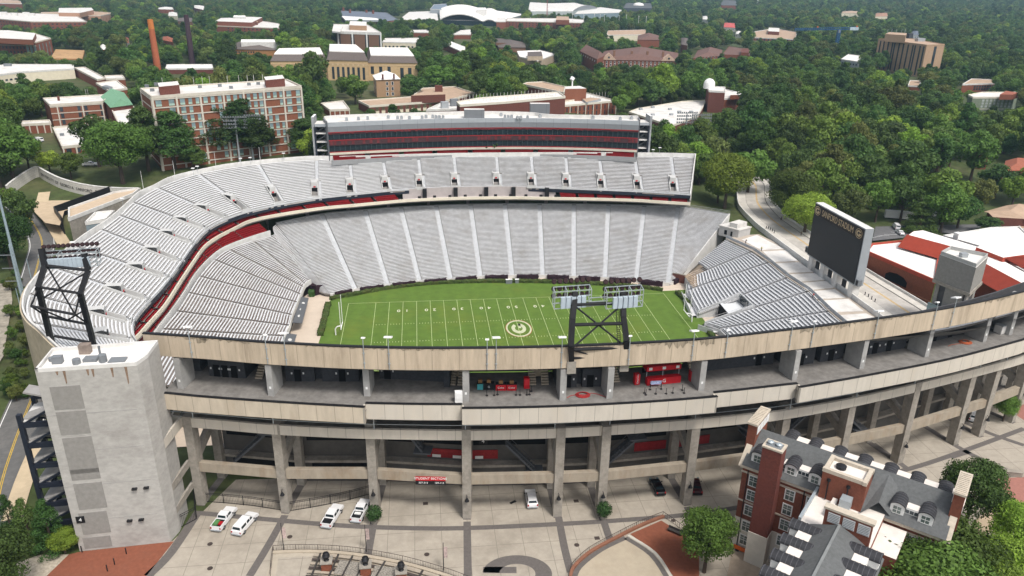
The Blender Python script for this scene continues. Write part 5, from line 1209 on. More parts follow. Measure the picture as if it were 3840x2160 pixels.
def vehicle(kind, name, label, cat, P, rz, paint, group=None, extras=None):
    """kind: sedan, suv, pickup, crew, capped, van. front is +x"""
    o = thing(name, label, cat, P, rz, group)
    prof = {'sedan': (4.8, 1.84, [(-2.4, .35), (-2.42, .85), (-2.3, 1.0), (-1.6, 1.06), (1.0, .98), (2.1, .82), (2.38, .6), (2.4, .35)], [(-1.75, 1.0), (-1.05, 1.42), (.2, 1.45), (1.1, .98)]),
            'suv': (4.9, 1.98, [(-2.45, .4), (-2.45, 1.0), (-2.35, 1.12), (1.2, 1.12), (2.2, 1.0), (2.45, .75), (2.45, .4)], [(-2.35, 1.1), (-2.0, 1.74), (.3, 1.78), (1.25, 1.1)]),
            'pickup': (5.9, 2.0, [(-2.95, .5), (-2.95, 1.15), (.0, 1.15), (1.5, 1.2), (2.75, 1.1), (2.95, .85), (2.95, .45)], [(-.75, 1.12), (-.55, 1.85), (.65, 1.87), (1.5, 1.16)]),
            'crew': (5.9, 2.0, [(-2.95, .5), (-2.95, 1.15), (.0, 1.15), (1.5, 1.2), (2.75, 1.1), (2.95, .85), (2.95, .45)], [(-1.25, 1.12), (-1.05, 1.85), (.65, 1.87), (1.5, 1.16)]),
            'capped': (5.6, 1.95, [(-2.8, .5), (-2.8, 1.15), (.0, 1.15), (1.5, 1.2), (2.6, 1.08), (2.8, .85), (2.8, .45)], [(-2.7, 1.12), (-2.45, 1.86), (.6, 1.84), (1.5, 1.16)]),
            'van': (5.5, 2.0, [(-2.75, .4), (-2.75, 1.2), (1.7, 1.2), (2.5, 1.05), (2.75, .8), (2.75, .4)], [(-2.72, 1.18), (-2.65, 2.1), (1.0, 2.1), (1.9, 1.18)])}[kind]
    Ln, W, body, cab = prof; M_ = MB()
    def extr(pf, w0, w1, z0, z1, mi=0):
        n = len(pf); ww = lambda z: w0+(w1-w0)*min(1, max(0, (z-z0)/(z1-z0)))
        Lq = [(x, ww(z)/2, z) for x, z in pf]; Rq = [(x, -ww(z)/2, z) for x, z in pf]
        M_.add(Lq+Rq, [tuple(range(n-1, -1, -1)), tuple(range(n, 2*n))]+[(i, (i+1) % n, n+(i+1) % n, n+i) for i in range(n)], mi)
    extr(body, W, W*.97, .4, 1.1)
    bed = kind in ('pickup', 'crew'); M_.build('body', paint, o, loc=(0, 0, 0))
    M_ = MB(); extr(cab, W*.95, W*.76, 1.1, cab[1][1]); cb_ = M_.build('cabin', paint, o, loc=(0, 0, 0))
    # glazing panes, a hair proud of the cabin skin
    (x0, z0), (x1, z1), (x2, z2), (x3, z3) = cab
    def pane(nm, pts):
        M2 = MB(); M2.add(pts, [(0, 1, 2, 3)]); M2.build(nm, GLASS, o, loc=(0, 0, 0))
    ww = lambda z: (W*.95+(W*.76-W*.95)*min(1, max(0, (z-1.1)/(cab[1][1]-1.1))))/2
    def edge(xa, za, xb, zb, f0, f1, nx, nz):
        p = lambda f, s: (xa+(xb-xa)*f+nx*.02, s*(ww(za+(zb-za)*f)*.86), za+(zb-za)*f+nz*.02); return [p(f0, 1), p(f1, 1), p(f1, -1), p(f0, -1)]
    pane('rear_window', edge(x0, z0, x1, z1, .3, .88, -1, .3)); pane('windscreen', edge(x3, z3, x2, z2, .12, .9, 1, .6))
    for s in (-1, 1):
        lo, hi = z0+(z1-z0)*.25, z0+(z1-z0)*.86
        spans = [(x0+(x1-x0)*.8+.12, -.1), (.0, x3-(x3-x2)*.55)] if kind not in ('capped',) else [(-2.3, -.9), (-.65, .15), (.25, 1.0)]
        if kind == 'van': spans = [(.5, 1.3)]
        for a, b_ in spans:
            if b_-a > .25: 
                sh = .25 if b_ > .5 else 0
                pane('side_window', [(a, s*(ww(lo)+.015), lo), (b_, s*(ww(lo)+.015), lo), (b_-sh, s*(ww(hi)+.015), hi), (a+.08, s*(ww(hi)+.015), hi)])
    if bed:
        xb = cab[0][0]-.1; M_ = MB(); M_.box(((-2.82+xb)/2, 0, 1.165), (xb+2.82, W*.84, .02)); M_.build('bed_liner', CAP, o, loc=(0, 0, 0))
        for s in (-1, 1): M_ = MB(); M_.box(((-2.9+xb)/2, s*W*.455, 1.22), (xb+2.9, W*.07, .16)); M_.build('bed_side', paint, o, loc=(0, 0, 0))
        M_ = MB(); M_.box((-2.9, 0, 1.2), (.1, W*.95, .2)); M_.build('tailgate', paint, o, loc=(0, 0, 0))
    wx = Ln*.31
    for sx_ in (-1, 1):
        for s in (-1, 1):
            M_ = MB(); M_.tube((sx_*wx, s*(W/2-.24), .36), (sx_*wx, s*(W/2+.02), .36), .36, n=16); wl_ = M_.build('wheel', TYRE, o, loc=(0, 0, 0)); M_ = MB(); M_.tube((sx_*wx, s*(W/2-.1), .36), (sx_*wx, s*(W/2+.035), .36), .21, n=12); r_ = M_.build('rim', GREYL, wl_, loc=(0, 0, 0))
    for s in (-1, 1):
        M_ = MB(); M_.box((-Ln/2+.02, s*W*.42, .92), (.12, .22, .34)); M_.build('tail_lamp', TAIL, o, loc=(0, 0, 0)); M_ = MB(); M_.box((Ln/2-.06, s*W*.38, .78), (.14, .36, .18)); M_.build('headlight', WINB, o, loc=(0, 0, 0))
        M_ = MB(); M_.box((cab[3][0]-.35, s*(W/2+.12), 1.12), (.16, .22, .16)); M_.build('wing_mirror', CAP, o, loc=(0, 0, 0))
    M_ = MB(); M_.box((-Ln/2-.05, 0, .5), (.14, W*.9, .2)); M_.build('bumper', GREY if paint is CARW else CAP, o, loc=(0, 0, 0))
    for dims, pos, m in (extras or []): M_ = MB(); M_.box(pos, dims); M_.build('cargo', m, o, loc=(0, 0, 0))
    return o
def head(a, b_, z=14.05):
    p, q = atz(*a, z), atz(*b_, z); return (p+q)/2, math.atan2((q-p)[1], (q-p)[0])
P, r = head(LL(1640, 1110), LL(1748, 968)); vehicle('pickup', 'pickup_truck', 'white pickup truck with a green and red load in its bed, leftmost on the plaza', 'pickup truck', P, r, CARW, None, [((1.3, .8, .3), (-2.0, .3, 1.32), mat('green_tarp', (.08, .2, .07), n=.4)), ((.8, .6, .25), (-2.0, -.5, 1.3), TAIL)])
P, r = head(LL(1790, 1148), LL(1915, 1003)); vehicle('capped', 'pickup_truck', 'white pickup truck with a white covered bed, second from the left on the plaza', 'pickup truck', P, r, CARW)
P, r = head(LL(2465, 1092), LL(2555, 945)); vehicle('crew', 'pickup_truck', 'white pickup truck with an empty black bed, left of the similar one by the column', 'pickup truck', P, r, CARW)
P, r = head(LM(112, 1050), LM(185, 905)); vehicle('pickup', 'pickup_truck', 'white pickup truck with a white item in its long black bed beside the potted shrub', 'pickup truck', P, r, CARW, None, [((.5, 1.1, .2), (-1.6, 0, 1.28), WHITE)])
P, r = head(LM(1443, 938), LM(1423, 830)); vehicle('suv', 'parked_car', 'white sport utility car parked alone under the stand between the middle columns', 'car', P, r, CARW)
P, r = head(LM(2412, 852), LM(2355, 735)); vehicle('sedan', 'parked_car', 'black sedan parked under the stand on the right', 'car', P, r, CARK)
P, r = head(LR(115, 862), LR(80, 715)); gc = vehicle('sedan', 'parked_car', 'small dark red and black utility cart half hidden behind a column', 'cart', P, r, mat('maroon_paint', (.04, .008, .01), rough=.3))
P, r = head(LR(2190, 300), LR(2215, 225)); vehicle('suv', 'parked_car', 'white car parked between the far right columns of the near stand', 'car', P, r, CARW)
# ================================================================ light towers
def lights_rack(t, P0, X, Z, w, rows, cols, par, lean):
    """steel lamp rack: frame rails with a grid of dark lamps and pale ballast boxes"""
    X = np.array(X); Yv = np.array(lean); M_ = MB()
    for k in (0, 1):
        for h in (0, 1.0, 2.0, 2.9):
            M_.beam(P0-X*w/2+(0, 0, h)+Yv*k*1.8*(1-.0*h), P0+X*w/2+(0, 0, h)+Yv*k*1.8, .12)
        for f in (-.5, -.17, .17, .5): M_.beam(P0+X*w*f+Yv*k*1.8, P0+X*w*f+(0, 0, 2.9)+Yv*k*1.8, .12)
    for f in (-.5, -.17, .17, .5):
        for h in (0, 2.9): M_.beam(P0+X*w*f+(0, 0, h), P0+X*w*f+(0, 0, h)+Yv*1.8, .1)
    M_.build('rack_frame', GALV, par)
    for r in range(rows):
        for c_ in range(cols):
            p = P0+X*w*(-.47+.94*c_/(cols-1))+(0, 0, 1.3+r*1.25)+Yv*1.9; M_ = MB(); M_.tube(p, p+np.array((0, .35, -.15)), .36, .46, n=8); M_.build('lamp', mat('lamp_dark_bronze', (.035, .018, .02), n=.2), par)
    for c_ in range(cols-1):
        if c_ in (0,): continue
        p = P0+X*w*(-.42+.84*c_/(cols-1))+(0, 0, 1.1)-Yv*.3; M_ = MB(); M_.box(p, (.72, .45, 1.9), ax=X); M_.build('ballast_box', mat('ballast_blue_grey', (.40, .47, .53), n=.08), par)
lk = thing('light_tower', 'black bent steel floodlight tower on brackets at the middle of the concrete parapet', 'light tower', (18, -108, 44))
def legpath(pts, ys_): return [aty(x, y, Y) for (x, y), Y in zip(pts, ys_)]
LA = legpath([(1437, 908), (1436, 870), (1440, 800), (1447, 733)], (-108.6, -109.6, -108.4, -106.8)); LB = legpath([(1570, 903), (1576, 856), (1568, 795), (1567, 730)], (-107.8, -108.8, -107.6, -106.)) 
for leg in (LA, LB):
    M_ = MB()
    for a, b_ in zip(leg[:-1], leg[1:]): M_.beam(a, b_, .85, .9, upv=(0, 1, 0))
    M_.build('leg', CAP, lk); M_ = MB(); c = leg[0]; M_.box((c[0], c[1]+.2, c[2]-1.0), (1.5, 1.5, 2.2)); M_.build('bracket', CONC, lk)
def inter(leg, f):
    d = np.r_[0, np.cumsum([np.linalg.norm(b_-a) for a, b_ in zip(leg[:-1], leg[1:])])]; t = f*d[-1]; return np.array([np.interp(t, d, [p[k] for p in leg]) for k in range(3)])
for f in (.06, .21, .56, .83): M_ = MB(); M_.tube(inter(LA, f), inter(LB, f), .3, n=8); M_.build('cross_tube', CAP, lk)
for fa, fb in ((.22, .82), (.82, .22)): M_ = MB(); M_.tube(inter(LA, fa), inter(LB, fb), .16, n=6); M_.build('brace', CAP, lk)
mid_ = (inter(LA, .06)+inter(LB, .06))/2
for f in (LA, LB): M_ = MB(); M_.tube(inter(f, .21), mid_, .15, n=6); M_.build('brace', CAP, lk)
M_ = MB(); a, b_ = inter(LB, .25)+(-1.2, -.2, 0), inter(LB, .95)+(-1.0, 0, 0)
for s in (-.25, .25): M_.beam(a+(s, 0, 0), b_+(s, 0, 0), .08)
for k in range(26): c = a+(b_-a)*k/25; M_.beam(c-(.25, 0, 0), c+(.25, 0, 0), .06)
M_.build('ladder', CAP, lk)
Xr = (LB[-1]-LA[-1]); Xr[2] = 0; Wd = np.linalg.norm(Xr); Xr /= Wd
for (xa, xb) in ((1390, 1492), (1520, 1622)):
    Pc = aty((xa+xb)/2, 768, -107.2); w_ = np.linalg.norm(aty(xb, 765, -107.2)-aty(xa, 769, -107.2)); Pc[2] -= .6
    lights_rack(lk, Pc+(0, 0, .2), Xr, 0, w_*.92, 3, 7, lk, (0, .95, .1))
M_ = MB(); Pc = aty(1505, 768, -107.)
for h in (0, .7, 1.4): M_.beam(Pc-Xr*1.6+(0, 0, h), Pc+Xr*1.6+(0, 0, h), .12)
M_.build('rack_frame', GALV, lk)
# second tower at the left end of the horseshoe
l2 = thing('light_tower', 'black bent steel floodlight tower at the left end behind the blank concrete tower', 'light tower', (-106, -66, 34))
g = lambda x, y, Y: aty(x, y, Y)
LA = [g(137, 885, -71), g(127, 850, -71), g(96, 722, -72.5), g(113, 668, -71.), g(104, 625, -70)]
LB = [g(238, 880, -70), g(229, 840, -70), g(202, 738, -71.5), g(222, 680, -70), g(212, 638, -69)]
for leg in (LA, LB):
    M_ = MB()
    for a, b_ in zip(leg[:-1], leg[1:]): M_.beam(a, b_, .9, .95, upv=(0, 1, 0))
    M_.build('leg', CAP, l2); M_ = MB(); c = leg[0]; M_.box((c[0], c[1], c[2]-5), (1.6, 1.6, 10)); M_.build('bracket', CAP, l2)
for a, b_, r_ in ((g(113, 668, -71), g(222, 680, -70), .32), (g(97, 722, -72.5), g(202, 738, -71.5), .28), (g(115, 795, -71.6), g(218, 815, -70.6), .28), (g(136, 845, -71), g(230, 862, -70), .3), (g(78, 770, -74), g(188, 791, -73), .28)): M_ = MB(); M_.tube(a, b_, r_, n=8); M_.build('cross_tube', CAP, l2)
for a, b_ in ((g(120, 672, -71), g(188, 790, -73)), (g(218, 685, -70), g(112, 748, -72)), (g(97, 722, -72.5), g(78, 770, -74)), (g(202, 740, -71.5), g(188, 791, -73)), (g(78, 770, -74), g(108, 790, -71.8)), (g(188, 791, -73), g(222, 815, -70.6)), (g(78, 768, -74), g(170, 805, -71.4)), (g(220, 776, -71), g(170, 805, -71.4))): M_ = MB(); M_.tube(a, b_, .17, n=6); M_.build('brace', CAP, l2)
Xr = LB[-1]-LA[-1]; Xr[2] = 0; Xr /= np.linalg.norm(Xr)
Pc = g(175, 668, -69.6); w_ = np.linalg.norm(g(245, 678, -69)-g(102, 660, -70)); lights_rack(l2, Pc-(0, 0, .4), Xr, 0, w_, 3, 12, l2, (0, .95, .1))
# ---- lamps along the parapet
def par_lamp(x, y, big, label, grp):
    P = atz(x, y, ZP+2.2)[:2]; _, q, u = nearest(PC, P)
    k = int(min(u, len(PC)-2)); t = PC[k+1]-PC[k]; t /= np.linalg.norm(t); n_ = np.array((-t[1], t[0])); q = q-n_*.18; zt_ = zat(y, q)
    o = thing('floodlight_pole', label, 'floodlight', (*q, zpb), math.atan2(t[1], t[0]), grp); h = zt_-zpb
    M_ = MB(); M_.tube((0, 0, .2), (0, 0, h), .07, n=6); M_.box((0, .05, 1.2), (.4, .15, .1)); M_.box((0, .05, 3.0), (.4, .15, .1)); M_.build('pole', GALV, o, loc=(0, 0, 0))
    M_ = MB(); s = 1.25 if big else .6; M_.box((0, .25, h+.1), (s, s*.95, .22), az=(0, .35, 1), ax=(1, 0, 0)); M_.build('lamp_head', WHITE, o, loc=(0, 0, 0))
for x, y, bg_ in ((463, 825, 1), (708, 841, 1), (653, 845, 0), (908, 853, 0), (974, 851, 1), (1226, 857, 0), (1249, 852, 1), (1418, 851, 1), (1594, 848, 0), (1756, 835, 1), (1849, 833, 0), (2010, 811, 1), (2076, 811, 0), (2231, 785, 1), (2379, 763, 0), (2417, 751, 1)):
    par_lamp(x, y, bg_, 'white square floodlight on a thin pole along the concrete parapet' if bg_ else 'small white lamp on a thin pole along the concrete parapet', 'square parapet floodlights' if bg_ else 'small parapet lamps')
# ---- flagpoles and lamps on the far rim
fp = None
for x, yt, yb in ((360, 430, 470), (440, 398, 442), (543, 380, 417), (655, 362, 405)):
    P = atz(x*1., yb, ZB+1.2); 
    h = zat(yt, P)-P[2]
    if fp is None: fp = thing('rim_pole', 'thin pale pole rising from the rear rim of the horseshoe upper deck', 'pole', P, group='thin poles on the rear rim'); M_ = MB(); M_.tube((0, 0, -1), (0, 0, h), .1, .05, n=6); M_.build('shaft', WHITEW, fp, loc=(0, 0, 0))
    else: dup(fp, P)
fl_ = None
for x, y in ((485, 424), (496, 419), (605, 399), (629, 397), (713, 386), (1643, 377), (1660, 372), (307, 500), (182, 610)):
    P = atz(x, y, ZB+3.6)
    if fl_ is None: fl_ = thing('rim_lamp', 'small white lamp on a short post on the rear rim of the horseshoe deck', 'lamp', P, group='small lamps on the rear rim'); M_ = MB(); M_.tube((0, 0, -2.6), (0, 0, 0), .06, n=5); M_.build('post', GREY, fl_, loc=(0, 0, 0)); M_ = MB(); M_.box((0, 0, .1), (1.1, .8, .2)); M_.build('lamp_head', WHITE, fl_, loc=(0, 0, 0))
    else: dup(fl_, P)
# tall light masts behind the stand
lm = None
for x, yt, yb, d in ((600, 296, 404, 0), (634, 292, 400, 0), (1724, 285, 382, 0), (1760, 290, 385, 0)):
    P = base_pt(x+(3 if x < 1000 else 4)*2.2*(1 if x < 1000 else -1)*.6, yb+4); zt_ = zat(yt, P)
    if lm is None:
        h0 = zt_-P[2]; lm = thing('light_mast', 'tall grey floodlight mast with a wide rack behind the far upper deck', 'light mast', P, group='tall light masts behind the far deck'); M_ = MB(); M_.tube((0, 0, 0), (0, 0, h0), .5, .25, n=8); M_.build('mast', GREY, lm, loc=(0, 0, 0))
        M_ = MB()
        for k in range(4): M_.box((0, -.3, h0-k*1.5), (10, .25, .15))
        M_.build('rack', GREY, lm, loc=(0, 0, 0))
        for k in range(4):
            for c_ in range(10): M_ = MB(); M_.box((-4.6+c_*1.02, -.5, h0-k*1.5+.45), (.6, .4, .6)); M_.build('lamp', GREYL, lm, loc=(0, 0, 0))
    else: dup(lm, P, sc_=(zt_-P[2])/h0)
# goal posts
def goal(x, y, s, label):
    o = thing('goal_post', label, 'goal post', (x, y, 0)); M_ = MB()
    pts = [(x, y, 0), (x, y, 2.0), (x-s*.5, y, 2.75), (x-s*1.6, y, 3.05), (x-s*2.0, y, 3.05)]
    for a, b_ in zip(pts[:-1], pts[1:]): M_.tube(a, b_, .2, n=8)
    M_.build('gooseneck', WHITE, o); M_ = MB(); M_.tube((x-s*2.0, y-2.83, 3.05), (x-s*2.0, y+2.83, 3.05), .14, n=8); M_.build('crossbar', WHITE, o)
    for q in (-2.83, 2.83): M_ = MB(); M_.tube((x-s*2.0, y+q, 3.05), (x-s*2.0, y+q, 12.2), .1, n=6); M_.build('upright', WHITE, o)
goal(-54.864-2.0, 0, -1, 'white goal post at the left end of the field by the short hedge'); goal(54.864+2.0, 0, 1, 'white goal post at the right end of the field before the end stand')
# tunnel awning with emblems and corner planting at the left end
aw = thing('awning', 'dark grey sloping awning with pale oval emblems below the left end seats', 'awning', (*atz(*EE(2250, 900), 2.5)[:2], 0))
for q in (((2275, 790), (2330, 800), (2280, 990), (2205, 985)), ((2165, 1065), (2240, 1075), (2215, 1150), (2140, 1145))):
    zz = (4.1, 2.6, 2.6, 4.1); P_ = [atz(*EE(*k), z) for k, z in zip(q, zz)]; M_ = MB(); M_.quad(*P_); M_.quad(*[p-(0, 0, .15) for p in P_[::-1]]); ap = M_.build('canopy', GREYP, aw)
    for f in ((.25, .5, .75) if q[0][0] == 2275 else (.6,)):
        c = (P_[0]*(1-f)+P_[3]*f)*.5+(P_[1]*(1-f)+P_[2]*f)*.5; u = (P_[3]-P_[0])/np.linalg.norm(P_[3]-P_[0])*.9; v = (P_[1]-P_[0])/np.linalg.norm(P_[1]-P_[0])*.7; M_ = MB(); nn_ = 14
        M_.add([c+u*math.cos(i*2*math.pi/nn_)+v*math.sin(i*2*math.pi/nn_)+(0, 0, .06) for i in range(nn_)], [tuple(range(nn_))]); M_.build('emblem', WHITEW, ap)
hedge('purple_hedge', [atz(*EE(x, y), 0)[:2] for x, y in ((2310, 760), (2360, 730), (2430, 770))], 5, 0, 3.4, PURPLE, 'dark purple hedge mound in the corner between the left end stand and far stand', None, .25)
hedge('hedge', [atz(*EE(x, y), 0)[:2] for x, y in ((2335, 785), (2375, 785))], 1.6, 0, 2.2, SHRUB, 'small bright green shrub inside the dark purple corner hedge')
pw = thing('brick_wall', 'short dark brick wall at the right foot of the far stand', 'wall', (*atz(1700, 705, 0)[:2], 0)); M_ = MB(); a, b_ = atz(1690, 708, 0)[:2], atz(1722, 714, 0)[:2]; M_.ribbon([a, b_], 0, 3.2, .6); M_.build('wall', BRICKD, pw); M_ = MB(); M_.ribbon([a, b_], 3.2, 3.4, .7); M_.build('coping', CONC, pw)
# ================================================================ buildings
VPD = ((1920+F_PX*(-rt[2])/(-fw[2]))/S_, (1080-F_PX*(-up[2])/(-fw[2]))/S_)
BLD = []   # (name, label, footprint, z0, z1, screen box, distance)
def foot(roofpx, base=None, hgt=None):
    if base is not None:
        i, yb = base; yb = yb/3; xr, yr = roofpx[i]; xb = xr+(VPD[0]-xr)*(yb-yr)/(VPD[1]-yr); G = base_pt(xb, yb); zr = zat(yr, G)
    else:
        zr = 40.
        for _ in range(30):
            P = np.mean([atz(x, y, zr) for x, y in roofpx], 0); zr = .5*zr+.5*(gz(P[0], P[1])+hgt)
    fp = [atz(x, y, zr)[:2] for x, y in roofpx]; z0 = min(gz(*p) for p in fp)-.6
    return fp, z0, zr
class Bld:
    def __init__(s, name, label, roofpx, wall, roof, base=None, hgt=None, par=.7, cat='building', group=None, trim=None, hide=True):
        s.fp, s.z0, s.z1 = foot(roofpx, base, hgt); c = np.mean(s.fp, 0)
        ar = sum(s.fp[i][0]*s.fp[(i+1) % len(s.fp)][1]-s.fp[(i+1) % len(s.fp)][0]*s.fp[i][1] for i in range(len(s.fp))); s.cw = ar < 0
        s.o = thing(name, label, cat, (*c, s.z0), 0, group); s.wall = wall
        M_ = MB(); M_.prism(s.fp, s.z0, s.z1, 0); s.w = M_.build('wall', wall, s.o)
        M_ = MB(); M_.prism([p*.985+c*.015 for p in s.fp], s.z1, s.z1+.05, 0); s.r = M_.build('roof', roof, s.o)
        if par:
            ring_ = [p for p in (s.fp if not s.cw else s.fp[::-1])]; ring_.append(ring_[0]); M_ = MB()
            for a, b_ in zip(ring_[:-1], ring_[1:]):
                d = (b_-a)/np.linalg.norm(b_-a); n_ = np.array((-d[1], d[0])); M_.ribbon([a-n_*.12, b_-n_*.12], s.z1-.5, s.z1+par, .5)
            s.p = M_.build('parapet', trim or WHITEW, s.o)
        s.px = roofpx; pts = np.array([px((*p, z)) for p in s.fp for z in (s.z0, s.z1)])
        if hide: BLD.append((s.o, s.fp, s.z0, s.z1, (pts[:, 0].min(), pts[:, 1].min(), pts[:, 0].max(), pts[:, 1].max()), float((np.r_[c, s.z1]-CAM)@fw)))
    def edge(s, i):
        a, b_ = s.fp[i], s.fp[(i+1) % len(s.fp)]; t = (b_-a)/np.linalg.norm(b_-a); n_ = np.array((t[1], -t[0])) if not s.cw else np.array((-t[1], t[0])); return a, b_, t, n_
    def windows(s, i, cols, rows, w, h, m=WIN, f0=.04, f1=.96, zlo=1.2, zhi=None, frame=None, gap=None, name='window', proud=.05, arch=False):
        a, b_, t, n_ = s.edge(i); L = np.linalg.norm(b_-a); zhi = s.z1-.9 if zhi is None else zhi; zlo = s.z0+zlo
        B_ = MB(); B_.box((0, 0, 0), (w, .1, h)); F_ = None
        if frame: F_ = MB(); F_.box((0, .01, 0), (w+.35, .06, h+.35))
        wm = fmesh = None; ang = math.atan2(t[1], t[0])
        xs = [(f0+(f1-f0)*(k+.5)/cols)*L for k in range(cols)] if not hasattr(cols, '__len__') else [c*L for c in cols]
        zz = [zlo+(zhi-zlo)*(k+.5)/rows for k in range(rows)]; n = 0
        for z in zz:
            for x in xs:
                if gap and gap(n): n += 1; continue
                n += 1; p = a+t*x+n_*proud
                if wm is None:
                    o = B_.build(name, m, s.o, loc=(0, 0, 0)); wm = o.data
                    if F_: ff = F_.build('frame', frame, o, loc=(0, 0, 0)); fmesh = ff.data
                else:
                    o = bpy.data.objects.new(name, wm); COL.objects.link(o); o.parent = s.o
                    if F_: ff = bpy.data.objects.new('frame', fmesh); COL.objects.link(ff); ff.parent = o
                o.location = (p[0]-s.o.location[0], p[1]-s.o.location[1], z-s.o.location[2]); o.rotation_euler = (0, 0, ang)
    def band(s, i, z0, z1, m, name='band', d=.06, f0=0, f1=1):
        a, b_, t, n_ = s.edge(i); L = b_-a; M_ = MB(); M_.ribbon([a+L*f0+n_*d, a+L*f1+n_*d], z0, z1, -.12 if s.cw else .12); return M_.build(name, m, s.o)
    def pil(s, i, fs, w, m, name='pilaster', d=.35, z0=None, z1=None):
        a, b_, t, n_ = s.edge(i)
        for f in fs: c = a*(1-f)+b_*f+n_*d/2; M_ = MB(); za, zb_ = s.z0 if z0 is None else z0, s.z1 if z1 is None else z1; M_.box((*c, (za+zb_)/2), (w, d, zb_-za), ax=(*t, 0)); M_.build(name, m, s.o)
    def block(s, q, h, m, mr, name='penthouse', zoff=0):
        fp = [atz(x, y, s.z1+h+zoff)[:2] for x, y in q]; M_ = MB(); M_.prism(fp, s.z1, s.z1+h+zoff, 0, 1); return M_.build(name, [m, mr], s.o)
    def unit(s, x, y, d=(1.6, 1.3, 1.2), m=GREYL):
        P = atz(x, y, s.z1); M_ = MB(); M_.box(P+(0, 0, d[2]/2), d, ax=(1, .2, 0)); M_.build('rooftop_unit', m, s.o)
    def pole(s, x, y, h=3): P = atz(x, y, s.z1); M_ = MB(); M_.tube(P, P+(0, 0, h), .09, n=5); M_.build('vent_pipe', WHITEW, s.o)
    def hip(s, h, m, over=.5, name='hip_roof', ridge=.5):
        """hipped roof over a four cornered footprint, ridge along the longer side"""
        fp = s.fp; c = np.mean(fp, 0); q = [p+(p-c)/np.linalg.norm(p-c)*over for p in fp]
        if np.linalg.norm(fp[1]-fp[0]) < np.linalg.norm(fp[2]-fp[1]): q = q[1:]+q[:1]
        m0, m1 = (q[0]+q[3])/2, (q[1]+q[2])/2; r0_, r1_ = m0+(m1-m0)*ridge*.5, m1-(m1-m0)*ridge*.5; z = s.z1+.06
        M_ = MB(); Z = lambda p, k: (*p, z+k)
        M_.quad(Z(q[0], 0), Z(q[1], 0), Z(r1_, h), Z(r0_, h)); M_.quad(Z(q[2], 0), Z(q[3], 0), Z(r0_, h), Z(r1_, h)); M_.add([Z(q[1], 0), Z(q[2], 0), Z(r1_, h)], [(0, 1, 2)]); M_.add([Z(q[3], 0), Z(q[0], 0), Z(r0_, h)], [(0, 1, 2)])
        M_.add([Z(p, -.02) for p in q], [(3, 2, 1, 0)]); return M_.build(name, m, s.o)
A_ = lambda *p: [RA_(*q) for q in p]
B2 = lambda *p: [RB_(*q) for q in p]
C2_ = lambda *p: [RC_(*q) for q in p]
D2 = lambda *p: [D(*q) for q in p]
FRAMEW = mat('frame_offwhite', (.56, .52, .45), n=.12, ns=.8, dirt=((.3, .26, .21), .5), ds=.4)
# 1 long white framed brick dormitory
b = Bld('dormitory', 'long seven storey brick dormitory with a white concrete frame left of the glass suite building', A_((1142, 738), (2275, 657), (2165, 607), (1060, 676)), BRICKO, ROOFW, base=(0, 1290), trim=FRAMEW)
H_ = (b.z1-b.z0); nf = 9; fh = 3.35
for k in range(nf+1): 
    z = b.z1-.6-k*fh
    if z > b.z0: b.band(0, z-.45, z, FRAMEW, 'floor_slab', .3); b.band(3, z-.45, z, FRAMEW, 'floor_slab', .3)
b.pil(0, [.004, .15, .30, .45, .585, .725, .865, .996], .75, FRAMEW); b.pil(3, [.02, .98], .7, FRAMEW)
L0 = [(.02, .056), (.10, .135), (.17, .20), (.222, .245), (.268, .29), (.318, .345), (.365, .39), (.412, .437), (.47, .495), (.515, .54), (.555, .575), (.605, .63), (.65, .675), (.69, .715), (.745, .77), (.79, .815), (.835, .855), (.885, .92), (.955, .985)]
for k in range(nf):
    zt_ = b.z1-1.15-k*fh; zb_ = zt_-2.5
    if zb_ < b.z0+.5: break
    for j, (f0, f1) in enumerate(L0):
        if k > 0 and (j*7+k*3) % 5 in (1, 3): continue
        o = b.band(0, zb_+.9, zt_, WINB, 'window', .12, f0, f1); o2 = b.band(0, zb_, zb_+.85, mat('aqua_panel', (.36, .50, .44), n=.15), 'spandrel', .11, f0, f1)
b.block(A_((1190, 625), (1340, 612), (1352, 640), (1200, 655)), 3.6, BRICKD, ROOFW); b.block(A_((1992, 580), (2130, 565), (2148, 592), (2005, 605)), 3.6, BRICKD, ROOFW)
for x, y in ((1110, 660), (1150, 690), (1180, 645), (1330, 690), (1745, 670), (1880, 645), (1660, 655), (1950, 640), (1510, 665)): b.unit(*RA_(x, y))
for x in (1230, 1465, 1530, 1585, 1720, 1805, 1870, 1918, 1985, 2100): b.pole(*RA_(x, 648-(x-1230)*.035), 3.5)
dorm_zg = b.z0
b = Bld('dormitory_wing', 'four storey brick wing with pale bands left of the green roofed pavilion', A_((375, 797), (775, 772), (855, 716), (325, 748)), BRICKO, ROOFW, base=(0, 962), trim=FRAMEW)
for k in range(5): b.band(0, b.z1-.6-k*3.3-.4, b.z1-.6-k*3.3, FRAMEW, 'floor_slab', .2)
b.pil(0, [.13, .6, .98], .6, FRAMEW)
for k in range(4):
    zt_ = b.z1-1.1-k*3.3
    for f in (.17, .50, .63, .93): b.band(0, zt_-2.3, zt_, WIN, 'window', .1, f, f+.06)
b.unit(*RA_(445, 760), (1, 1, 2.4), BRICKD); b.pole(*RA_(650, 715)); b.pole(*RA_(665, 712))
b = Bld('link_hall', 'low white roofed hall with pale columns in front of the brick wing', A_((470, 1115), (760, 1085), (730, 945), (400, 970)), BRICK, ROOFW, base=(0, 1168), trim=FRAMEW); b.pil(0, [.02, .35, .5, .97], .6, FRAMEW); b.windows(0, 4, 1, 2, 2); b.unit(*RA_(470, 1025))
b = Bld('link_hall', 'low flat white roofed link between the brick wing and the white framed dormitory', A_((905, 960), (1085, 900), (1010, 812), (845, 835)), BRICK, ROOFW, hgt=9, trim=FRAMEW)
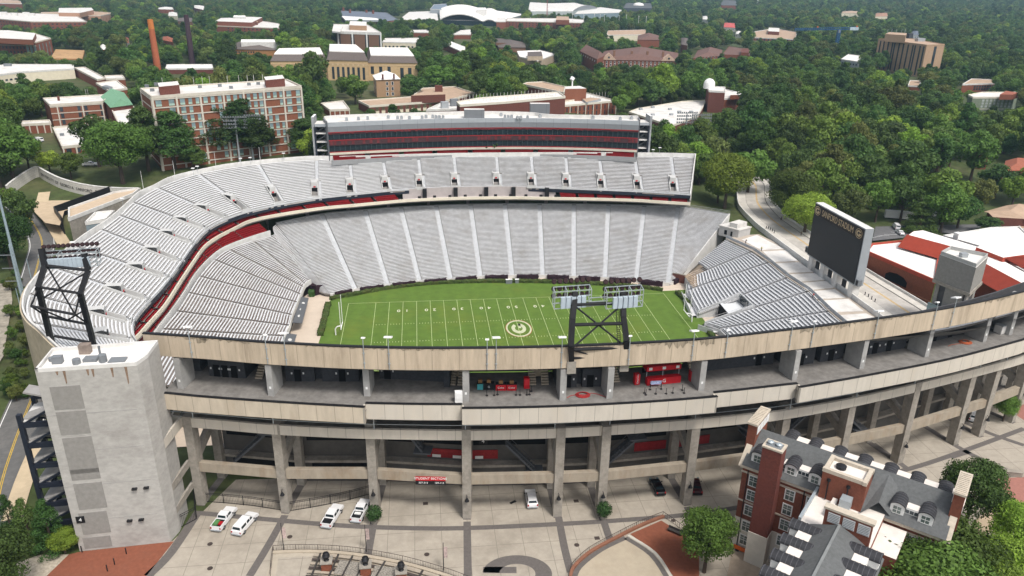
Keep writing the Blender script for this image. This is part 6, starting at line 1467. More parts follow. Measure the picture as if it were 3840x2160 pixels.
b = Bld('pavilion', 'pavilion with a pale green gabled metal roof behind the brick wing', A_((835, 812), (1000, 790), (935, 700), (760, 735)), BRICKD, GREENR, hgt=11, par=0); b.hip(3.6, GREENR, .8, 'green_roof', .02); b.windows(0, 5, 1, 1.6, 3)
b = Bld('link_hall', 'low white roofed hall with a curved skylight behind the green roofed pavilion', A_((820, 690), (960, 672), (880, 610), (725, 632)), BRICK, ROOFW, hgt=9, trim=FRAMEW); b.block(A_((770, 650), (820, 662), (850, 655), (800, 640)), 1.8, GREY, GREYL, 'skylight')
b = Bld('link_hall', 'long narrow white roofed corridor building among the trees left of the chimneys', A_((735, 605), (800, 595), (640, 510), (560, 515)), BRICK, ROOFW, hgt=6, trim=FRAMEW)
b = Bld('link_hall', 'low pale roofed building at the tree edge behind the skylight hall', A_((800, 600), (945, 598), (925, 572), (790, 576)), BRICK, ROOFW, hgt=6, trim=FRAMEW)
b = Bld('garage_block', 'small low brick building with cream pilasters at the left of the brick wing', A_((165, 945), (385, 935), (375, 912), (160, 922)), BRICK, ROOFW, base=(0, 1012), trim=FRAMEW); b.pil(0, [.02, .25, .5, .75, .97], .5, FRAMEW)
b = Bld('brick_hall', 'windowless dark brick hall with a white roof just left of the suite building', A_((2072, 968), (2258, 945), (2258, 882), (2040, 898)), BRICKD, ROOFW, base=(0, 1115), trim=FRAMEW); b.band(0, b.z0+2.5, b.z0+4, WINB, 'window', .08, .62, .78); b.unit(*RA_(2180, 925), (2, 1.2, .6)); b.pole(*RA_(2150, 920), 4)
b = Bld('cream_hall', 'low cream and brick building with white columns behind the left end of the suites', A_((2488, 835), (2640, 830), (2590, 765), (2420, 785)), BRICK, ROOFW, base=(0, 885), trim=FRAMEW); b.pil(0, [.02, .25, .5, .75, .97], .5, FRAMEW)
# classical tan library with mansards
TRIMT = mat('tan_trim', (.6, .45, .28), n=.1)
def mansard(b, h, inset, m, top):
    c = np.mean(b.fp, 0); q = [p+(c-p)/np.linalg.norm(c-p)*inset for p in b.fp]; M_ = MB(); n = len(q)
    fp = [p+(p-c)/np.linalg.norm(p-c)*.6 for p in b.fp]
    for i in range(n): M_.quad((*fp[i], b.z1+.06), (*fp[(i+1) % n], b.z1+.06), (*q[(i+1) % n], b.z1+h), (*q[i], b.z1+h))
    M_.add([(*p, b.z1+.04) for p in fp], [tuple(range(n-1, -1, -1))]); M_.build('mansard_roof', m, b.o); M_ = MB(); M_.prism(q, b.z1+h-.3, b.z1+h+.6, 0); M_.build('flat_roof', top, b.o)
b = Bld('tan_library', 'tan stone classical hall, tall central block with brown mansard and arched windows', A_((2468, 452), (2776, 460), (2700, 388), (2475, 385)), TANS, ROOFB, base=(0, 605), par=0); mansard(b, 5.5, 5.5, ROOFB, ROOFWW); b.windows(0, 7, 1, 1.9, 9, WIN, .07, .95, 1.0, b.z1-4); b.band(0, b.z1-2.6, b.z1-2.2, TRIMT, 'cornice', .15); b.windows(0, 7, 1, 1.4, 1.2, TRIMT, .07, .95, b.z1-b.z0-3.8, b.z1-2.7)
b = Bld('tan_library', 'right wing of the tan stone hall with tall dark arched windows', A_((2778, 472), (3150, 476), (3095, 402), (2770, 400)), TANS, ROOFB, base=(0, 608), par=0); mansard(b, 4.5, 5, ROOFB, ROOFWW); b.windows(0, [.08, .25, .42], 1, 2.4, 5.5, WIN, .1, .9, 5, b.z1-2); b.windows(0, [.68, .84], 1, 2.6, 9, WIN, 0, 1, 1.0, b.z1-3); b.band(0, b.z1-2.2, b.z1-1.8, TRIMT, 'cornice', .15)
b = Bld('tan_library', 'left wing of the tan stone hall partly behind a tall dark tree', A_((2040, 462), (2470, 462), (2440, 402), (2085, 410)), TANS, ROOFB, base=(0, 600), par=0); mansard(b, 4.5, 5, ROOFB, ROOFWW); b.windows(0, 6, 1, 2.2, 8, WIN, .1, .9, 1.0, b.z1-3); b.band(0, b.z1-2.2, b.z1-1.8, TRIMT, 'cornice', .15)
b = Bld('brick_house', 'small square tan brick house with a white hipped roof and two chimneys', B2((263, 603), (441, 597), (405, 560), (240, 570)), BRICKT, ROOFWW, base=(0, 735), par=0); b.hip(4.2, ROOFWW, .8, ridge=.96); b.windows(0, [.45, .68], 3, 1.2, 2.0, WIN, 0, 1, .8, None, WHITE); b.windows(3, 3, 3, 1.2, 2.0, WIN, .1, .9, .8, None, WHITE)
for q in ((313, 590), (397, 588)): P = atz(*RB_(*q), b.z1+1); M_ = MB(); M_.box(P+(0, 0, 1.0), (1.2, 1, 3)); M_.build('chimney', BRICKD, b.o)
# red chimneys
def stack(name, label, xt, yt, xb, yb, r, m1, m2=None, split=.82):
    P = base_pt(*RA_(xb, yb)); zt_ = zat(RA_(0, yt)[1], P); o = thing(name, label, 'chimney', P); M_ = MB(); zs_ = P[2]+(zt_-P[2])*split; rs = r*.8
    M_.tube((*P[:2], P[2]-1), (*P[:2], zs_), r, rs, n=16); M_.build('shaft', m1, o); M_ = MB(); M_.tube((*P[:2], zs_), (*P[:2], zt_), rs*1.02, rs*.95, n=16); M_.tube((*P[:2], zt_), (*P[:2], zt_+.1), rs*.8, n=16, mi=0); M_.build('crown', m2 or m1, o)
    BLD.append((o, [P[:2]+q for q in ((-3, -3), (3, -3), (3, 3), (-3, 3))], P[2], zt_, (RA_(min(xt, xb)-30, 0)[0], RA_(0, yt)[1], RA_(max(xt, xb)+30, 0)[0], RA_(0, yb)[1]), float((P-CAM)@fw)))
stack('smokestack', 'tall orange brick smokestack with a brighter top among the trees', 1130, 148, 1192, 535, 2.8, mat('stack_orange', (.36, .105, .045), n=.15), mat('stack_top', (.50, .17, .04), n=.2))
stack('smokestack', 'tall dark purple brown smokestack right of the orange one', 1400, 112, 1455, 488, 2.6, mat('stack_dark', (.055, .032, .042), n=.2))
b = Bld('boiler_house', 'low brick boiler house with a white roof at the foot of the dark smokestack', A_((1250, 522), (1610, 520), (1600, 490), (1260, 492)), BRICKD, ROOFWW, base=(0, 560)); b.block(A_((1330, 575), (1410, 572), (1405, 556), (1335, 560)), 1, WHITEW, ROOFWW, 'annex', -9)
# left background blocks
b = Bld('brick_office', 'large red brick building with pale blue windows at the left edge', A_((-60, 312), (272, 322), (385, 292), (255, 252), (-60, 250)), BRICK, ROOFW, base=(1, 440), trim=FRAMEW); b.windows(0, 9, 3, 1.6, 2.2, WIN, .02, .75, 1, b.z1-3); b.windows(0, 3, 3, 2.6, 4.5, WINB, .74, .99, 1, b.z1-2); b.windows(1, 4, 3, 2.4, 4.5, WINB, .05, .95, 1, b.z1-2); b.band(0, b.z1-3.2, b.z1-2.7, FRAMEW, 'cornice', .2); b.block(A_((-60, 285), (245, 300), (270, 250), (60, 228), (-60, 228)), 4.5, BRICKO, ROOFW)
b = Bld('brick_office', 'long red brick research building with white rooftop plant behind the left edge block', A_((-60, 140), (230, 165), (655, 165), (560, 110), (-60, 95)), BRICK, ROOFW, base=(2, 240), trim=FRAMEW); b.windows(0, 12, 3, 2.6, 1.6, WIN, .02, .98, 1); b.windows(1, 12, 3, 2.6, 1.6, WIN, .02, .98, 1); 
for q in ((30, 110), (110, 118), (200, 112), (240, 120)): b.unit(*RA_(*q), (9, 6, 4), WHITEW)
b = Bld('brick_office', 'pale pink brick block with a set back top storey in the far left', A_((320, 118), (760, 120), (855, 100), (700, 85), (310, 95)), mat('pink_brick', (.40, .23, .15), n=.12), ROOFT, base=(1, 180), trim=FRAMEW); b.windows(0, 12, 1, 3, 5, mat('pink_recess', (.28, .13, .08), n=.1), .02, .98, 1); b.windows(1, 4, 1, 3, 5, mat('pink_recess', (.28, .13, .08), n=.1), .02, .98, 1); b.block(A_((440, 95), (600, 98), (705, 75), (690, 58), (445, 60)), 7, mat('pink_brick', (.4, .2, .1)), ROOFW)
b = Bld('brick_office', 'brick building with a pale flat roof cut by the top left corner', A_((-60, 25), (165, 30), (150, 5), (-60, -5)), BRICK, ROOFT, hgt=12)
b = Bld('cream_block', 'long low cream building with a flat pale roof at the left edge among trees', A_((-60, 575), (170, 545), (560, 522), (555, 492), (100, 490), (-60, 500)), CREAM, ROOFW, hgt=7); b.windows(0, 6, 1, 2, 1.2, WIN, .05, .95, 1); b.unit(*RA_(60, 500), (5, 3, 2), GREYL)
b = Bld('site_yard', 'bare earth building site with an orange bank behind the trees on the left', A_((380, 440), (620, 445), (640, 380), (420, 372)), mat('orange_earth', (.42, .22, .09), n=.3), mat('orange_earth2', (.45, .28, .14), n=.3, ns=.2), hgt=1.5, par=0, cat='building site')
for q, lb, m, r, hg in ((((935, 320), (972, 325), (970, 288), (938, 290)), 'small white gabled house with a red roof among the trees left of the smokestacks', WHITEW, mat('faded_red_roof', (.3, .1, .07)), 5), (((752, 372), (800, 376), (800, 345), (760, 342)), 'small house with a white roof among the trees far left of the orange smokestack', BRICK, ROOFWW, 5), (((1228, 302), (1300, 318), (1305, 290), (1230, 278)), 'small red roofed house between the two smokestacks', BRICK, mat('rust_roof', (.3, .1, .06)), 6), (((1270, 118), (1340, 122), (1335, 96), (1275, 92)), 'small pale house behind the dark smokestack', CREAM, ROOFW, 6), (((1190, 70), (1310, 72), (1300, 55), (1195, 58)), 'narrow white roofed house at the top left behind the woods', BRICK, ROOFW, 7), (((1470, 60), (1540, 75), (1540, 45), (1455, 40)), 'small red brick block with a white roof at the top left', BRICK, ROOFW, 8), (((1340, 160), (1450, 165), (1450, 135), (1345, 138)), 'small brick house just right of the dark smokestack top', BRICKB, ROOFB, 8)):
    b = Bld('house', lb, A_(*q), m, r, hgt=hg, par=0, cat='house'); b.hip(2.5, r, .4)
    b.windows(0, 3, 1, 1.2, 1.5, WIN)
b = Bld('brick_complex', 'stepped red brick complex with pale roofs left of the tan hall', A_((1610, 195), (2105, 215), (2110, 180), (1980, 160), (1630, 170)), BRICK, ROOFW, base=(1, 255), trim=FRAMEW); b.windows(0, 12, 2, 2.2, 1.8, WIN, .2, .95, 1); b.block(A_((1620, 160), (1900, 170), (1980, 130), (1700, 120)), 6, BRICK, ROOFW, 'upper_block'); b.block(A_((1880, 165), (1945, 168), (1940, 140), (1885, 138)), 4, BRICK, ROOFT, 'stair_block'); b.block(A_((1760, 125), (1855, 128), (1850, 116), (1765, 115)), 9, WHITEW, ROOFWW, 'plant_room')
b = Bld('gabled_school', 'orange brick school with grey gabled roofs and two long white clerestories', A_((1762, 372), (2080, 378), (2095, 325), (1755, 325)), mat('tan_orange_brick', (.36, .18, .07), n=.15), ROOFB, base=(0, 425), par=0); b.hip(5, ROOFB, .8, ridge=.3); b.windows(0, 8, 2, 1.4, 1.6, WIN, .04, .5, .6); b.block(A_((1818, 318), (2145, 318), (2150, 297), (1820, 297)), 6.5, WHITEW, ROOFWW, 'clerestory')
b = Bld('brick_tower_block', 'six storey brown brick block with white vertical strips behind the tan hall', B2((-30, 240), (300, 250), (200, 190), (-60, 185)), BRICKB, ROOFW, base=(1, 392), trim=WHITEW)
b.pil(0, [.01, .34, .67, .99], 1.4, WHITE, 'white_strip', .4); b.pil(1, [.5, .97], 1.0, WHITE, 'white_strip', .4)
for f in (.05, .31, .37, .64, .70, .96): b.band(0, b.z0+1, b.z1-2, WIN, 'window_strip', .08, f-.012, f+.012)
b.band(0, b.z1-2.0, b.z1-.4, WHITEW, 'cornice', .3); b.band(1, b.z1-2.0, b.z1-.4, WHITEW, 'cornice', .3); b.block(B2((60, 190), (190, 195), (190, 165), (65, 158)), 5, BRICKT, ROOFW); b.block(B2((-70, 235), (-10, 240), (10, 200), (-60, 190)), 1.6, WHITEW, ROOFW, 'roof_plant')
# buildings right behind the suites
TW = mat('offwhite_column', (.6, .56, .48), n=.08)
b = Bld('brick_school', 'brick school block with tan gravel roof, white columns and strip windows behind the suites', B2((210, 805), (790, 765), (1008, 708), (850, 658), (615, 670), (530, 735), (128, 765)), BRICKD, ROOFT, base=(0, 865), trim=TW); b.windows(0, 12, 1, 1.9, 2.4, mat('olive_window', (.10, .085, .05), n=.4), .06, .98, 2.6); b.windows(0, 12, 1, 2.2, 2.0, CREAM, .06, .98, .2, b.z0+3); b.pil(1, [.02, .22, .42, .62, .82, .98], .55, TW); b.block(B2((525, 722), (785, 712), (780, 705), (620, 690)), 4.6, BRICKD, ROOFT, 'raised_block')
M_ = MB(); P = atz(*RB_(735, 668), b.z1+2); M_.box(P, (5, 3, 4)); M_.build('vent_block', BRICKD, b.o)
b = Bld('brick_school', 'long brick building with slit windows and a brick rooftop tower behind the suites', B2((1560, 812), (2078, 765), (1850, 705), (1380, 770)), BRICK, ROOFW, base=(1, 862), trim=TW); b.windows(0, 15, 2, .9, 2.6, WIN, .05, .98, 1.2); b.pil(0, list(np.linspace(.08, .99, 9)), .5, TW); b.block(B2((1672, 672), (1850, 668), (1800, 648), (1680, 652)), 8, BRICKO, ROOFW, 'brick_tower'); b.block(B2((1820, 745), (1880, 735), (1960, 745), (1850, 770)), 1.5, GREY, ROOFT, 'roof_plant'); b.block(B2((1590, 765), (1760, 740), (1770, 748), (1600, 778)), 1.2, TW, ROOFT, 'roof_plant')
P = atz(*RB_(1742, 650), b.z1+8); M_ = MB(); M_.tube(P, P+(0, 0, 4), .5, n=6); M_.tube(P+(-.6, 0, 4), P+(.5, .6, 5.6), 1.4, 1.5, n=12); M_.build('satellite_dish', WHITE, b.o)
for x in range(1880, 2040, 22): b.pole(*RB_(x, 752-(x-1880)*.06), 4.5)
b = Bld('long_roof_hall', 'long thin white sawtooth roof with rows of small vent pipes behind the suites', B2((895, 800), (1250, 775), (1690, 735), (1640, 700), (1040, 745), (870, 775)), BRICKD, ROOFW, hgt=13, trim=TW)
for x in range(890, 1660, 26): b.pole(*RB_(x, 778-(x-890)*.075), 4)
b = Bld('long_roof_hall', 'long tan roofed brick hall behind the white sawtooth roof', B2((1370, 640), (1680, 705), (1690, 660), (1520, 622), (1400, 628)), BRICKD, ROOFT, hgt=14, trim=TW)
b = Bld('loading_hall', 'low white roofed loading building with grey plant behind the suite roof', B2((640, 835), (900, 825), (930, 790), (760, 780)), BRICKD, ROOFW, hgt=7); b.unit(*RB_(780, 815), (4, 3, 3.5), GREY); b.unit(*RB_(850, 800), (4, 3, 4), GREYL)
b = Bld('flat_roof_hall', 'wide brick hall with a broad dusty white flat roof right of the suite building', B2((2170, 850), (2490, 955), (2690, 880), (2755, 760), (2570, 770), (2230, 825)), BRICKD, ROOFW, base=(1, 1010), trim=TW); b.pil(0, [.97], .6, TW)
for q in ((2260, 830), (2350, 815), (2490, 870), (2480, 830), (2550, 850), (2350, 872), (2640, 850)): b.unit(*RB_(*q), (2.2, 1.6, 1.2), GREY)
# far arenas
b = Bld('arena', 'huge arena with a white wavy shell roof and a dark arched end', B2((745, 150), (1180, 165), (1385, 108), (1180, 80), (740, 75)), GLASS, ROOFWW, base=(0, 185), par=0)
fp, z1 = b.fp, b.z1
M_ = MB(); n = 28; a0_, a1_ = fp[0], fp[1]; c0_, c1_ = fp[4], fp[3]
hh = lambda f: 1+10*math.sin(math.pi*min(1, f/.72))**.8-(3.0 if f > .72 else 0)+(6*math.sin(math.pi*(f-.72)/.28) if f > .72 else 0)
ex = lambda f: a0_*(1-f)+a1_*f; ey = lambda f: c0_*(1-f)+c1_*f
for i in range(n):
    f, g = i/n, (i+1)/n; p, q, r, s_ = ex(f), ex(g), ey(g), ey(f); hf, hg = hh(f), hh(g)
    M_.quad((*p, z1+hf), (*q, z1+hg), (*r, z1+hg+1), (*s_, z1+hf+1)); M_.quad((*p, z1+hf-1.4), (*q, z1+hg-1.4), (*q, z1+hg), (*p, z1+hf))
M_.build('shell_roof', ROOFWW, b.o)
b.block(B2((1020, 72), (1095, 74), (1090, 57), (1025, 57)), 12, WHITEW, ROOFWW, 'roof_box')
b = Bld('arena_hall', 'low white shell roofed wing left of the huge white arena', B2((430, 150), (735, 155), (720, 82), (510, 90)), mat('brown_glazing', (.12, .08, .06)), ROOFW, base=(1, 170), par=0)
b = Bld('sports_hall', 'big pale barrel roofed sports hall with ribbed gable at the top of the photo', B2((1412, 85), (1745, 85), (1930, 62), (1760, 20), (1430, 28)), mat('pale_green_cladding', (.42, .46, .45), n=.1, wave=('X', .4, .3)), ROOFW, base=(1, 138), par=0)
fp, z1 = b.fp, b.z1; M_ = MB(); n = 16
for i in range(n):
    f, g = i/n, (i+1)/n; k = lambda t: 9*math.sin(math.pi*t)**.7; p0, p1 = fp[1]*(1-f)+fp[2]*f, fp[1]*(1-g)+fp[2]*g; q0_, q1_ = fp[0]*(1-f)+fp[4]*f, fp[0]*(1-g)+fp[4]*g
    M_.quad((*q0_, z1+k(f)), (*p0, z1+k(f)), (*p1, z1+k(g)), (*q1_, z1+k(g))); M_.quad((*p0, z1), (*p1, z1), (*p1, z1+k(g)), (*p0, z1+k(f)), 1)
M_.build('barrel_roof', [ROOFW, GREYL], b.o); b.windows(0, 8, 1, 3, 4, GREYL, .02, .98, 1)
b = Bld('sports_hall', 'low blue grey wing with a curved white roof right of the barrel roofed hall', B2((1760, 105), (2110, 95), (2115, 75), (1960, 55), (1800, 75)), mat('blue_grey_cladding', (.2, .26, .3), n=.1), ROOFW, hgt=12, par=.4)
b = Bld('grandstand_far', 'small blue grey stadium stand far behind the arena', B2((670, 70), (800, 75), (795, 30), (700, 35)), GREYL, mat('blue_seats', (.18, .22, .28)), hgt=10, cat='stand')
b = Bld('round_hall', 'dark round roofed hall with a white dome at the top right of the sports hall', B2((2130, 60), (2350, 62), (2340, 25), (2150, 22)), mat('dark_slate_wall', (.05, .055, .065)), ROOFG, hgt=10, par=0)
P = np.r_[np.mean(b.fp, 0), b.z1]; M_ = MB(); R_ = 14
for k in range(4): M_.tube(P+(0, 0, R_*.5*math.sin(k*math.pi/8)), P+(0, 0, R_*.5*math.sin((k+1)*math.pi/8)), R_*math.cos(k*math.pi/8), R_*math.cos((k+1)*math.pi/8), n=20)
M_.build('dome', ROOFWW, b.o)
b = Bld('brick_dormitory', 'long red brick dormitory with white roof in front of the pale sports hall', B2((1240, 160), (1830, 175), (1830, 150), (1700, 140), (1250, 140)), BRICK, ROOFW, base=(1, 225), trim=FRAMEW); b.windows(0, 22, 3, 1.6, 1.8, WIN, .03, .98, .8); b.block(B2((1620, 150), (1720, 152), (1715, 125), (1625, 122)), 7, BRICK, ROOFT, 'raised_block')
b2 = Bld('brick_dormitory', 'tall blank red brick end block left of the long red dormitory', B2((1170, 165), (1240, 165), (1238, 140), (1175, 140)), BRICK, ROOFW, base=(0, 222))
b = Bld('grey_campus_block', 'blue grey roofed campus block with brick chimneys in the far left centre', B2((-20, 130), (300, 165), (430, 150), (340, 95), (0, 80)), BRICK, mat('blue_slate_roof', (.14, .16, .2), n=.1), base=(1, 190), par=0); b.hip(5, mat('blue_slate_roof', (.14, .16, .2)), .5, ridge=.2); b.block(B2((0, 120), (260, 135), (300, 150), (30, 150)), 3, GREYL, ROOFWW, 'white_block'); b.windows(0, 12, 2, 1.8, 1.8, WIN)
for q in ((15, 75), (190, 95), (240, 98), (65, 90)): P = atz(*RB_(*q), b.z1+5); M_ = MB(); M_.tube(P-(0, 0, 2), P+(0, 0, 5), 2.2, n=10); M_.build('chimney', BRICK, b.o)
# middle distance houses and halls
b = Bld('gabled_hall', 'grey shingle roofed brick house group among trees in the middle', B2((1190, 358), (1390, 358), (1380, 320), (1165, 322)), BRICKB, ROOFB, base=(0, 385), par=0); b.hip(4, ROOFB, .8, ridge=.25); b.block(B2((1105, 320), (1280, 325), (1280, 290), (1110, 290)), 3, BRICKB, ROOFB, 'rear_wing')
b = Bld('white_roof_hall', 'low white roofed hall with a small brown gable among trees', B2((1345, 430), (1480, 460), (1620, 410), (1500, 380), (1325, 388)), mat('tan_wall', (.45, .36, .27)), ROOFWW, hgt=7, par=.5); b.block(B2((1405, 425), (1520, 425), (1510, 388), (1405, 392)), 4, mat('tan_wall', (.45, .36, .27)), ROOFB, 'gable')
b = Bld('white_roof_hall', 'long low white roofed house with a brick end in front of the dark trees', B2((770, 330), (895, 385), (935, 380), (935, 355), (830, 315)), BRICK, ROOFWW, hgt=6, par=.4)
b = Bld('white_roof_hall', 'pale flat roofed building between trees right of the brown brick block', B2((310, 320), (560, 325), (585, 290), (330, 292)), CREAM, ROOFW, hgt=8); b.windows(0, 8, 1, 2, 2, WIN)
b = Bld('white_roof_hall', 'small white roofed building with a solar panel among trees below the arena', B2((845, 262), (975, 262), (985, 225), (900, 232)), BRICK, ROOFW, hgt=6)
b = Bld('white_roof_hall', 'thin pale roofed house right of the white arena front', B2((520, 245), (680, 248), (640, 228), (525, 230)), BRICK, ROOFW, hgt=6)
def colonial(label, fpx, base, ped, n):
    b = Bld('colonial_hall', label, fpx, BRICK, ROOFB, base=base, par=0); b.hip(6, mat('rose_brown_roof', (.15, .085, .07), n=.2), .8, ridge=.15)
    b.windows(0, n, 3, 1.3, 1.9, WIN, .04, .96, 1, None, WHITE)
    for f in ped:
        a, c, t, n_ = b.edge(0); L = np.linalg.norm(c-a); p = a+t*L*f+n_*.6; w_ = 7.5; M_ = MB()
        M_.add([(*(p-t*w_), b.z1), (*(p+t*w_), b.z1), (*p, b.z1+6.2), (*(p-t*w_-n_*9), b.z1), (*(p+t*w_-n_*9), b.z1), (*(p-n_*9), b.z1+6.2)], [(0, 1, 2), (0, 2, 5, 3), (1, 4, 5, 2)]); M_.build('pediment', mat('pediment_tan', (.5, .36, .27)), b.o)
        M_ = MB(); M_.tube((*(p+n_*.05), b.z1+2.4), (*(p+n_*.2), b.z1+2.4), 1.0, n=12); M_.build('round_window', WIN, b.o)
    for f in (.12, .4, .65, .9): c = b.fp[0]*(1-f)+b.fp[1]*f; M_ = MB(); M_.box((*(c*.8+np.mean(b.fp, 0)*.2), b.z1+5), (2, 1.5, 6)); M_.build('chimney', BRICKB, b.o)
    return b
colonial('brick colonial hall with two tan pediments and many dormers, on the right of the middle', B2((1935, 450), (2530, 462), (2540, 400), (1990, 385)), (0, 520), (.14, .9), 18)
b = Bld('colonial_hall', 'brick wing with rows of white dormers left of the pedimented colonial hall', B2((1800, 385), (1930, 448), (1990, 420), (1870, 352)), BRICK, ROOFB, hgt=12, par=0); b.hip(5, mat('rose_brown_roof', (.15, .085, .07)), .5, ridge=.2); b.windows(0, 7, 1, 1.4, 1.6, WHITE, .05, .95, 9)
b = Bld('colonial_hall', 'narrow brick hall roof above the trees behind the pedimented colonial hall', B2((2235, 300), (2400, 302), (2395, 268), (2240, 268)), BRICK, ROOFB, hgt=10, par=0); b.hip(4, mat('rose_brown_roof', (.15, .085, .07)), .5, ridge=.2)
b = Bld('colonial_hall', 'pale hall roofs with white lamp posts in front among trees at top right of centre', B2((2005, 265), (2310, 262), (2300, 225), (2010, 232)), CREAM, ROOFT, hgt=8, par=.4)
b = Bld('colonial_hall', 'red brick hall with white gable window right of the pedimented hall', C2_((80, 440), (290, 420), (300, 378), (115, 380)), BRICK, mat('rose_brown_roof', (.15, .085, .07)), base=(0, 462), par=0); b.hip(4.5, mat('rose_brown_roof', (.15, .085, .07)), .5, ridge=.2); b.windows(0, 7, 2, 1.6, 2, WIN, .1, .95, 1, None, WHITE)
b = Bld('colonial_hall', 'red brick gable end with a round white window and square chimney tops', C2_((300, 410), (515, 420), (500, 370), (350, 350)), BRICK, mat('rose_brown_roof', (.15, .085, .07)), base=(1, 455), par=0); b.block(C2_((440, 395), (500, 398), (495, 365), (445, 365)), 4, BRICK, BRICKD, 'gable_tower'); b.windows(0, [.85], 1, 2.4, 3, WHITE)
b = Bld('brick_block', 'flat topped red brick block with roof equipment left of the blue crane', C2_((537, 285), (850, 300), (860, 245), (700, 215), (545, 240)), BRICK, ROOFT, base=(1, 320)); b.windows(0, 10, 2, 1.8, 2, WIN); b.block(C2_((645, 235), (730, 240), (730, 212), (650, 208)), 5, BRICK, ROOFW)
# tan tower
b = Bld('tan_tower', 'tall tan slab tower with dark vertical window strips among the woods on the right', C2_((1478, 297), (1842, 342), (1978, 338), (1700, 288)), mat('tan_precast', (.40, .27, .175), n=.1), ROOFT, base=(1, 585), par=.6, trim=mat('tan_precast', (.4, .27, .175)))
a, c, t, n_ = b.edge(0)
for f in (.06, .14, .235, .325, .37, .465, .555, .65, .745, .79, .885, .955):
    b.band(0, b.z0+2, b.z1-1.2, WIN, 'window_strip', .1, f-.014, f+.014)
b.band(1, b.z0+2, b.z1-1.2, WIN, 'window_strip', .1, .44, .58)
b.block(C2_((1530, 256), (1686, 266), (1692, 250), (1560, 242)), 7, mat('tan_precast', (.4, .27, .175)), ROOFT); b.unit(*RC_(1710, 290), (5, 4, 5), mat('dark_slate_wall', (.05, .055, .065))); b.unit(*RC_(1790, 312), (9, 4, 3), GREY)
for x in (1545, 1575, 1610, 1650, 1675): P = atz(*RC_(x, 252), b.z1+7); M_ = MB(); M_.tube(P, P+(0, 0, 4), .2, n=5); M_.build('antenna', GREY, b.o)
# crane
P = base_pt(*RC_(1140, 470)); zt_ = zat(RC_(0, 225)[1], P); cn = thing('tower_crane', 'blue lattice tower crane above the woods left of the tan tower', 'crane', P)
CB_ = mat('crane_blue', (.02, .09, .22), n=.1); dep = float((P-CAM)@fw); M_ = MB(); s = 1.3
for dx in (-s, s):
    for dy in (-s, s): M_.beam(P+(dx, dy, 0), (P[0]+dx, P[1]+dy, zt_), .55)
for k in range(16):
    z0_, z1_ = P[2]+(zt_-P[2])*k/16, P[2]+(zt_-P[2])*(k+1)/16
    for q in (-s, s): M_.beam((P[0]-s, P[1]+q, z0_), (P[0]+s, P[1]+q, z1_), .35); M_.beam((P[0]+q, P[1]-s, z1_), (P[0]+q, P[1]+s, z0_), .35)
M_.build('mast', CB_, cn)
dirp = rt*1.0; dirp[2] = 0; dirp /= np.linalg.norm(dirp); T = np.array((P[0], P[1], zt_)); sc_px = dep/F_PX*S_
jl, jr = (1165-835)/3*sc_px, (1300-1165)/3*sc_px
M_ = MB()
e0_, e1_ = T-dirp*jl+(0, 0, -1), T+dirp*jr+(0, 0, .8)
for q in ((0, -1, 0), (0, 1, 0), (0, 0, 2.4)): M_.beam(e0_+np.array(q)*(.6 if q[2] else 1), e1_+np.array(q), .5)
n = 30
for k in range(n):
    f, g = k/n, (k+.5)/n; a, c = e0_*(1-f)+e1_*f, e0_*(1-g)+e1_*g
    M_.beam(a+(0, -1, 0), c+(0, 0, 2.3), .3); M_.beam(c+(0, 0, 2.3), a+(0, 1, 0), .3)
M_.build('jib', CB_, cn); M_ = MB(); M_.box(e1_-dirp*4+(0, 0, .6), (9, 3.4, 3), ax=dirp); M_.build('counterweight', mat('crane_pale', (.4, .5, .55)), cn); M_ = MB(); M_.box(T+(0, 0, -1.5), (3, 3, 3)); M_.build('cab', GREYL, cn)
M_ = MB(); M_.box(e1_-dirp*1+(0, 0, 3), (1.4, 1.4, 1.4)); M_.build('beacon', mat('crane_beacon', (.6, .15, .05)), cn)
M_ = MB(); q = e0_*.64+e1_*.36; M_.box(q+(0, 0, 3), (1.2, 1.2, 1.2)); M_.build('beacon', mat('crane_beacon', (.6, .15, .05)), cn)
# observatory
b = Bld('observatory', 'brick building with a white observatory dome in front of the right hand wood', C2_((200, 690), (320, 695), (320, 662), (180, 655)), BRICKD, ROOFW, hgt=14)
P = np.r_[np.mean([atz(*RC_(*q), b.z1)[:2] for q in ((160, 665), (235, 668))], 0), b.z1]; M_ = MB(); R_ = 3.9; M_.tube(P, P+(0, 0, 2.8), R_, n=20)
for k in range(5): M_.tube(P+(0, 0, 2.8+R_*math.sin(k*math.pi/10)), P+(0, 0, 2.8+R_*math.sin((k+1)*math.pi/10)), R_*math.cos(k*math.pi/10), max(.05, R_*math.cos((k+1)*math.pi/10)), n=20)
M_.build('dome', WHITE, b.o, smooth=False)
b = Bld('observatory_annex', 'low white roofed brick annex in front of the white dome', C2_((190, 750), (400, 745), (450, 710), (330, 680), (215, 705)), BRICK, ROOFW, hgt=8); b.block(C2_((360, 718), (440, 715), (450, 690), (370, 692)), 3, BRICK, ROOFW, 'raised_block')
b = Bld('white_roof_hall', 'white roofed low building left of the tan tower among the woods', C2_((1195, 450), (1330, 470), (1355, 425), (1250, 412)), GREYL, ROOFWW, hgt=9); b.windows(0, 6, 2, 1.8, 1.6, WIN)
b = Bld('brick_block', 'small blank red brick block among trees below the tan tower', C2_((1700, 650), (1790, 655), (1795, 612), (1715, 610)), BRICK, ROOFT, base=(0, 680))
b = Bld('brick_block', 'red brick and grey block with pale flat roof among trees on the right', C2_((2110, 640), (2360, 632), (2350, 605), (2180, 598)), BRICK, ROOFT, base=(0, 700)); b.windows(0, 8, 2, 2, 1.6, WIN, .35, .98, 2)
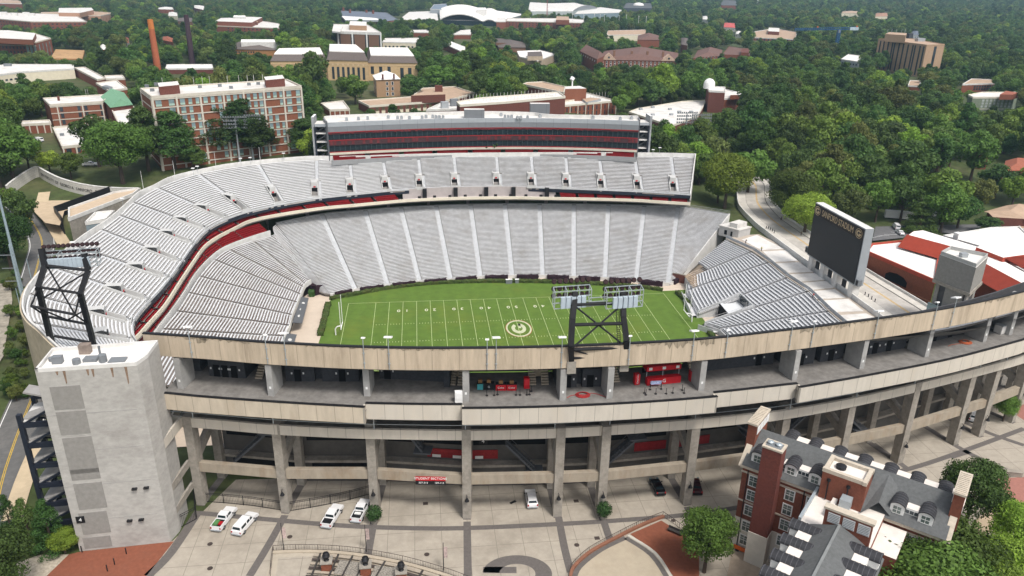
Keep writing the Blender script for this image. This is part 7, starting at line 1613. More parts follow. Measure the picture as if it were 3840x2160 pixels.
b = Bld('green_dormitory', 'three storey grey green building with white roof at the right edge of the wood', C2_((2190, 738), (2500, 738), (2545, 700), (2260, 700), (2155, 720)), mat('grey_green_cladding', (.17, .2, .145), n=.15), ROOFW, base=(1, 850), trim=TW); b.windows(0, 8, 3, 1.6, 1.5, mat('pale_window', (.34, .37, .36), n=.4), .22, .98, 4); b.band(0, b.z0+3, b.z0+3.4, TW, 'floor_band', .2); b.block(C2_((2395, 712), (2490, 714), (2540, 700), (2440, 685)), 3.5, BRICK, mat('rust_roof', (.3, .1, .06)))
for q, lb, m, r, hg in ((((310, 205), (400, 210), (400, 178), (315, 172)), 'small white house with a pink red roof at the top right of centre', WHITEW, mat('pink_roof', (.5, .1, .09)), 6), (((400, 255), (440, 258), (438, 238), (405, 238)), 'tiny white house right of the pink roofed house', WHITEW, ROOFW, 5), (((290, 40), (410, 42), (400, 5), (300, 2)), 'grey roofed house with brick walls at the very top right of centre', BRICK, ROOFG, 9), (((1200, 98), (1330, 100), (1320, 85), (1210, 86)), 'tan roofed house far away in the woods at the top right', CREAM, ROOFT, 7), (((1455, 125), (1555, 122), (1550, 98), (1460, 100)), 'tan roofed house farther right in the distant woods', CREAM, mat('rust_tan_roof', (.36, .2, .13)), 7), (((1730, 262), (1790, 262), (1785, 238), (1735, 236)), 'small blue grey roofed house behind the tan tower', GREYL, mat('blue_slate_roof', (.14, .16, .2)), 7), (((150, 145), (190, 148), (188, 122), (152, 122)), 'small white house far away at the top right of the colonial hall', WHITEW, ROOFW, 6), (((2210, 1215), (2300, 1218), (2295, 1190), (2215, 1188)), 'small rusty roofed shed in the right hand wood', BRICK, mat('rust_roof', (.3, .1, .06)), 4), (((2420, 1290), (2600, 1285), (2600, 1195), (2440, 1215)), 'brown red brick house roof at the right edge in the wood', BRICK, mat('rust_roof', (.3, .1, .06)), 6), (((-10, 335), (35, 345), (38, 288), (-10, 285)), 'red brick hall end with white windows right of the pedimented hall', BRICK, ROOFB, 10)):
    b = Bld('house', lb, C2_(*q), m, r, hgt=hg, par=0, cat='house'); b.hip(2.2, r, .4); b.windows(0, 3, 1, 1.2, 1.5, WIN)
sp = base_pt(*RC_(557, 60)); o = thing('church_spire', 'thin white church spire far away at the top right of centre', 'spire', sp); M_ = MB(); M_.box(sp+(0, 0, 9), (6, 6, 18)); M_.build('tower', WHITE, o); M_ = MB(); M_.tube(sp+(0, 0, 18), sp+(0, 0, 38), 3, .1, n=8); M_.build('spire', WHITE, o)
# radio mast
P = base_pt(*RB_(1550, 175)); zt_ = P[2]+48; o = thing('radio_mast', 'thin red lattice mast in front of the pale barrel roofed hall', 'mast', P); M_ = MB()
for q in ((-1, -1), (1, -1), (0, 1)): M_.beam(P+(*q, 0), (P[0]+q[0]*.6, P[1]+q[1]*.6, zt_), .3)
for k in range(20): z0_ = P[2]+(zt_-P[2])*k/20; M_.beam((P[0]-1, P[1]-1, z0_), (P[0]+1, P[1]-1, z0_+2.4), .2); M_.beam((P[0]+1, P[1]-1, z0_), (P[0]-1, P[1]-1, z0_+2.4), .2)
M_.build('lattice', mat('mast_red', (.35, .08, .07)), o)
wl0 = None
for q in ((1740, 200), (1905, 200), (1948, 205), (2090, 215), (2145, 205), (2237, 220), (2293, 225), (1825, 208), (1980, 205)):
    P = base_pt(*RB_(q[0], q[1]+22))
    if wl0 is None: wl0 = thing('lamp_post', 'tall white lamp post above the trees in front of the red dormitory', 'lamp post', P, group='white lamp posts above the far trees'); M_ = MB(); M_.tube((0, 0, 0), (0, 0, 24), .35, .25, n=6); M_.box((0, 0, 24.2), (1.6, 1, .6)); M_.build('pole', WHITE, wl0, loc=(0, 0, 0))
    else: dup(wl0, P)
# ---- red roofed student building on the right, low zone
b = Bld('red_roof_hall', 'brick hall with broad white roof and an arched louvre facing the bridge road', D2((1385, 455), (1905, 680), (1935, 460), (1700, 372), (1430, 400)), BRICK, ROOFWW, base=(1, 1449+860), trim=mat('red_trim_tile', (.36, .06, .035)))
a, c, t, n_ = b.edge(0); M_ = MB(); p = a*.5+c*.5+n_*.1; q = [(-4.5, -1.2), (4.5, -1.2), (4.5, .6), (3, 1.6), (0, 2.1), (-3, 1.6), (-4.5, .6)]; M_.add([(*(p+t*u), b.z1-4.6+v) for u, v in q], [tuple(range(7))]); M_.build('arched_louvre', BLACK, b.o)
b.band(0, b.z1-6.8, b.z1-6.4, mat('tan_band', (.33, .15, .09)), 'string_course', .06, 0, 1)
b = Bld('red_roof_hall', 'white roofed hall edged with steep red metal roofs behind the arched louvre hall', D2((1690, 330), (2060, 430), (2560, 700), (2640, 640), (2230, 415), (1810, 288), (1740, 296)), BRICK, ROOFWW, hgt=12, par=0)
for i, f0, f1, dz in ((0, .0, 1., 0), (1, .45, 1., 0)):
    a, c, t, n_ = b.edge(i); p, q = a*(1-f0)+c*f0, a*(1-f1)+c*f1; M_ = MB(); M_.quad((*p, b.z1+.5), (*q, b.z1+.5), (*(q+n_*4.5), b.z1-3.2), (*(p+n_*4.5), b.z1-3.2)); M_.quad((*(p+n_*4.5), b.z1-3.3), (*(q+n_*4.5), b.z1-3.3), (*q, b.z1+.4), (*p, b.z1+.4)); M_.build('red_metal_roof', ROOFR, b.o)
b = Bld('red_roof_hall', 'large bright white flat roof behind the steep red roofs at the right edge', D2((1965, 335), (2230, 412), (2640, 640), (2700, 420), (2540, 268), (2330, 275)), BRICK, ROOFWW, hgt=11, par=.5); b.unit(*D(2070, 360), (2, 2, 2.5), WHITE); b.unit(*D(2055, 405), (2.2, 1, .4), CAP); b.unit(*D(1900, 350), (2.2, 1, .5), CAP)
q = [atz(*D(*k), b.z1+2.5) for k in ((2215, 415), (2335, 390), (2600, 470), (2420, 495))]; M_ = MB(); M_.prism([p[:2] for p in q], b.z1, b.z1+2.5, 0, 1); M_.build('raised_roof', [mat('red_trim_tile', (.36, .06, .035)), ROOFWW], b.o)
q = [atz(*D(*k), z) for k, z in (((2420, 495), b.z1+2.3), ((2640, 460), b.z1+2.3), ((2640, 600), b.z1+.4), ((2560, 570), b.z1+.4))]; M_ = MB(); M_.quad(*q); M_.quad(*q[::-1]); M_.build('red_metal_roof', ROOFR, b.o)
b = Bld('brown_pavilion', 'brown brick pavilion with a pale wide eaved roof at the right edge', D2((2340, 190), (2600, 205), (2640, 110), (2450, 108), (2300, 150)), BRICKD, ROOFT, base=(0, 1449+265), par=0); b.hip(1.5, ROOFT, 1.5, ridge=.3)
b = Bld('brown_pavilion', 'tall narrow brown brick chimney block at the right edge', D2((2535, 275), (2640, 290), (2640, 130), (2560, 140)), BRICK, ROOFT, base=(0, 1449+300), par=.2)
# car park behind the scoreboard
struct(smooth_poly('parking_lot', [np.array(base_pt(*D(*q)))[:2] for q in ((1430, 385), (1660, 360), (1760, 285), (2060, 330), (2300, 250), (2330, 150), (2200, 140), (1870, 195), (1600, 215), (1460, 240))], gz(*base_pt(*D(1700, 300))[:2])+.35, mat('car_park_asphalt', (.13, .13, .135), n=.12, dirt=((.2, .19, .18), .5), ds=.1)))
zc = gz(*base_pt(*D(1700, 300))[:2])+.36
for i, (a, c) in enumerate((((1430, 345), (1510, 330)), ((1470, 330), (1560, 330)), ((1520, 320), (1620, 320)), ((1570, 300), (1650, 318)))):
    p, q = atz(*D(*a), zc), atz(*D(*c), zc); M_ = MB(); M_.beam(p+(0, 0, .01), q+(0, 0, .01), .15, .01); struct(M_.build('parking_line', WHITE))
for kind, lb, cat, a, c, m in (('van', 'white van parked behind the scoreboard in the grey car park', 'van', (1630, 298), (1590, 252), CARW), ('sedan', 'white car parked next to the white van behind the scoreboard', 'car', (1660, 332), (1618, 300), CARW), ('van', 'white van by the dark conifer at the far side of the car park', 'van', (1905, 192), (1858, 165), CARW), ('sedan', 'black car half hidden by the conifer in the grey car park', 'car', (1700, 300), (1672, 270), CARK)):
    P, r = head(D(*a), D(*c), zc); vehicle(kind, 'parked_van' if kind == 'van' else 'parked_car', lb, cat, P, r, m)
P, r = head(D(1565, 205), D(1690, 215), zc); o = thing('box_truck', 'long white box trailer at the edge of the wood behind the scoreboard', 'trailer', P, r); M_ = MB(); M_.box((0, 0, 2.3), (11, 2.5, 2.8)); M_.build('box', WHITE, o, loc=(0, 0, 0)); M_ = MB(); M_.box((0, 0, .55), (9, 1.8, .6)); M_.build('chassis', CAP, o, loc=(0, 0, 0))
for sx_ in (-3.8, -2.7, 3.8):
    for s in (-1, 1): M_ = MB(); M_.tube((sx_, s*.8, .5), (sx_, s*1.2, .5), .5, n=12); M_.build('wheel', TYRE, o, loc=(0, 0, 0))
# ---- left: lettered white wall, terrace, roads
wpx = [EE(60, -80+0), EE(260, -40)]
wl_px = [(24, 468), (60, 440), (95, 420), (112, 428), (150, 447), (200, 462), (250, 470), (310, 474), (352, 474)]
PW = []
for x, y in wl_px: PW.append(base_pt(x, y+26))
C = catmull([p[:2] for p in PW], 5); zw = [gz(*p)-.5 for p in C]; M_ = MB(); tops = np.interp(np.linspace(0, 1, len(C)), np.linspace(0, 1, len(PW)), [zat(y, p) for (x, y), p in zip(wl_px, PW)])
wo = thing('lettered_wall', 'long curved white block wall with dark lettering at the left', 'wall', (*C[0], zw[0])); M_.ribbon(C, zw, list(tops), .6); M_.build('wall', mat('white_block_wall', (.56, .54, .5), n=.1, dirt=((.4, .37, .33), .4), ds=.3, brick=(1.6, .9, .03, .5)), wo)
M_ = MB(); M_.ribbon(offset(C, -.06), list(tops-.02), list(tops+.25), .75); M_.build('coping', WHITEW, wo)
k0 = int(len(C)*.36); txt = 'UNIVERSITY OF GEORGIA SANFORD STADIUM'; seg = resample(C[k0:int(len(C)*.84)], len(txt)); tz = np.interp(np.linspace(.36, .84, len(txt)), np.linspace(0, 1, len(C)), tops)
for k, ch in enumerate(txt):
    if ch == ' ': continue
    t = seg[min(k+1, len(txt)-1)]-seg[max(k-1, 0)]; t /= np.linalg.norm(t); n_ = np.array((-t[1], t[0])); put_text(ch, 1.7, (*(seg[k]-n_*.1), tz[k]-2.0), (*t, 0), (0, 0, 1), DK, wo)
def road_px(name, pts, w, z=None, m=None, lines=True):
    up_ = .22 if lines else .3; C = catmull([base_pt(x, y)[:2] for x, y in pts], 6); M_ = MB(); A, B = offset(C, -w/2), offset(C, w/2); zz = lambda p: gz(*p)+up_
    for k in range(len(C)-1): M_.quad((*A[k], zz(C[k])), (*A[k+1], zz(C[k+1])), (*B[k+1], zz(C[k+1])), (*B[k], zz(C[k])))
    struct(M_.build(name, m or mat('asphalt', (.12, .118, .115), n=.15, dirt=((.18, .17, .16), .5), ds=.15)))
    if lines:
        for d_, w_, mm in ((-w/2+.5, .16, WHITE), (w/2-.5, .16, WHITE), (-.14, .14, mat('yellow_line', (.55, .36, .04))), (.16, .14, mat('yellow_line', (.55, .36, .04)))):
            A, B = offset(C, d_-w_/2), offset(C, d_+w_/2); M_ = MB()
            for k in range(len(C)-1): M_.quad((*A[k], zz(C[k])+.012), (*A[k+1], zz(C[k+1])+.012), (*B[k+1], zz(C[k+1])+.012), (*B[k], zz(C[k])+.012))
            struct(M_.build('road_marking', mm))
    return C
road_px('road', [(-30, 1400), (3, 1225), (32, 1130), (58, 1060), (82, 1000)], 9)
road_px('road', [(80, 720), (98, 655), (106, 610), (85, 565), (45, 520), (0, 490)], 8)
road_px('footpath', [(30, 1310), (62, 1210), (95, 1130)], 3.2, m=mat('tan_path', (.5, .4, .27), n=.12), lines=False)
road_px('footpath', [(165, 620), (140, 580), (108, 525), (112, 485)], 4, m=mat('tan_path', (.5, .4, .27), n=.12), lines=False)
struct(smooth_poly('terrace_paving', [base_pt(x, y)[:2] for x, y in ((60, 505), (115, 452), (250, 500), (165, 545), (158, 600), (120, 590))], gz(*base_pt(130, 510)[:2])+.3, mat('tan_terrace', (.5, .39, .27), n=.12)))
struct(smooth_poly('gravel_bank', [base_pt(x, y)[:2] for x, y in ((-30, 690), (20, 670), (32, 760), (10, 900), (-30, 960))], gz(*base_pt(5, 800)[:2])+.5, mat('gravel_bank_stone', (.3, .27, .22), n=.35, ns=.6)))
# terrace building wedged behind the left rim
tb_ = Bld('terrace_block', 'tan roofed terrace block with pale walls behind the left rim of the horseshoe', [EE(*q) for q in ((520, 210), (1010, 20), (1060, -20), (860, 10), (520, 130))], CONC, mat('tan_terrace_roof', (.5, .39, .28), n=.12), hgt=9, hide=False)
b = Bld('terrace_block', 'white roofed box with blue grey wall beside the tan terrace', [EE(*q) for q in ((645, 240), (800, 215), (865, 150), (720, 165))], mat('blue_grey_wall', (.2, .25, .28)), ROOFWW, hgt=11, hide=False)
o = thing('dark_screen_wall', 'tall black screen wall by the tan terrace at the left', 'wall', base_pt(*EE(450, 290))); P = [base_pt(*EE(*q)) for q in ((430, 280), (495, 320)) ]
Q = [base_pt(*EE(*q)) for q in ((430, 200), (620, 130), (860, 40))]; M_ = MB(); z_ = gz(*Q[0][:2])
M_.ribbon([q[:2] for q in Q], [gz(*q[:2])-1 for q in Q], [gz(*q[:2])+4.5 for q in Q], .4); M_.ribbon([P[1][:2], Q[0][:2]], z_-2, z_+4.5, .4); M_.build('screen', CAP, o)
# poles on the left
for x0, y0, x1, y1, r, lb in ((8, 490, 55, 730, .5, 'thick pale blue steel pole at the left edge'), (25, 615, 55, 745, .42, 'pale blue steel pole with cross arms at the left edge'), (42, 725, 58, 800, .15, 'thin pale pole by the outer wall at the left'), (64, 652, 80, 706, .15, 'thin pale pole at the left rim of the horseshoe')):
    P = base_pt(x1, y1); zt_ = zat(y0, P); o = thing('utility_pole', lb, 'pole', P); M_ = MB(); M_.tube(P, (P[0], P[1], zt_), r, r*.6, n=8); M_.build('shaft', mat('pole_blue_grey', (.27, .34, .38), n=.1), o)
    if r == .42:
        for f in (.3, .55, .8): M_ = MB(); z = P[2]+(zt_-P[2])*f; M_.beam((P[0]-3.5, P[1], z), (P[0]+.5, P[1], z), .2); M_.build('cross_arm', GREYL, o)
P, r = head((184, 416), (241, 408), gz(*base_pt(215, 415)[:2])+.2); vehicle('pickup', 'pickup_truck', 'white pickup parked by the trees near the curved white wall', 'pickup truck', base_pt(228, 417), 0.1, CARW)
vehicle('van', 'parked_van', 'white van half hidden by trees at the far left', 'van', base_pt(97, 356), 2.6, CARW)
vehicle('sedan', 'parked_car', 'pale car parked by the trees at the left near the brick wing', 'car', base_pt(70, 306), .2, CARG)

# ================================================================ people
SKIN = mat('skin', (.35, .2, .14), n=.05); HAIR = mat('hair', (.03, .02, .015), n=.1)
def skinned(name, V, E, R, m, par):
    me = bpy.data.meshes.new(name); me.from_pydata(V, E, []); me.materials.append(m); o = bpy.data.objects.new(name, me); COL.objects.link(o); o.parent = par
    md = o.modifiers.new('skin', 'SKIN'); md.use_smooth_shade = True
    for sv, r in zip(me.skin_vertices[0].data, R): sv.radius = (r, r)
    me.skin_vertices[0].data[0].use_root = True; s2 = o.modifiers.new('sub', 'SUBSURF'); s2.levels = s2.render_levels = 1; return o
def person(P, rz, label, shirt, trous, stride=.22, bend=0.):
    o = thing('person', label, 'person', P, rz)
    V = [(0, 0, .95), (bend*.4, 0, 1.2), (bend, 0, 1.42), (bend*1.1, 0, 1.52), (bend*1.2, 0, 1.66), (bend*1.2, 0, 1.74)]
    E = [(0, 1), (1, 2), (2, 3), (3, 4), (4, 5)]; R = [.13, .125, .11, .055, .1, .06]
    for s in (-1, 1):
        n = len(V); V += [(0, s*.09, .88), (s*stride*.5, s*.1, .5), (s*stride*.7-.05, s*.1, .08), (s*stride*.7+.12, s*.11, .04), (bend, s*.19, 1.4), (bend-s*.08, s*.24, 1.12), (bend-s*.02+.1, s*.22, .9), (bend+.14, s*.21, .82)]
        E += [(0, n), (n, n+1), (n+1, n+2), (n+2, n+3), (2, n+4), (n+4, n+5), (n+5, n+6), (n+6, n+7)]; R += [.09, .065, .045, .04, .06, .045, .035, .03]
    skinned('body', V, E, R, SKIN, o)
    skinned('shirt', [V[0], V[1], V[2], V[10], V[11], V[18], V[19]], [(0, 1), (1, 2), (2, 3), (3, 4), (2, 5), (5, 6)], [.15, .145, .13, .08, .06, .08, .06], shirt, o)
    skinned('trousers', [V[0], V[6], V[7], V[8], V[14], V[15], V[16]], [(0, 1), (1, 2), (2, 3), (0, 4), (4, 5), (5, 6)], [.14, .105, .08, .06, .105, .08, .06], trous, o)
    skinned('hair', [(bend*1.2-.02, 0, 1.7), (bend*1.2-.03, 0, 1.78)], [(0, 1)], [.1, .07], HAIR, o)
BLUE = mat('blue_cloth', (.05, .08, .2)); DKC = mat('dark_cloth', (.02, .02, .03)); HIV = mat('hivis_yellow', (.5, .6, .04)); PALEC = mat('pale_cloth', (.5, .5, .5)); REDC = mat('red_cloth', (.5, .03, .04))
dz_ = lambda x, y, z: atz(*D(x, y), z)
person(dz_(742, 214, 13.13), 2.2, 'person in blue walking on the bridge pavement beside another in white', BLUE, DKC)
person(dz_(765, 210, 13.13), 2.2, 'person in a white top walking beside the person in blue on the bridge', PALEC, BLUE)
person(dz_(893, 330, 13.13), 2.0, 'person in dark clothes alone on the bridge pavement before the scoreboard', DKC, DKC)
person(dz_(593, 446, 12.45), 1.0, 'worker in a bright yellow vest standing on the white roofing deck', HIV, DKC)
person(dz_(474, 390, 12.45), .5, 'worker in dark clothes bending at the edge of the white roofing deck', DKC, DKC, .1, .25)
person(dz_(980, 802, 12.45), .5, 'worker in red crouching at the edge of the white deck above the end stand', REDC, DKC, .1, .3)
person(atz(*LR(2452, 92), 14.05), 1.2, 'person with a dark hat by the clipped bush at the far right of the plaza', DKC, PALEC)
person(atz(*LR(2508, 100), 14.05), 1.0, 'person in dark clothes on the brick path at the far right edge', DKC, DKC)
# ================================================================ brick residence hall at the lower right
P0 = atz(*LR(365, 1215), 14)[:2]; EZ, RZ = 30.6, 34.7; U = np.array((.7311, -.6823)); V = np.array((.6823, .7311)); LU, LV = 29.6, 11.
rh = thing('residence_hall', 'brick residence hall with grey shingle roofs, barrel dormers and broad chimneys at the lower right', 'building', (*P0, 14))
def Q(u, v, z): return np.array((*(P0+U*u+V*v), z))
BRKN = mat('hall_brick', (.195, .066, .04), n=.24, ns=3, dirt=((.12, .05, .035), .5), ds=.5, wave=('Z', 3.2, .18))
BRKC = mat('chimney_brick', (.15, .045, .034), n=.22, ns=3, dirt=((.09, .04, .035), .5), ds=.5, wave=('Z', 3.2, .18))
BASEW = mat('white_base', (.60, .57, .51), n=.1, ns=.8, dirt=((.42, .38, .33), .5), ds=.4)
LIME = mat('limestone_trim', (.5, .44, .36), n=.15, ns=1.5)
SHG = mat('hall_shingle', (.125, .13, .132), n=.22, ns=2.2, wave=('Z', 5.5, .45), dirt=((.09, .1, .095), .5), ds=.4)
BARR = mat('dormer_dark_metal', (.032, .032, .036), rough=.5, n=.2)
FLATW = mat('flat_white_membrane', (.70, .65, .60), n=.1)
def lp(us): return [tuple((P0+U*u+V*v)) for u, v in us]
def lbox(name, u0, u1, v0, v1, z0, z1, m, par=rh, mt=None):
    M_ = MB(); M_.prism([np.array(p) for p in lp([(u0, v0), (u1, v0), (u1, v1), (u0, v1)])], z0, z1, 0, 1, bottom=True); return M_.build(name, [m, mt or m], par)
wl_ = lbox('wall', 0, LU, 0, LV, 20.2, EZ, BRKN); lbox('base', -.08, LU+.08, -.08, LV+.08, 13.5, 20.2, BASEW)
lbox('string_course', -.14, LU+.14, -.14, LV+.14, 23.6, 23.85, LIME); lbox('cornice', -.35, LU+.35, -.35, LV+.35, EZ-.55, EZ, LIME); lbox('string_course', -.12, LU+.12, -.12, LV+.12, EZ-1.5, EZ-1.2, LIME)
M_ = MB(); e = .5
M_.quad(Q(-.1, -e, EZ+.02), Q(LU+.1, -e, EZ+.02), Q(LU+.1, LV/2, RZ), Q(-.1, LV/2, RZ)); M_.quad(Q(LU+.1, LV+e, EZ+.02), Q(-.1, LV+e, EZ+.02), Q(-.1, LV/2, RZ), Q(LU+.1, LV/2, RZ)); M_.build('roof', SHG, rh)
for u, s in ((0, -1), (LU, 1)):
    M_ = MB(); th = .55; a0, a1 = u-s*.1, u+s*th
    M_.add([Q(a0, -.3, EZ-.5), Q(a0, LV+.3, EZ-.5), Q(a0, LV/2, RZ+.7), Q(a1, -.3, EZ-.5), Q(a1, LV+.3, EZ-.5), Q(a1, LV/2, RZ+.7)], [(0, 1, 2), (3, 5, 4), (0, 2, 5, 3), (2, 1, 4, 5), (1, 0, 3, 4)]); M_.build('gable', BRKN, rh)
    for va, vb, za, zb_ in ((-.35, LV/2, EZ-.4, RZ+.75), (LV+.35, LV/2, EZ-.4, RZ+.75)): M_ = MB(); M_.beam(Q(u+s*.2, va, za), Q(u+s*.2, vb, zb_), .95, .22); M_.build('coping', LIME, rh)
    c = lbox('gable_chimney', min(u-s*.5, u+s*.9), max(u-s*.5, u+s*.9), 2.5, 8.5, EZ, 36.6, BRKN); lbox('chimney_cap', min(u-s*.65, u+s*1.05), max(u-s*.65, u+s*1.05), 2.3, 8.7, 36.6, 36.95, LIME, c)
    for k in range(4): lbox('white_panel', u-s*.58 if s < 0 else u-s*.58-.0, (u-s*.58)+.06, 2.8+k*1.42, 4.05+k*1.42, 34.9, 36.3, WHITE, c)
    for k in range(12): lbox('cap_block', min(u-s*.45, u+s*.85), max(u-s*.45, u+s*.85), 2.5+k*.5, 2.8+k*.5, 36.95, 37.05, LIME, c)
# windows: panes in white frames
def lwin(u, v, z, w, h, face, par):
    M_ = MB(); F = MB()
    if face == 'f': M_.box(Q(u, v-.07, z), (w, .06, h), ax=(*U, 0)); F.box(Q(u, v-.03, z), (w+.36, .08, h+.36), ax=(*U, 0))
    else: M_.box(Q(u-.07, v, z), (w, .06, h), ax=(*V, 0)); F.box(Q(u-.03, v, z), (w+.36, .08, h+.36), ax=(*V, 0))
    f = F.build('window', WHITE, par); o = M_.build('pane', mat('hall_pane', (.12, .15, .14), rough=.15, n=.7, ns=.6, spec=.5), f); B_ = MB()
    ax = (*U, 0) if face == 'f' else (*V, 0); c = Q(u, v-.11, z) if face == 'f' else Q(u-.11, v, z)
    B_.box(c, (w, .04, .07), ax=ax); B_.box(c+(0, 0, h*.25), (w, .03, .04), ax=ax); B_.box(c, (.05, .03, h), ax=ax); B_.build('glazing_bar', WHITE, f)
for z in (16.2, 19.0, 22.2, 25.2, 28.0):
    for u in (2.0, 7.9, 11.2): lwin(u, 0 if z > 20 else -.08, z, 1.25, 1.75, 'f', rh)
    for u in (22.0, 25.5, 28.3): lwin(u, 0 if z > 20 else -.08, z, 1.25, 1.75, 'f', rh)
    for v in (2.2, 5.5, 8.8): lwin(0 if z > 20 else -.08, v, z, 1.2, 1.7, 's', rh)
ch = lbox('chimney', 3.2, 6.2, -2.4, -.0, 20.2, 36.4, BRKC); lbox('chimney_base', 3.1, 6.3, -2.5, 0, 13.5, 20.2, BASEW); lbox('chimney_cap', 3.1, 6.3, -2.5, .1, 36.4, 36.7, LIME, ch)
lbox('flue_plate', 3.5, 5.9, -2.0, -.4, 36.7, 36.78, GREYL, ch)
for u in (4.0, 5.3): M_ = MB(); M_.tube(Q(u, -1.2, 36.78), Q(u, -1.2, 37.1), .38, n=12); M_.tube(Q(u, -1.2, 37.1), Q(u, -1.2, 37.25), .52, .3, n=12); M_.build('flue_cowl', GALV, ch)
def dormer(u, side, w=1.9, z0=EZ+.55, hgt=2.0, dep=4.6, name='dormer', wing=None):
    """barrel topped dormer; side -1 faces the viewer, +1 the stand"""
    d = thing_ = None
    if wing is None:
        f = (lambda a, b, z: Q(u+a, .55+b, z)) if side < 0 else (lambda a, b, z: Q(u-a, LV-.55-b, z))
        uu, dd = (U, V) if side < 0 else (-U, -V)
    else:
        f = (lambda a, b, z: Q(wing[0]+b, u-a, z)) if side < 0 else (lambda a, b, z: Q(wing[1]-b, u+a, z))
    M_ = MB(); n = 8; pts = [(-w/2, z0), (w/2, z0), (w/2, z0+hgt-.5)]+[(w/2*math.cos(t), z0+hgt-.5+.62*math.sin(t)) for t in np.linspace(0, math.pi, n)[1:-1]]+[(-w/2, z0+hgt-.5)]
    M_.add([f(a, 0, z) for a, z in pts]+[f(a, dep*.55, z) for a, z in pts], [tuple(range(len(pts)))]+[(i, len(pts)+i, len(pts)+(i+1) % len(pts), (i+1) % len(pts)) for i in range(len(pts))]); o = M_.build(name, WHITE, rh)
    M_ = MB(); W2 = w/2+.14; arc = [(W2*math.cos(t), z0+hgt-.55+.78*math.sin(t)) for t in np.linspace(0, math.pi, n+1)]
    for i in range(n):
        (a, z), (b, y) = arc[i], arc[i+1]; M_.quad(f(a, -.25, z), f(b, -.25, y), f(b, dep, y), f(a, dep, z)); M_.quad(f(a, -.25, z), f(b, -.25, y), f(b, -.25, y-.14), f(a, -.25, z-.14))
    M_.build('barrel_roof', BARR, o)
    for k in range(7):
        M_ = MB()
        for i in range(n): (a, z), (b, y) = arc[i], arc[i+1]; M_.beam(f(a, -.1+k*dep/7, z+.02), f(b, -.1+k*dep/7, y+.02), .09, .07)
        M_.build('roof_seam', mat('roof_seam_grey', (.09, .09, .1)), o)
    M_ = MB(); a, b = w*.28, hgt*.62; M_.quad(f(-a, -.04, z0+.25), f(a, -.04, z0+.25), f(a, -.04, z0+.25+b), f(-a, -.04, z0+.25+b)); M_.build('pane', mat('hall_pane', (.12, .15, .14)), o)
    M_ = MB(); 
    for zz in (.25, .25+b/2, .25+b): 
        p, q = f(-a, -.06, z0+zz), f(a, -.06, z0+zz); M_.beam(p, q, .06)
    M_.beam(f(0, -.06, z0+.25), f(0, -.06, z0+.25+b), .05); M_.build('glazing_bar', WHITE, o)
def flat(u0, u1, side, z=EZ+2.05, v0=1.0, v1=4.6, wing=None):
    if wing is None: M_ = MB(); vv = (v0, v1) if side < 0 else (LV-v1, LV-v0); P_ = [np.array(p) for p in lp([(u0, vv[0]), (u1, vv[0]), (u1, vv[1]), (u0, vv[1])])]
    else: M_ = MB(); uu = (wing[0]+v0, wing[0]+v1) if side < 0 else (wing[1]-v1, wing[1]-v0); P_ = [np.array(p) for p in lp([(uu[0], u0), (uu[1], u0), (uu[1], u1), (uu[0], u1)])]
    M_.prism(P_, z-1.2, z, 0, 1); M_.build('shed_dormer', [WHITE, FLATW], rh)
    if wing is None and side < 0:
        for k in range(3): M_ = MB(); u = u0+(u1-u0)*(k+.5)/3; M_.box(Q(u, v0-.03, z-.6), ((u1-u0)/3.6, .05, .55), ax=(*U, 0)); M_.build('clerestory_pane', WIN, rh)
for u in (1.9, 7.3, 11.0, 22.8, 26.6): dormer(u, -1)
flat(5.9, 6.3, -1); flat(8.3, 10.0, -1); flat(23.8, 25.6, -1)
for k in range(7): dormer(4.6+k*3.85, 1)
for k in range(7): flat(5.6+k*3.85, 7.5+k*3.85, 1, EZ+2.4, 1.2, 5.2)
# roof-top lift block
bx = lbox('lift_block', 12.3, 18.5, -1.8, 2.6, EZ-2, 35.5, BRKN); 
M_ = MB(); rg_ = [np.array(p) for p in lp([(12.3, -1.8), (18.5, -1.8), (18.5, 2.6), (12.3, 2.6), (12.3, -1.8)])]; 
for a, b in zip(rg_[:-1], rg_[1:]): d = (b-a)/np.linalg.norm(b-a); M_.ribbon([a-d*.1, b-d*.62], 35.5, 36.1, .6)
M_.build('parapet', LIME, bx); lbox('flat_roof', 12.9, 17.9, -1.2, 2.0, 35.5, 35.56, FLATW, bx)
M_ = MB(); M_.tube(Q(14.3, .6, 35.56), Q(14.3, .6, 36.0), .75, n=12); M_.tube(Q(14.3, .6, 36.0), Q(14.3, .6, 36.15), .8, .3, n=12); M_.build('roof_fan', CAP, bx)
for u in (13.4, 16.2): M_ = MB(); M_.tube(Q(u, -2.0, 31), Q(u, -2.0, 34.4), .09, n=6); M_.box(Q(u, -2.0, 34.5), (.4, .4, .4)); M_.build('downpipe', CAP, bx)
# cross gable right of the lift block
M_ = MB(); M_.quad(Q(18.5, -2.5, 31.2), Q(20.4, -.5, 32.8), Q(20.4, 4.8, 34.75), Q(18.5, 4.8, 34.75)); M_.quad(Q(20.4, -.5, 32.8), Q(22.2, -.2, 31.0), Q(22.0, 4.0, 33.6), Q(20.4, 4.8, 34.75)); M_.build('cross_roof', SHG, rh)
M_ = MB(); M_.box(Q(16.4, -2.9, 32.3), (1.5, 1.7, 1.7), ax=(*U, 0)); M_.build('vent_hood', GALV, rh)
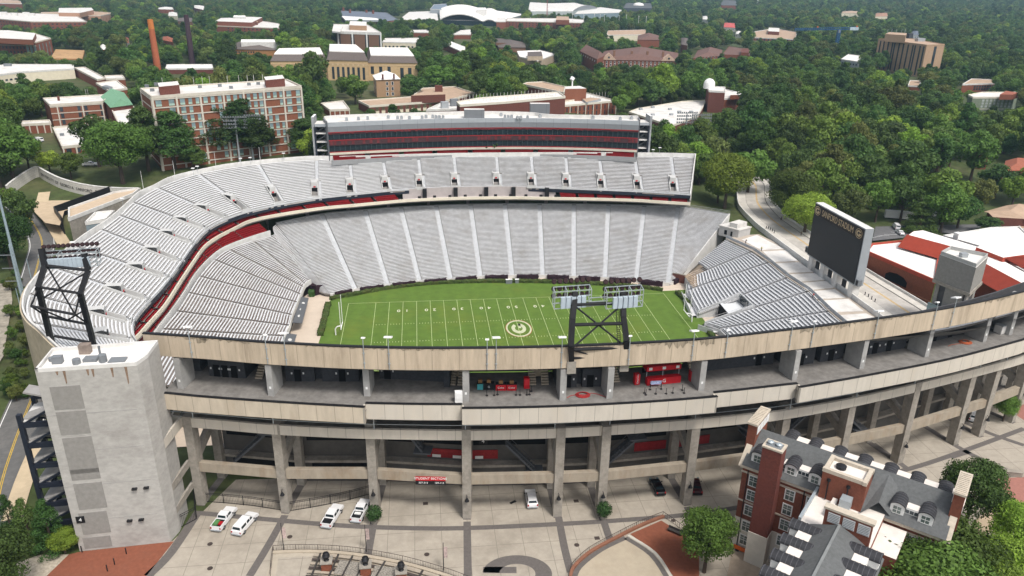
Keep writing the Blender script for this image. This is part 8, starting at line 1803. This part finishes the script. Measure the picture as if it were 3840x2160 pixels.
# link and rear wing
WU0, WU1, WV0, WV1 = 11.4, 23.2, -9.2, -46.; WE, WR = 29.9, 33.5
lbox('link_block', 11.8, 21.5, -9.2, 0, 14, 30.9, BRKN, rh, FLATW); lbox('link_curb', 11.6, 12.0, -9.2, -.2, 30.9, 31.5, GALV)
lbox('link_block', 21.5, 24.8, -7.6, -.4, 14, 29.6, BRKN, rh, FLATW)
lbox('white_plinth', 14.5, 15.2, -6.0, -2.2, 30.9, 32.0, FLATW)
lw = lbox('louvred_wall', 15.0, 21.3, -9.7, -9.0, 27, 35.0, BRKN); lbox('coping', 14.8, 21.5, -9.9, -8.7, 35.0, 35.35, LIME, lw)
for u in (15.5, 17.5, 19.5):
    l = lbox('louvre', u, u+1.6, -9.78, -9.7, 33.0, 34.6, WHITE, lw)
    for k in range(6): lbox('louvre_blade', u+.05, u+1.55, -9.84, -9.78, 33.1+k*.25, 33.18+k*.25, GREYL, l)
lbox('wing_wall', WU0+.3, WU1-.3, WV1, WV0, 13.5, WE, BRKN); UM = (WU0+WU1)/2
M_ = MB(); M_.quad(Q(WU0-.3, WV1, WE), Q(UM, WV1, WR), Q(UM, WV0-1.0, WR), Q(WU0-.3, WV0+.3, WE)); M_.quad(Q(UM, WV1, WR), Q(WU1+.3, WV1, WE), Q(WU1+.3, WV0+.3, WE), Q(UM, WV0-1., WR)); M_.quad(Q(WU0-.3, WV0+.3, WE), Q(UM, WV0-1., WR), Q(WU1+.3, WV0+.3, WE), Q(UM, WV0+.25, WE)); M_.build('roof', SHG, rh)
M_ = MB(); M_.beam(Q(UM, WV1, WR+.05), Q(UM, WV0-1, WR+.05), .35, .12); M_.build('ridge_cap', mat('ridge_grey', (.2, .21, .21)), rh)
for k in range(8):
    v = -11.6-k*3.95; dormer(v, -1, wing=(WU0, WU1), z0=WE+.3, hgt=2.0, dep=4.6); flat(v-3.0, v-1.0, -1, WE+1.95, 1.2, 4.4, wing=(WU0, WU1)); dormer(v, 1, wing=(WU0, WU1), z0=WE+.3, hgt=2.0, dep=4.6); flat(v-3.0, v-1.0, 1, WE+1.95, 1.2, 4.4, wing=(WU0, WU1))
for z in (16.2, 19.2, 22.4, 25.4, 28.2):
    for k in range(6): lwin(WU0+.3, -11.6-k*3.95, z, 1.2, 1.7, 's', rh)
c = lbox('chimney', 12.6, 13.9, -30.5, -29.0, 30, 34.2, LIME); lbox('flue', 12.9, 13.6, -30.2, -29.3, 34.2, 34.4, CAP, c)
for u in (1.0, 10.0): M_ = MB(); M_.tube(Q(u, -.2, 14), Q(u, -.2, EZ-.6), .08, n=6); M_.build('downpipe', CAP, rh)
# yard with an orange barrier beside it
struct(smooth_poly('yard', [atz(*LR(*q), 14)[:2] for q in ((365, 1215), (470, 1250), (620, 1300), (560, 1470), (330, 1470), (360, 1330))], 14.08, mat('yard_dirt', (.33, .27, .21), n=.2)))
o = thing('orange_barrier', 'orange plastic barrier lying in the yard beside the white base of the residence hall', 'barrier', atz(*LR(500, 1290), 14.1), -.75); M_ = MB(); M_.box((0, 0, .5), (5.5, .25, .7)); M_.build('panel', mat('orange_plastic', (.6, .12, .02), n=.15), o, loc=(0, 0, 0)); M_ = MB(); M_.box((-2, 0, .1), (.6, .7, .2)); M_.build('foot', CAP, o, loc=(0, 0, 0))
# ================================================================ trees
def leafmat(name, c, v=.42):
    m = bpy.data.materials.new(name); m.use_nodes = True; nt = m.node_tree; L = nt.links.new; b = nt.nodes['Principled BSDF']; b.inputs['Roughness'].default_value = .65; b.inputs['Specular IOR Level'].default_value = .25
    oi = nn(nt, 'ShaderNodeObjectInfo'); geo = nn(nt, 'ShaderNodeNewGeometry'); no = nn(nt, 'ShaderNodeTexNoise'); no.inputs['Scale'].default_value = .45; no.inputs['Detail'].default_value = 4; L(geo.outputs['Position'], no.inputs['Vector'])
    wn = nn(nt, 'ShaderNodeTexWhiteNoise', noise_dimensions='1D'); L(geo.outputs['Random Per Island'], wn.inputs['W'])
    a = nn(nt, 'ShaderNodeMath', operation='MULTIPLY_ADD'); a.inputs[1].default_value = 1.1; a.inputs[2].default_value = .42; L(no.outputs['Fac'], a.inputs[0])
    a2 = nn(nt, 'ShaderNodeMath', operation='MULTIPLY_ADD'); a2.inputs[1].default_value = .5; a2.inputs[2].default_value = .75; L(wn.outputs['Value'], a2.inputs[0])
    a3 = nn(nt, 'ShaderNodeMath', operation='MULTIPLY_ADD'); a3.inputs[1].default_value = 2*v; a3.inputs[2].default_value = 1-v; L(oi.outputs['Random'], a3.inputs[0])
    p = nn(nt, 'ShaderNodeMath', operation='MULTIPLY'); L(a.outputs[0], p.inputs[0]); L(a2.outputs[0], p.inputs[1]); p2 = nn(nt, 'ShaderNodeMath', operation='MULTIPLY'); L(p.outputs[0], p2.inputs[0]); L(a3.outputs[0], p2.inputs[1])
    h = nn(nt, 'ShaderNodeHueSaturation'); h.inputs['Color'].default_value = (*c, 1); L(p2.outputs[0], h.inputs['Value'])
    f = nn(nt, 'ShaderNodeMath', operation='MULTIPLY'); f.inputs[1].default_value = 9.7; L(oi.outputs['Random'], f.inputs[0]); fr = nn(nt, 'ShaderNodeMath', operation='FRACT'); L(f.outputs[0], fr.inputs[0]); hm = nn(nt, 'ShaderNodeMapRange'); hm.inputs['To Min'].default_value = .472; hm.inputs['To Max'].default_value = .512; L(fr.outputs[0], hm.inputs[0]); L(hm.outputs[0], h.inputs['Hue'])
    L(h.outputs[0], b.inputs['Base Color'])
    tr = nn(nt, 'ShaderNodeBsdfTranslucent'); L(h.outputs[0], tr.inputs['Color']); mx = nn(nt, 'ShaderNodeMixShader'); mx.inputs[0].default_value = .34; L(b.outputs[0], mx.inputs[1]); L(tr.outputs[0], mx.inputs[2]); L(mx.outputs[0], nt.nodes['Material Output'].inputs[0])
    return m
BARK = mat('tree_bark', (.075, .055, .042), n=.3, ns=3)
TINT = {'dark green': leafmat('leaf_dark', (.064, .128, .030)), 'mid green': leafmat('leaf_mid', (.102, .185, .034)), 'bright green': leafmat('leaf_bright', (.175, .285, .038)), 'olive green': leafmat('leaf_olive', (.135, .175, .046))}
def cards(C, N, s, rg, elong=.6):
    """quads at points C facing N"""
    n = len(C); a = rg.normal(size=(n, 3)); a -= (a*N).sum(1)[:, None]*N; a /= np.linalg.norm(a, axis=1)[:, None]; b = np.cross(N, a); k = s*rg.uniform(.6, 1.35, n)[:, None]
    a, b = a*k, b*k*elong; V = np.stack([C-a, C-b, C+a, C+b], 1).reshape(-1, 3); return V
def mesh_from_quads(name, V, m):
    n = len(V)//4; me = bpy.data.meshes.new(name); me.vertices.add(len(V)); me.vertices.foreach_set('co', V.astype(np.float32).ravel()); me.loops.add(len(V)); me.loops.foreach_set('vertex_index', np.arange(len(V), dtype=np.int32)); me.polygons.add(n); me.polygons.foreach_set('loop_start', np.arange(0, len(V), 4, dtype=np.int32)); me.polygons.foreach_set('loop_total', np.full(n, 4, dtype=np.int32)); me.materials.append(m); me.update(); me.validate(); return me
def crown(kind, nl, N, s, seed):
    rg = np.random.default_rng(seed); CC, NN = [], []
    if kind == 'broad':
        lob = []
        for i in range(nl):
            d = rg.normal(size=3); d /= np.linalg.norm(d); d[2] = d[2]*.9+.12; r = rg.uniform(.28, .48); lob.append((np.array((d[0]*.72, d[1]*.72, 1.5+d[2]*.72))*1.0, r))
        lob.append((np.array((0, 0, 1.55)), .62))
    elif kind == 'pine':
        lob = []
        for i in range(nl):
            h = rg.uniform(1.0, 3.0); R = .66*(1-((h-.9)/2.25)**1.8)+.14; t = rg.uniform(0, 6.283); lob.append((np.array((R*math.cos(t)*rg.uniform(.3, 1), R*math.sin(t)*rg.uniform(.3, 1), h)), rg.uniform(.18, .3)))
    else:   # cone
        lob = []
        for i in range(nl):
            h = rg.uniform(.1, 2.6); R = .62*(1-h/2.75)**.75; t = rg.uniform(0, 6.283); lob.append((np.array((R*math.cos(t), R*math.sin(t), h)), .16+.1*(1-h/2.7)))
    w = np.array([r*r for c, r in lob]); w /= w.sum()
    for (c, r), f in zip(lob, w):
        n = max(8, int(N*f)); d = rg.normal(size=(n, 3)); d[:, 2] += .35; d /= np.linalg.norm(d, axis=1)[:, None]; rr_ = r*rg.uniform(.72, 1.08, n)[:, None]*np.array((1, 1, .82)); CC.append(c+d*rr_); q = d+rg.normal(size=(n, 3))*.45; NN.append(q/np.linalg.norm(q, axis=1)[:, None])
    return cards(np.vstack(CC), np.vstack(NN), s, rg)
def trunk_mesh(kind):
    M_ = MB(); h = {'broad': 1.5, 'pine': 2.7, 'cone': 1.6}[kind]
    M_.tube((0, 0, -.12), (0, 0, h), .085, .03, n=7)
    if kind != 'cone':
        for k in range(7): t = k*2.4; z = h*(.45+.07*k); M_.tube((0, 0, z), (.5*math.cos(t), .5*math.sin(t), z+.42), .035, .01, n=5)
    me = bpy.data.meshes.new('trunk'); me.from_pydata(M_.v, [], M_.f); me.materials.append(BARK); return me
TRK = {k: trunk_mesh(k) for k in ('broad', 'pine', 'cone')}
VAR = [('broad', 17, 3400, .075, s) for s in (1, 2, 3, 4)]+[('pine', 30, 2600, .07, 5), ('cone', 40, 2200, .06, 6)]
HI = [('broad', 44, 15000, .04, s) for s in (11, 12)]+[('pine', 60, 12000, .045, 13), ('cone', 70, 9000, .032, 14)]
CRN = {}
def crown_mesh(v, tint, hi=False):
    k = (v, tint, hi)
    if k not in CRN:
        kk = (v, None, hi)
        if kk not in CRN: CRN[kk] = crown(*(HI if hi else VAR)[v])
        CRN[k] = mesh_from_quads('crown', CRN[kk], TINT[tint])
    return CRN[k]
KIND = lambda v, hi: (HI if hi else VAR)[v][0]
TREES = []
def tree(P, s, v, tint, hi=False, label=None, rz=None, name=None, group=None, sx=1., sz=1.):
    kd = KIND(v, hi); nm = name or {'broad': 'broadleaf_tree', 'pine': 'pine_tree', 'cone': 'conifer_tree'}[kd]
    o = bpy.data.objects.new(nm, None); COL.objects.link(o); o.location = tuple(map(float, P)); o.rotation_euler = (0, 0, random.uniform(0, 6.28) if rz is None else rz); o.scale = (s*sx, s*sx, s*sz); o['category'] = 'tree'
    c = bpy.data.objects.new('crown', crown_mesh(v, tint, hi)); t = bpy.data.objects.new('trunk', TRK[kd])
    for q in (c, t): COL.objects.link(q); q.parent = o
    if label: o['label'] = label
    if group: o['group'] = group
    TREES.append((o, np.array(P, float), s*sz, kd, tint, label)); return o
def mtree(xt, yt, yb, v, tint, label=None, hi=False, wpx=None, z=None, dxb=0, name=None):
    """a tree whose crown top is at picture row yt and whose foot is at row yb"""
    P = base_pt(xt+dxb, yb) if z is None else atz(xt+dxb, yb, z); zt_ = zat(yt, P); kd = KIND(v, hi); H = {'broad': 2.55, 'pine': 3.15, 'cone': 2.8}[kd]; s = (zt_-P[2])/H; sx = 1.
    if wpx: D_ = float((P-CAM)@fw); wm = wpx*S_*D_/F_PX; base = {'broad': 2.2, 'pine': 1.6, 'cone': 1.35}[kd]*s; sx = wm/base
    return tree(P, s, v, tint, hi, label, None, name, None, sx)
# foreground trees
mtree(1765, 1283, 1440, 0, 'mid green', 'leafy young tree beside the brick court, left of the residence hall', True, 150, 14, 6)
mtree(12, 1335, 1520, 0, 'dark green', 'dense dark tree in the bottom left corner below the evergreen columns', True, 190, 14)
mtree(165, 1335, 1392, 1, 'bright green', 'small bright shrub tree at the left foot of the blank concrete tower', True, 75, 14)
for x, yt, yb, w_, lb in ((34, 1243, 1350, 60, 'leftmost of three dark evergreen columns beside the steel stair'), (82, 1250, 1375, 75, 'middle of three dark evergreen columns beside the steel stair'), (135, 1253, 1385, 85, 'rightmost and fullest of three dark evergreen columns beside the steel stair')): mtree(x, yt, yb, 3, 'dark green', lb, True, w_, 14)
mtree(2425, 1165, 1330, 1, 'dark green', 'dark round tree right of the broad right chimney of the residence hall', True, 165, 14, 0)
for x, yt, yb, v, tn, w_, lb in ((2230, 1345, 1560, 0, 'mid green', 260, 'left big leafy tree covering the bottom of the residence hall wing'), (2370, 1325, 1540, 1, 'mid green', 270, 'middle big leafy tree in front of the residence hall right end'), (2330, 1400, 1640, 0, 'mid green', 330, 'lowest big leafy tree cut by the bottom edge at the right'), (2500, 1360, 1540, 1, 'bright green', 190, 'bright yellow green tree in the bottom right corner'), (2545, 1275, 1420, 0, 'bright green', 150, 'light green tree at the right edge beside the tan walk'), (2470, 1420, 1600, 1, 'bright green', 200, 'yellowish tree at the very bottom right below the tan walk')): mtree(x, yt, yb, v, tn, lb, True, w_, 14)
mtree(2530, 990, 1060, 1, 'mid green', 'clipped dark green bush by the far right columns', True, 62, 14, -8, 'round_bush')
# trees outside the left rim and by the lettered wall
for x, yt, yb, v, tn, w_, lb in ((70, 482, 595, 0, 'dark green', 85, 'dark round street tree on the tan pavement below the lettered wall'), (33, 468, 545, 1, 'mid green', 60, 'smaller round tree behind the dark street tree at the left'), (30, 530, 680, 0, 'dark green', 130, 'broad dark tree at the left edge over the road'), (310, 300, 462, 0, 'mid green', 165, 'big bright leafed tree standing in front of the white framed dormitory'), (250, 285, 420, 1, 'dark green', 110, 'dark tree just left of the big tree before the dormitory'), (128, 378, 440, 1, 'bright green', 62, 'light green tree at the top of the curved lettered wall, left one'), (180, 385, 450, 0, 'mid green', 70, 'green tree above the curved lettered wall, right one'), (30, 310, 440, 0, 'mid green', 130, 'large leafy tree filling the left edge above the lettered wall'), (75, 340, 430, 1, 'bright green', 80, 'bright tree beside the large leafy tree at the left edge'), (5, 380, 480, 1, 'dark green', 100, 'dark tree cut by the left edge above the lettered wall'), (2310, 505, 585, 2, 'dark green', 80, 'dark conical tree in the car park behind the red roofed hall'), (2407, 490, 575, 0, 'dark green', 95, 'round dark tree on the car park island at the right'), (2480, 545, 588, 1, 'dark green', 70, 'low dark shrub tree before the brown pavilion at the right'), (1822, 385, 525, 0, 'bright green', 135, 'bright yellow green tree right of the end of the far upper deck'), (1880, 375, 490, 1, 'mid green', 120, 'pale green tree behind the bright tree at the deck end'), (2022, 485, 592, 0, 'bright green', 125, 'bright green tree between the bridge road and the scoreboard'), (1990, 430, 560, 1, 'mid green', 140, 'dark full tree right of the top of the bridge road'), (2440, 330, 455, 0, 'mid green', 110, 'leafy tree left of the rusty roofed shed on the right'), (2545, 440, 520, 1, 'bright green', 80, 'bright tree below the brown red house roof at the right edge'), (2500, 415, 500, 0, 'dark green', 95, 'dark tree between the rusty shed and the brown pavilion')): mtree(x, yt, yb, v if not lb.startswith('dark conical') else 3, tn, lb, lb.startswith('dark conical') or w_ > 120, w_)
for x, yt, yb, w_, lb in ((375, 270, 430, 60, 'tall pine at the left end of the white framed dormitory'), (440, 278, 425, 70, 'tall pine with open crown before the left part of the white framed dormitory'), (555, 252, 400, 75, 'tall pine before the middle of the white framed dormitory'), (612, 247, 398, 80, 'dense tall pine right of the middle of the white framed dormitory'), (655, 290, 400, 60, 'smaller pine before the right part of the white framed dormitory'), (768, 300, 388, 55, 'dark tree squeezed between the dark brick hall and the suite building'), (487, 365, 425, 45, 'small conifer at the foot of the white framed dormitory')): mtree(x, yt, yb, 2, 'dark green', lb, True, w_*1.65)
for x, yt, yb, v, tn, w_, lb in ((790, 132, 262, 0, 'dark green', 100, 'tall dense dark tree hiding the left wing of the tan stone hall'), (722, 160, 250, 1, 'mid green', 80, 'leafy tree at the left end of the tan stone hall'), (895, 190, 262, 0, 'mid green', 80, 'leafy tree left of the small hip roofed brick house'), (1040, 185, 250, 1, 'dark green', 70, 'round tree right of the small hip roofed brick house'), (785, 258, 315, 0, 'mid green', 60, 'tree over the low cream hall left of the suite building'), (1200, 258, 292, 1, 'bright green', 70, 'bright tree just behind the suite roof left of its stair penthouse'), (1285, 258, 290, 0, 'dark green', 90, 'dark tree just behind the suite roof between its two penthouses')): mtree(x, yt, yb, v, tn, lb, False, w_)
rg = np.random.default_rng(5)
# bushes on the left bank
for k in range(46):
    y = rg.uniform(640, 1030); x = rg.uniform(22, 74) if y > 740 else rg.uniform(8, 62)
    P = base_pt(x, y)
    tree(P, rg.uniform(.6, 1.7), int(rg.integers(0, 4)), ['olive green', 'mid green', 'dark green'][k % 3], False, 'low scrubby bush on the grassy bank left of the horseshoe stand', None, 'bush', 'bushes on the left bank')
# ---- the campus canopy
RIM = offset(UB, -9)
stad = [tuple(p) for p in RIM]+[(-80, -125), (60, -140), (125, -100), (126, 70), (100, 92)]
roadc = (Lr+Rr)/2
clear = [(60, 405, 360, 480, 1e9), (100, 480, 175, 620, 1e9), (480, 385, 760, 425, 340), (1868, 475, 1955, 560, 335), (2190, 562, 2576, 660, 300), (2195, 560, 2330, 620, 330), (845, 240, 910, 275, 560), (200, 395, 260, 425, 1e9), (60, 300, 140, 350, 420), (150, 120, 215, 148, 600)]
cand = []
def sample(d0, d1, sp):
    n = int(.667*(d1*d1-d0*d0)*1.35/(sp*sp))
    r = np.sqrt(rg.uniform(d0*d0, d1*d1, n)); a = rg.uniform(-.71, .71, n)+YAW; return np.stack([CAM[0]+r*np.sin(a), CAM[1]+r*np.cos(a)], 1)
pts = np.vstack([sample(150, 560, 6.4), sample(560, 1000, 8.2), sample(1000, 2000, 12.), sample(2000, 3600, 17.)])
grid = {}
cen = np.array([np.mean(f, 0) for _, f, *_ in BLD]); rad = np.array([max(np.linalg.norm(p-c) for p in f) for (_, f, *_), c in zip(BLD, cen)])
KEEP = dict(dormitory=.8, tan_library=.82, brick_house=.85, tan_tower=.74, dormitory_wing=.85, brick_office=.66, smokestack=.9, brick_tower_block=.8, brick_school=.8, brick_hall=.8, link_hall=.7, arena=.85, observatory=.6, red_roof_hall=.9, flat_roof_hall=.6)
boxes = np.array([b_[4] for b_ in BLD]); bd = np.array([b_[5] for b_ in BLD])
for i in range(len(boxes)): 
    x0, y0, x1, y1 = boxes[i]; kp = KEEP.get(BLD[i][0].name.split('.')[0], .68); boxes[i] = (x0+.04*(x1-x0), y0, x1-.04*(x1-x0), y0+(y1-y0)*kp)
acc = []
fps = [np.array(b_[1]) for b_ in BLD]
def near_poly(p, f, m):
    if inpoly(p, f): return True
    for i in range(len(f)):
        a, b_ = f[i], f[(i+1) % len(f)]; ab = b_-a; t = np.clip(((p-a)@ab)/(ab@ab+1e-9), 0, 1)
        if np.linalg.norm(a+t*ab-p) < m: return True
    return False
for p in pts:
    x, y = p
    if x < -95 and y < 95: continue
    if x < 128 and y < 60: continue
    if y < 36 and x < 260: continue
    d = np.linalg.norm(p-CAM[:2]); s = 5.4+4.4*rg.random() if d < 560 and x > 60 else 4.4+4.2*rg.random()**1.3 if d < 560 else 4.2+4.2*rg.random()**1.3 if d < 1100 else rg.uniform(5, 8)
    if d < 480 and inpoly(p, stad): continue
    if d < 600 and np.min(np.linalg.norm(roadc-p, axis=1)) < 8+s: continue
    cell = (int(x//9), int(y//9)) if d < 1000 else (int(x//13), int(y//13))
    ok = True
    md = 9.3 if d < 560 and x > 60 else 7.4 if d < 480 else 7.8 if d < 1000 else 10
    for i in (-1, 0, 1):
        for j in (-1, 0, 1):
            for q in grid.get((d < 1000, cell[0]+i, cell[1]+j), ()):
                if (q[0]-x)**2+(q[1]-y)**2 < md*md: ok = False; break
            if not ok: break
        if not ok: break
    if not ok: continue
    z = gz(x, y); tp = px((x, y, z+2.5*s)); cb = px((x, y, z+.9*s)); dep = float((np.array((x, y, z))-CAM)@fw); rp = 1.05*s*F_PX/S_/dep
    if tp[0] < -rp-10 or tp[0] > 2586+rp or cb[1] < -25: continue
    if tp[1] < -60: continue
    bx0, bx1, by0, by1 = tp[0]-rp*.8, tp[0]+rp*.8, tp[1], cb[1]+rp*.4
    hit = (boxes[:, 0] < bx1) & (boxes[:, 2] > bx0) & (boxes[:, 1] < by1) & (boxes[:, 3] > by0) & (bd > dep)
    if hit.any(): continue
    if any(c[0] < bx1 and c[2] > bx0 and c[1] < by1 and c[3] > by0 and dep < c[4] for c in clear): continue
    k = np.where(np.linalg.norm(cen-p, axis=1) < rad+s+2)[0]
    if any(near_poly(p, fps[i], s*.75) for i in k): continue
    grid.setdefault((d < 1000, *cell), []).append((x, y)); acc.append((x, y, z, s, rp, tp[0], tp[1], dep))
acc.sort(key=lambda a: -a[4])
NI = 300-len([t for t in TREES if t[3] and 'bush' not in t[0].name]); 
tn_names = ['dark green', 'dark green', 'mid green', 'mid green', 'olive green', 'bright green']
def pick(i): return int(rg.integers(0, 4)) if rg.random() > .08 else int(rg.integers(4, 6))
for a in acc[:NI]:
    v = pick(0); tree((a[0], a[1], a[2]-.2), a[3]*(1 if v < 4 else .95), v, tn_names[int(rg.choice(6, p=(.2, .16, .24, .16, .12, .12)))], False, None, None, None, None, rg.uniform(.85, 1.2), rg.uniform(.85, 1.2))
rest = acc[NI:]
print('trees', len(TREES), 'rest', len(rest))
# the remaining canopy is one wood built from the same crowns
pm = bpy.data.meshes.new('wooded_canopy'); pm.vertices.add(len(rest)); pm.vertices.foreach_set('co', np.array([(a[0], a[1], a[2]-.2) for a in rest], np.float32).ravel())
at = pm.attributes.new('size', 'FLOAT', 'POINT'); at.data.foreach_set('value', np.array([a[3]*rg.uniform(.9, 1.15) for a in rest], np.float32))
at = pm.attributes.new('turn', 'FLOAT', 'POINT'); at.data.foreach_set('value', rg.uniform(0, 6.28, len(rest)).astype(np.float32))
at = pm.attributes.new('kind', 'INT', 'POINT'); at.data.foreach_set('value', rg.choice(8, len(rest), p=(.2, .16, .14, .14, .14, .1, .06, .06)).astype(np.int32))
wc = bpy.data.objects.new('wooded_canopy', pm); COL.objects.link(wc); wc['kind'] = 'stuff'; tag(wc, 'dense green tree canopy of the far campus woods stretching to the top of the photo', 'woods')
ng = bpy.data.node_groups.new('canopy', 'GeometryNodeTree'); ng.interface.new_socket('Geometry', in_out='INPUT', socket_type='NodeSocketGeometry'); ng.interface.new_socket('Geometry', in_out='OUTPUT', socket_type='NodeSocketGeometry')
gi, go = ng.nodes.new('NodeGroupInput'), ng.nodes.new('NodeGroupOutput'); iop = ng.nodes.new('GeometryNodeInstanceOnPoints'); gti = ng.nodes.new('GeometryNodeGeometryToInstance')
srcs = [(0, 'dark green'), (1, 'mid green'), (2, 'dark green'), (3, 'mid green'), (1, 'olive green'), (2, 'dark green'), (0, 'bright green'), (4, 'dark green')]
LOW_V = {}
done = {}
for v, tn in srcs[::-1]:
    key = (v, tn)
    src = next((c for o, *_ in TREES for c in o.children if c.name.startswith('crown') and c.data == crown_mesh(v, tn)), None)
    if src is None: o = tree((rest[0][0], rest[0][1], rest[0][2]), 4.5, v, tn); src = o.children[0]
    oi = ng.nodes.new('GeometryNodeObjectInfo'); oi.inputs['Object'].default_value = src; oi.inputs['As Instance'].default_value = False; oi.transform_space = 'ORIGINAL'; ng.links.new(oi.outputs['Geometry'], gti.inputs[0])
def named(n, t): a = ng.nodes.new('GeometryNodeInputNamedAttribute'); a.data_type = t; a.inputs['Name'].default_value = n; return a
iop.inputs['Pick Instance'].default_value = True
ng.links.new(gi.outputs[0], iop.inputs['Points']); ng.links.new(gti.outputs[0], iop.inputs['Instance'])
a = named('size', 'FLOAT'); ng.links.new(a.outputs[0], iop.inputs['Scale']); a = named('kind', 'INT'); ng.links.new(next(o for o in a.outputs if o.enabled), iop.inputs['Instance Index'])
a = named('turn', 'FLOAT'); cx = ng.nodes.new('ShaderNodeCombineXYZ'); ng.links.new(a.outputs[0], cx.inputs[2]); ng.links.new(cx.outputs[0], iop.inputs['Rotation'])
ng.links.new(iop.outputs[0], go.inputs[0]); md_ = wc.modifiers.new('canopy', 'NODES'); md_.node_group = ng
# ---- labels for the single trees: look, then the nearest landmark
LMK = [('the white framed dormitory', (560, 300)), ('the brick wing', (190, 280)), ('the green roofed pavilion', (300, 250)), ('the orange smokestack', (387, 140)), ('the dark smokestack', (478, 110)), ('the tan stone hall', (860, 160)), ('the small hip roofed brick house', (965, 205)), ('the brown brick block', (905, 95)), ('the brick school', (1050, 255)), ('the long sawtooth roof', (1280, 250)), ('the brick rooftop tower', (1445, 235)), ('the suite building', (1210, 330)), ('the broad dusty white roof', (1680, 290)), ('the white observatory dome', (1790, 215)), ('the end of the upper deck', (1750, 430)), ('the bridge road', (1905, 520)), ('the scoreboard', (2120, 560)), ('the tan slab tower', (2290, 140)), ('the blue crane', (2100, 110)), ('the green clad building', (2490, 260)), ('the pedimented colonial hall', (1600, 145)), ('the red gabled hall', (1810, 130)), ('the middle white roofed hall', (1350, 140)), ('the gabled shingle hall', (1270, 110)), ('the rusty roofed shed', (2470, 400)), ('the brown red house roof', (2550, 410)), ('the brown pavilion', (2540, 530)), ('the lettered white wall', (200, 450)), ('the boiler house', (480, 172)), ('the white arena', (1210, 40)), ('the cream low building', (100, 180)), ('the skylight hall', (265, 210)), ('the grey car park', (2260, 560))]
byl = {}
for o, P, s, kd, tn, lb in TREES:
    if lb: continue
    q = px(P+(0, 0, 1.5*s)); n, c = min(LMK, key=lambda m: (m[1][0]-q[0])**2+((m[1][1]-q[1])*1.5)**2); dx, dy = q[0]-c[0], q[1]-c[1]
    rel = ('right of' if dx > 0 else 'left of') if abs(dx) > abs(dy)*1.1 else ('below' if dy > 0 else 'above')
    sz = 'tall' if s > 7.2 else 'small' if s < 5.4 else 'full'
    byl.setdefault(f"{sz} {tn} {kd if kd != 'broad' else 'broadleaf'}{'' if kd == 'pine' else ' tree'} {rel} {n}".replace('cone tree', 'conical tree'), []).append((q[0], o))
ORD = ['leftmost', 'second from left', 'third from left', 'fourth from left', 'fifth from left', 'sixth from left', 'seventh from left', 'eighth from left', 'ninth from left', 'tenth from left']
for lb, L_ in byl.items():
    L_.sort(key=lambda t: t[0])
    for k, (_, o) in enumerate(L_):
        o['label'] = lb if len(L_) == 1 else f"{ORD[k] if k < len(ORD) else 'rightmost'} {lb}"
        o['group'] = 'trees of the campus woods'
# ================================================================ haze
hb_ = MB(); hb_.box((200, 3050, 52.), (9400, 7200, 111)); hz = hb_.build('haze', mat('haze_air', (1, 1, 1))); hz['kind'] = 'stuff'
m = bpy.data.materials.new('haze_volume'); m.use_nodes = True; nt = m.node_tree; nt.nodes.remove(nt.nodes['Principled BSDF']); pv = nt.nodes.new('ShaderNodeVolumePrincipled'); pv.inputs['Color'].default_value = (.50, .76, 1., 1); pv.inputs['Density'].default_value = .0001; pv.inputs['Anisotropy'].default_value = .2; nt.links.new(pv.outputs[0], nt.nodes['Material Output'].inputs['Volume']); hz.data.materials.clear(); hz.data.materials.append(m)
# ================================================================ light
SUN_EL, SUN_AZ = math.radians(58), math.radians(150)   # azimuth clockwise from +Y
w = bpy.data.worlds.new("World"); sc.world = w; w.use_nodes = True; nt = w.node_tree
bg = nt.nodes['Background']; sky = nt.nodes.new('ShaderNodeTexSky'); sky.sky_type = 'NISHITA'; sky.sun_disc = False
sky.sun_elevation = SUN_EL; sky.sun_rotation = SUN_AZ; sky.air_density = 1.2; sky.dust_density = 4.; sky.ozone_density = .6
hs = nt.nodes.new('ShaderNodeHueSaturation'); hs.inputs['Saturation'].default_value = .35
nt.links.new(sky.outputs[0], hs.inputs['Color']); nt.links.new(hs.outputs[0], bg.inputs[0]); bg.inputs[1].default_value = .13
sl = bpy.data.lights.new('sun', 'SUN'); sl.energy = 1.9; sl.angle = math.radians(12); sl.color = (1., .95, .88)
so = bpy.data.objects.new('sun', sl); COL.objects.link(so)
dv = Vector((math.sin(SUN_AZ)*math.cos(SUN_EL), math.cos(SUN_AZ)*math.cos(SUN_EL), math.sin(SUN_EL)))
so.rotation_euler = dv.to_track_quat('Z', 'Y').to_euler(); so.location = (0, 0, 400)
sc.view_settings.view_transform = 'Standard'; sc.view_settings.look = 'None'; sc.view_settings.gamma = 1; sc.view_settings.use_curve_mapping = False
sc.view_settings.exposure = .45
sc.cycles.max_bounces = 6; sc.cycles.diffuse_bounces = 3; sc.cycles.volume_bounces = 0
bpy.context.view_layer.update()
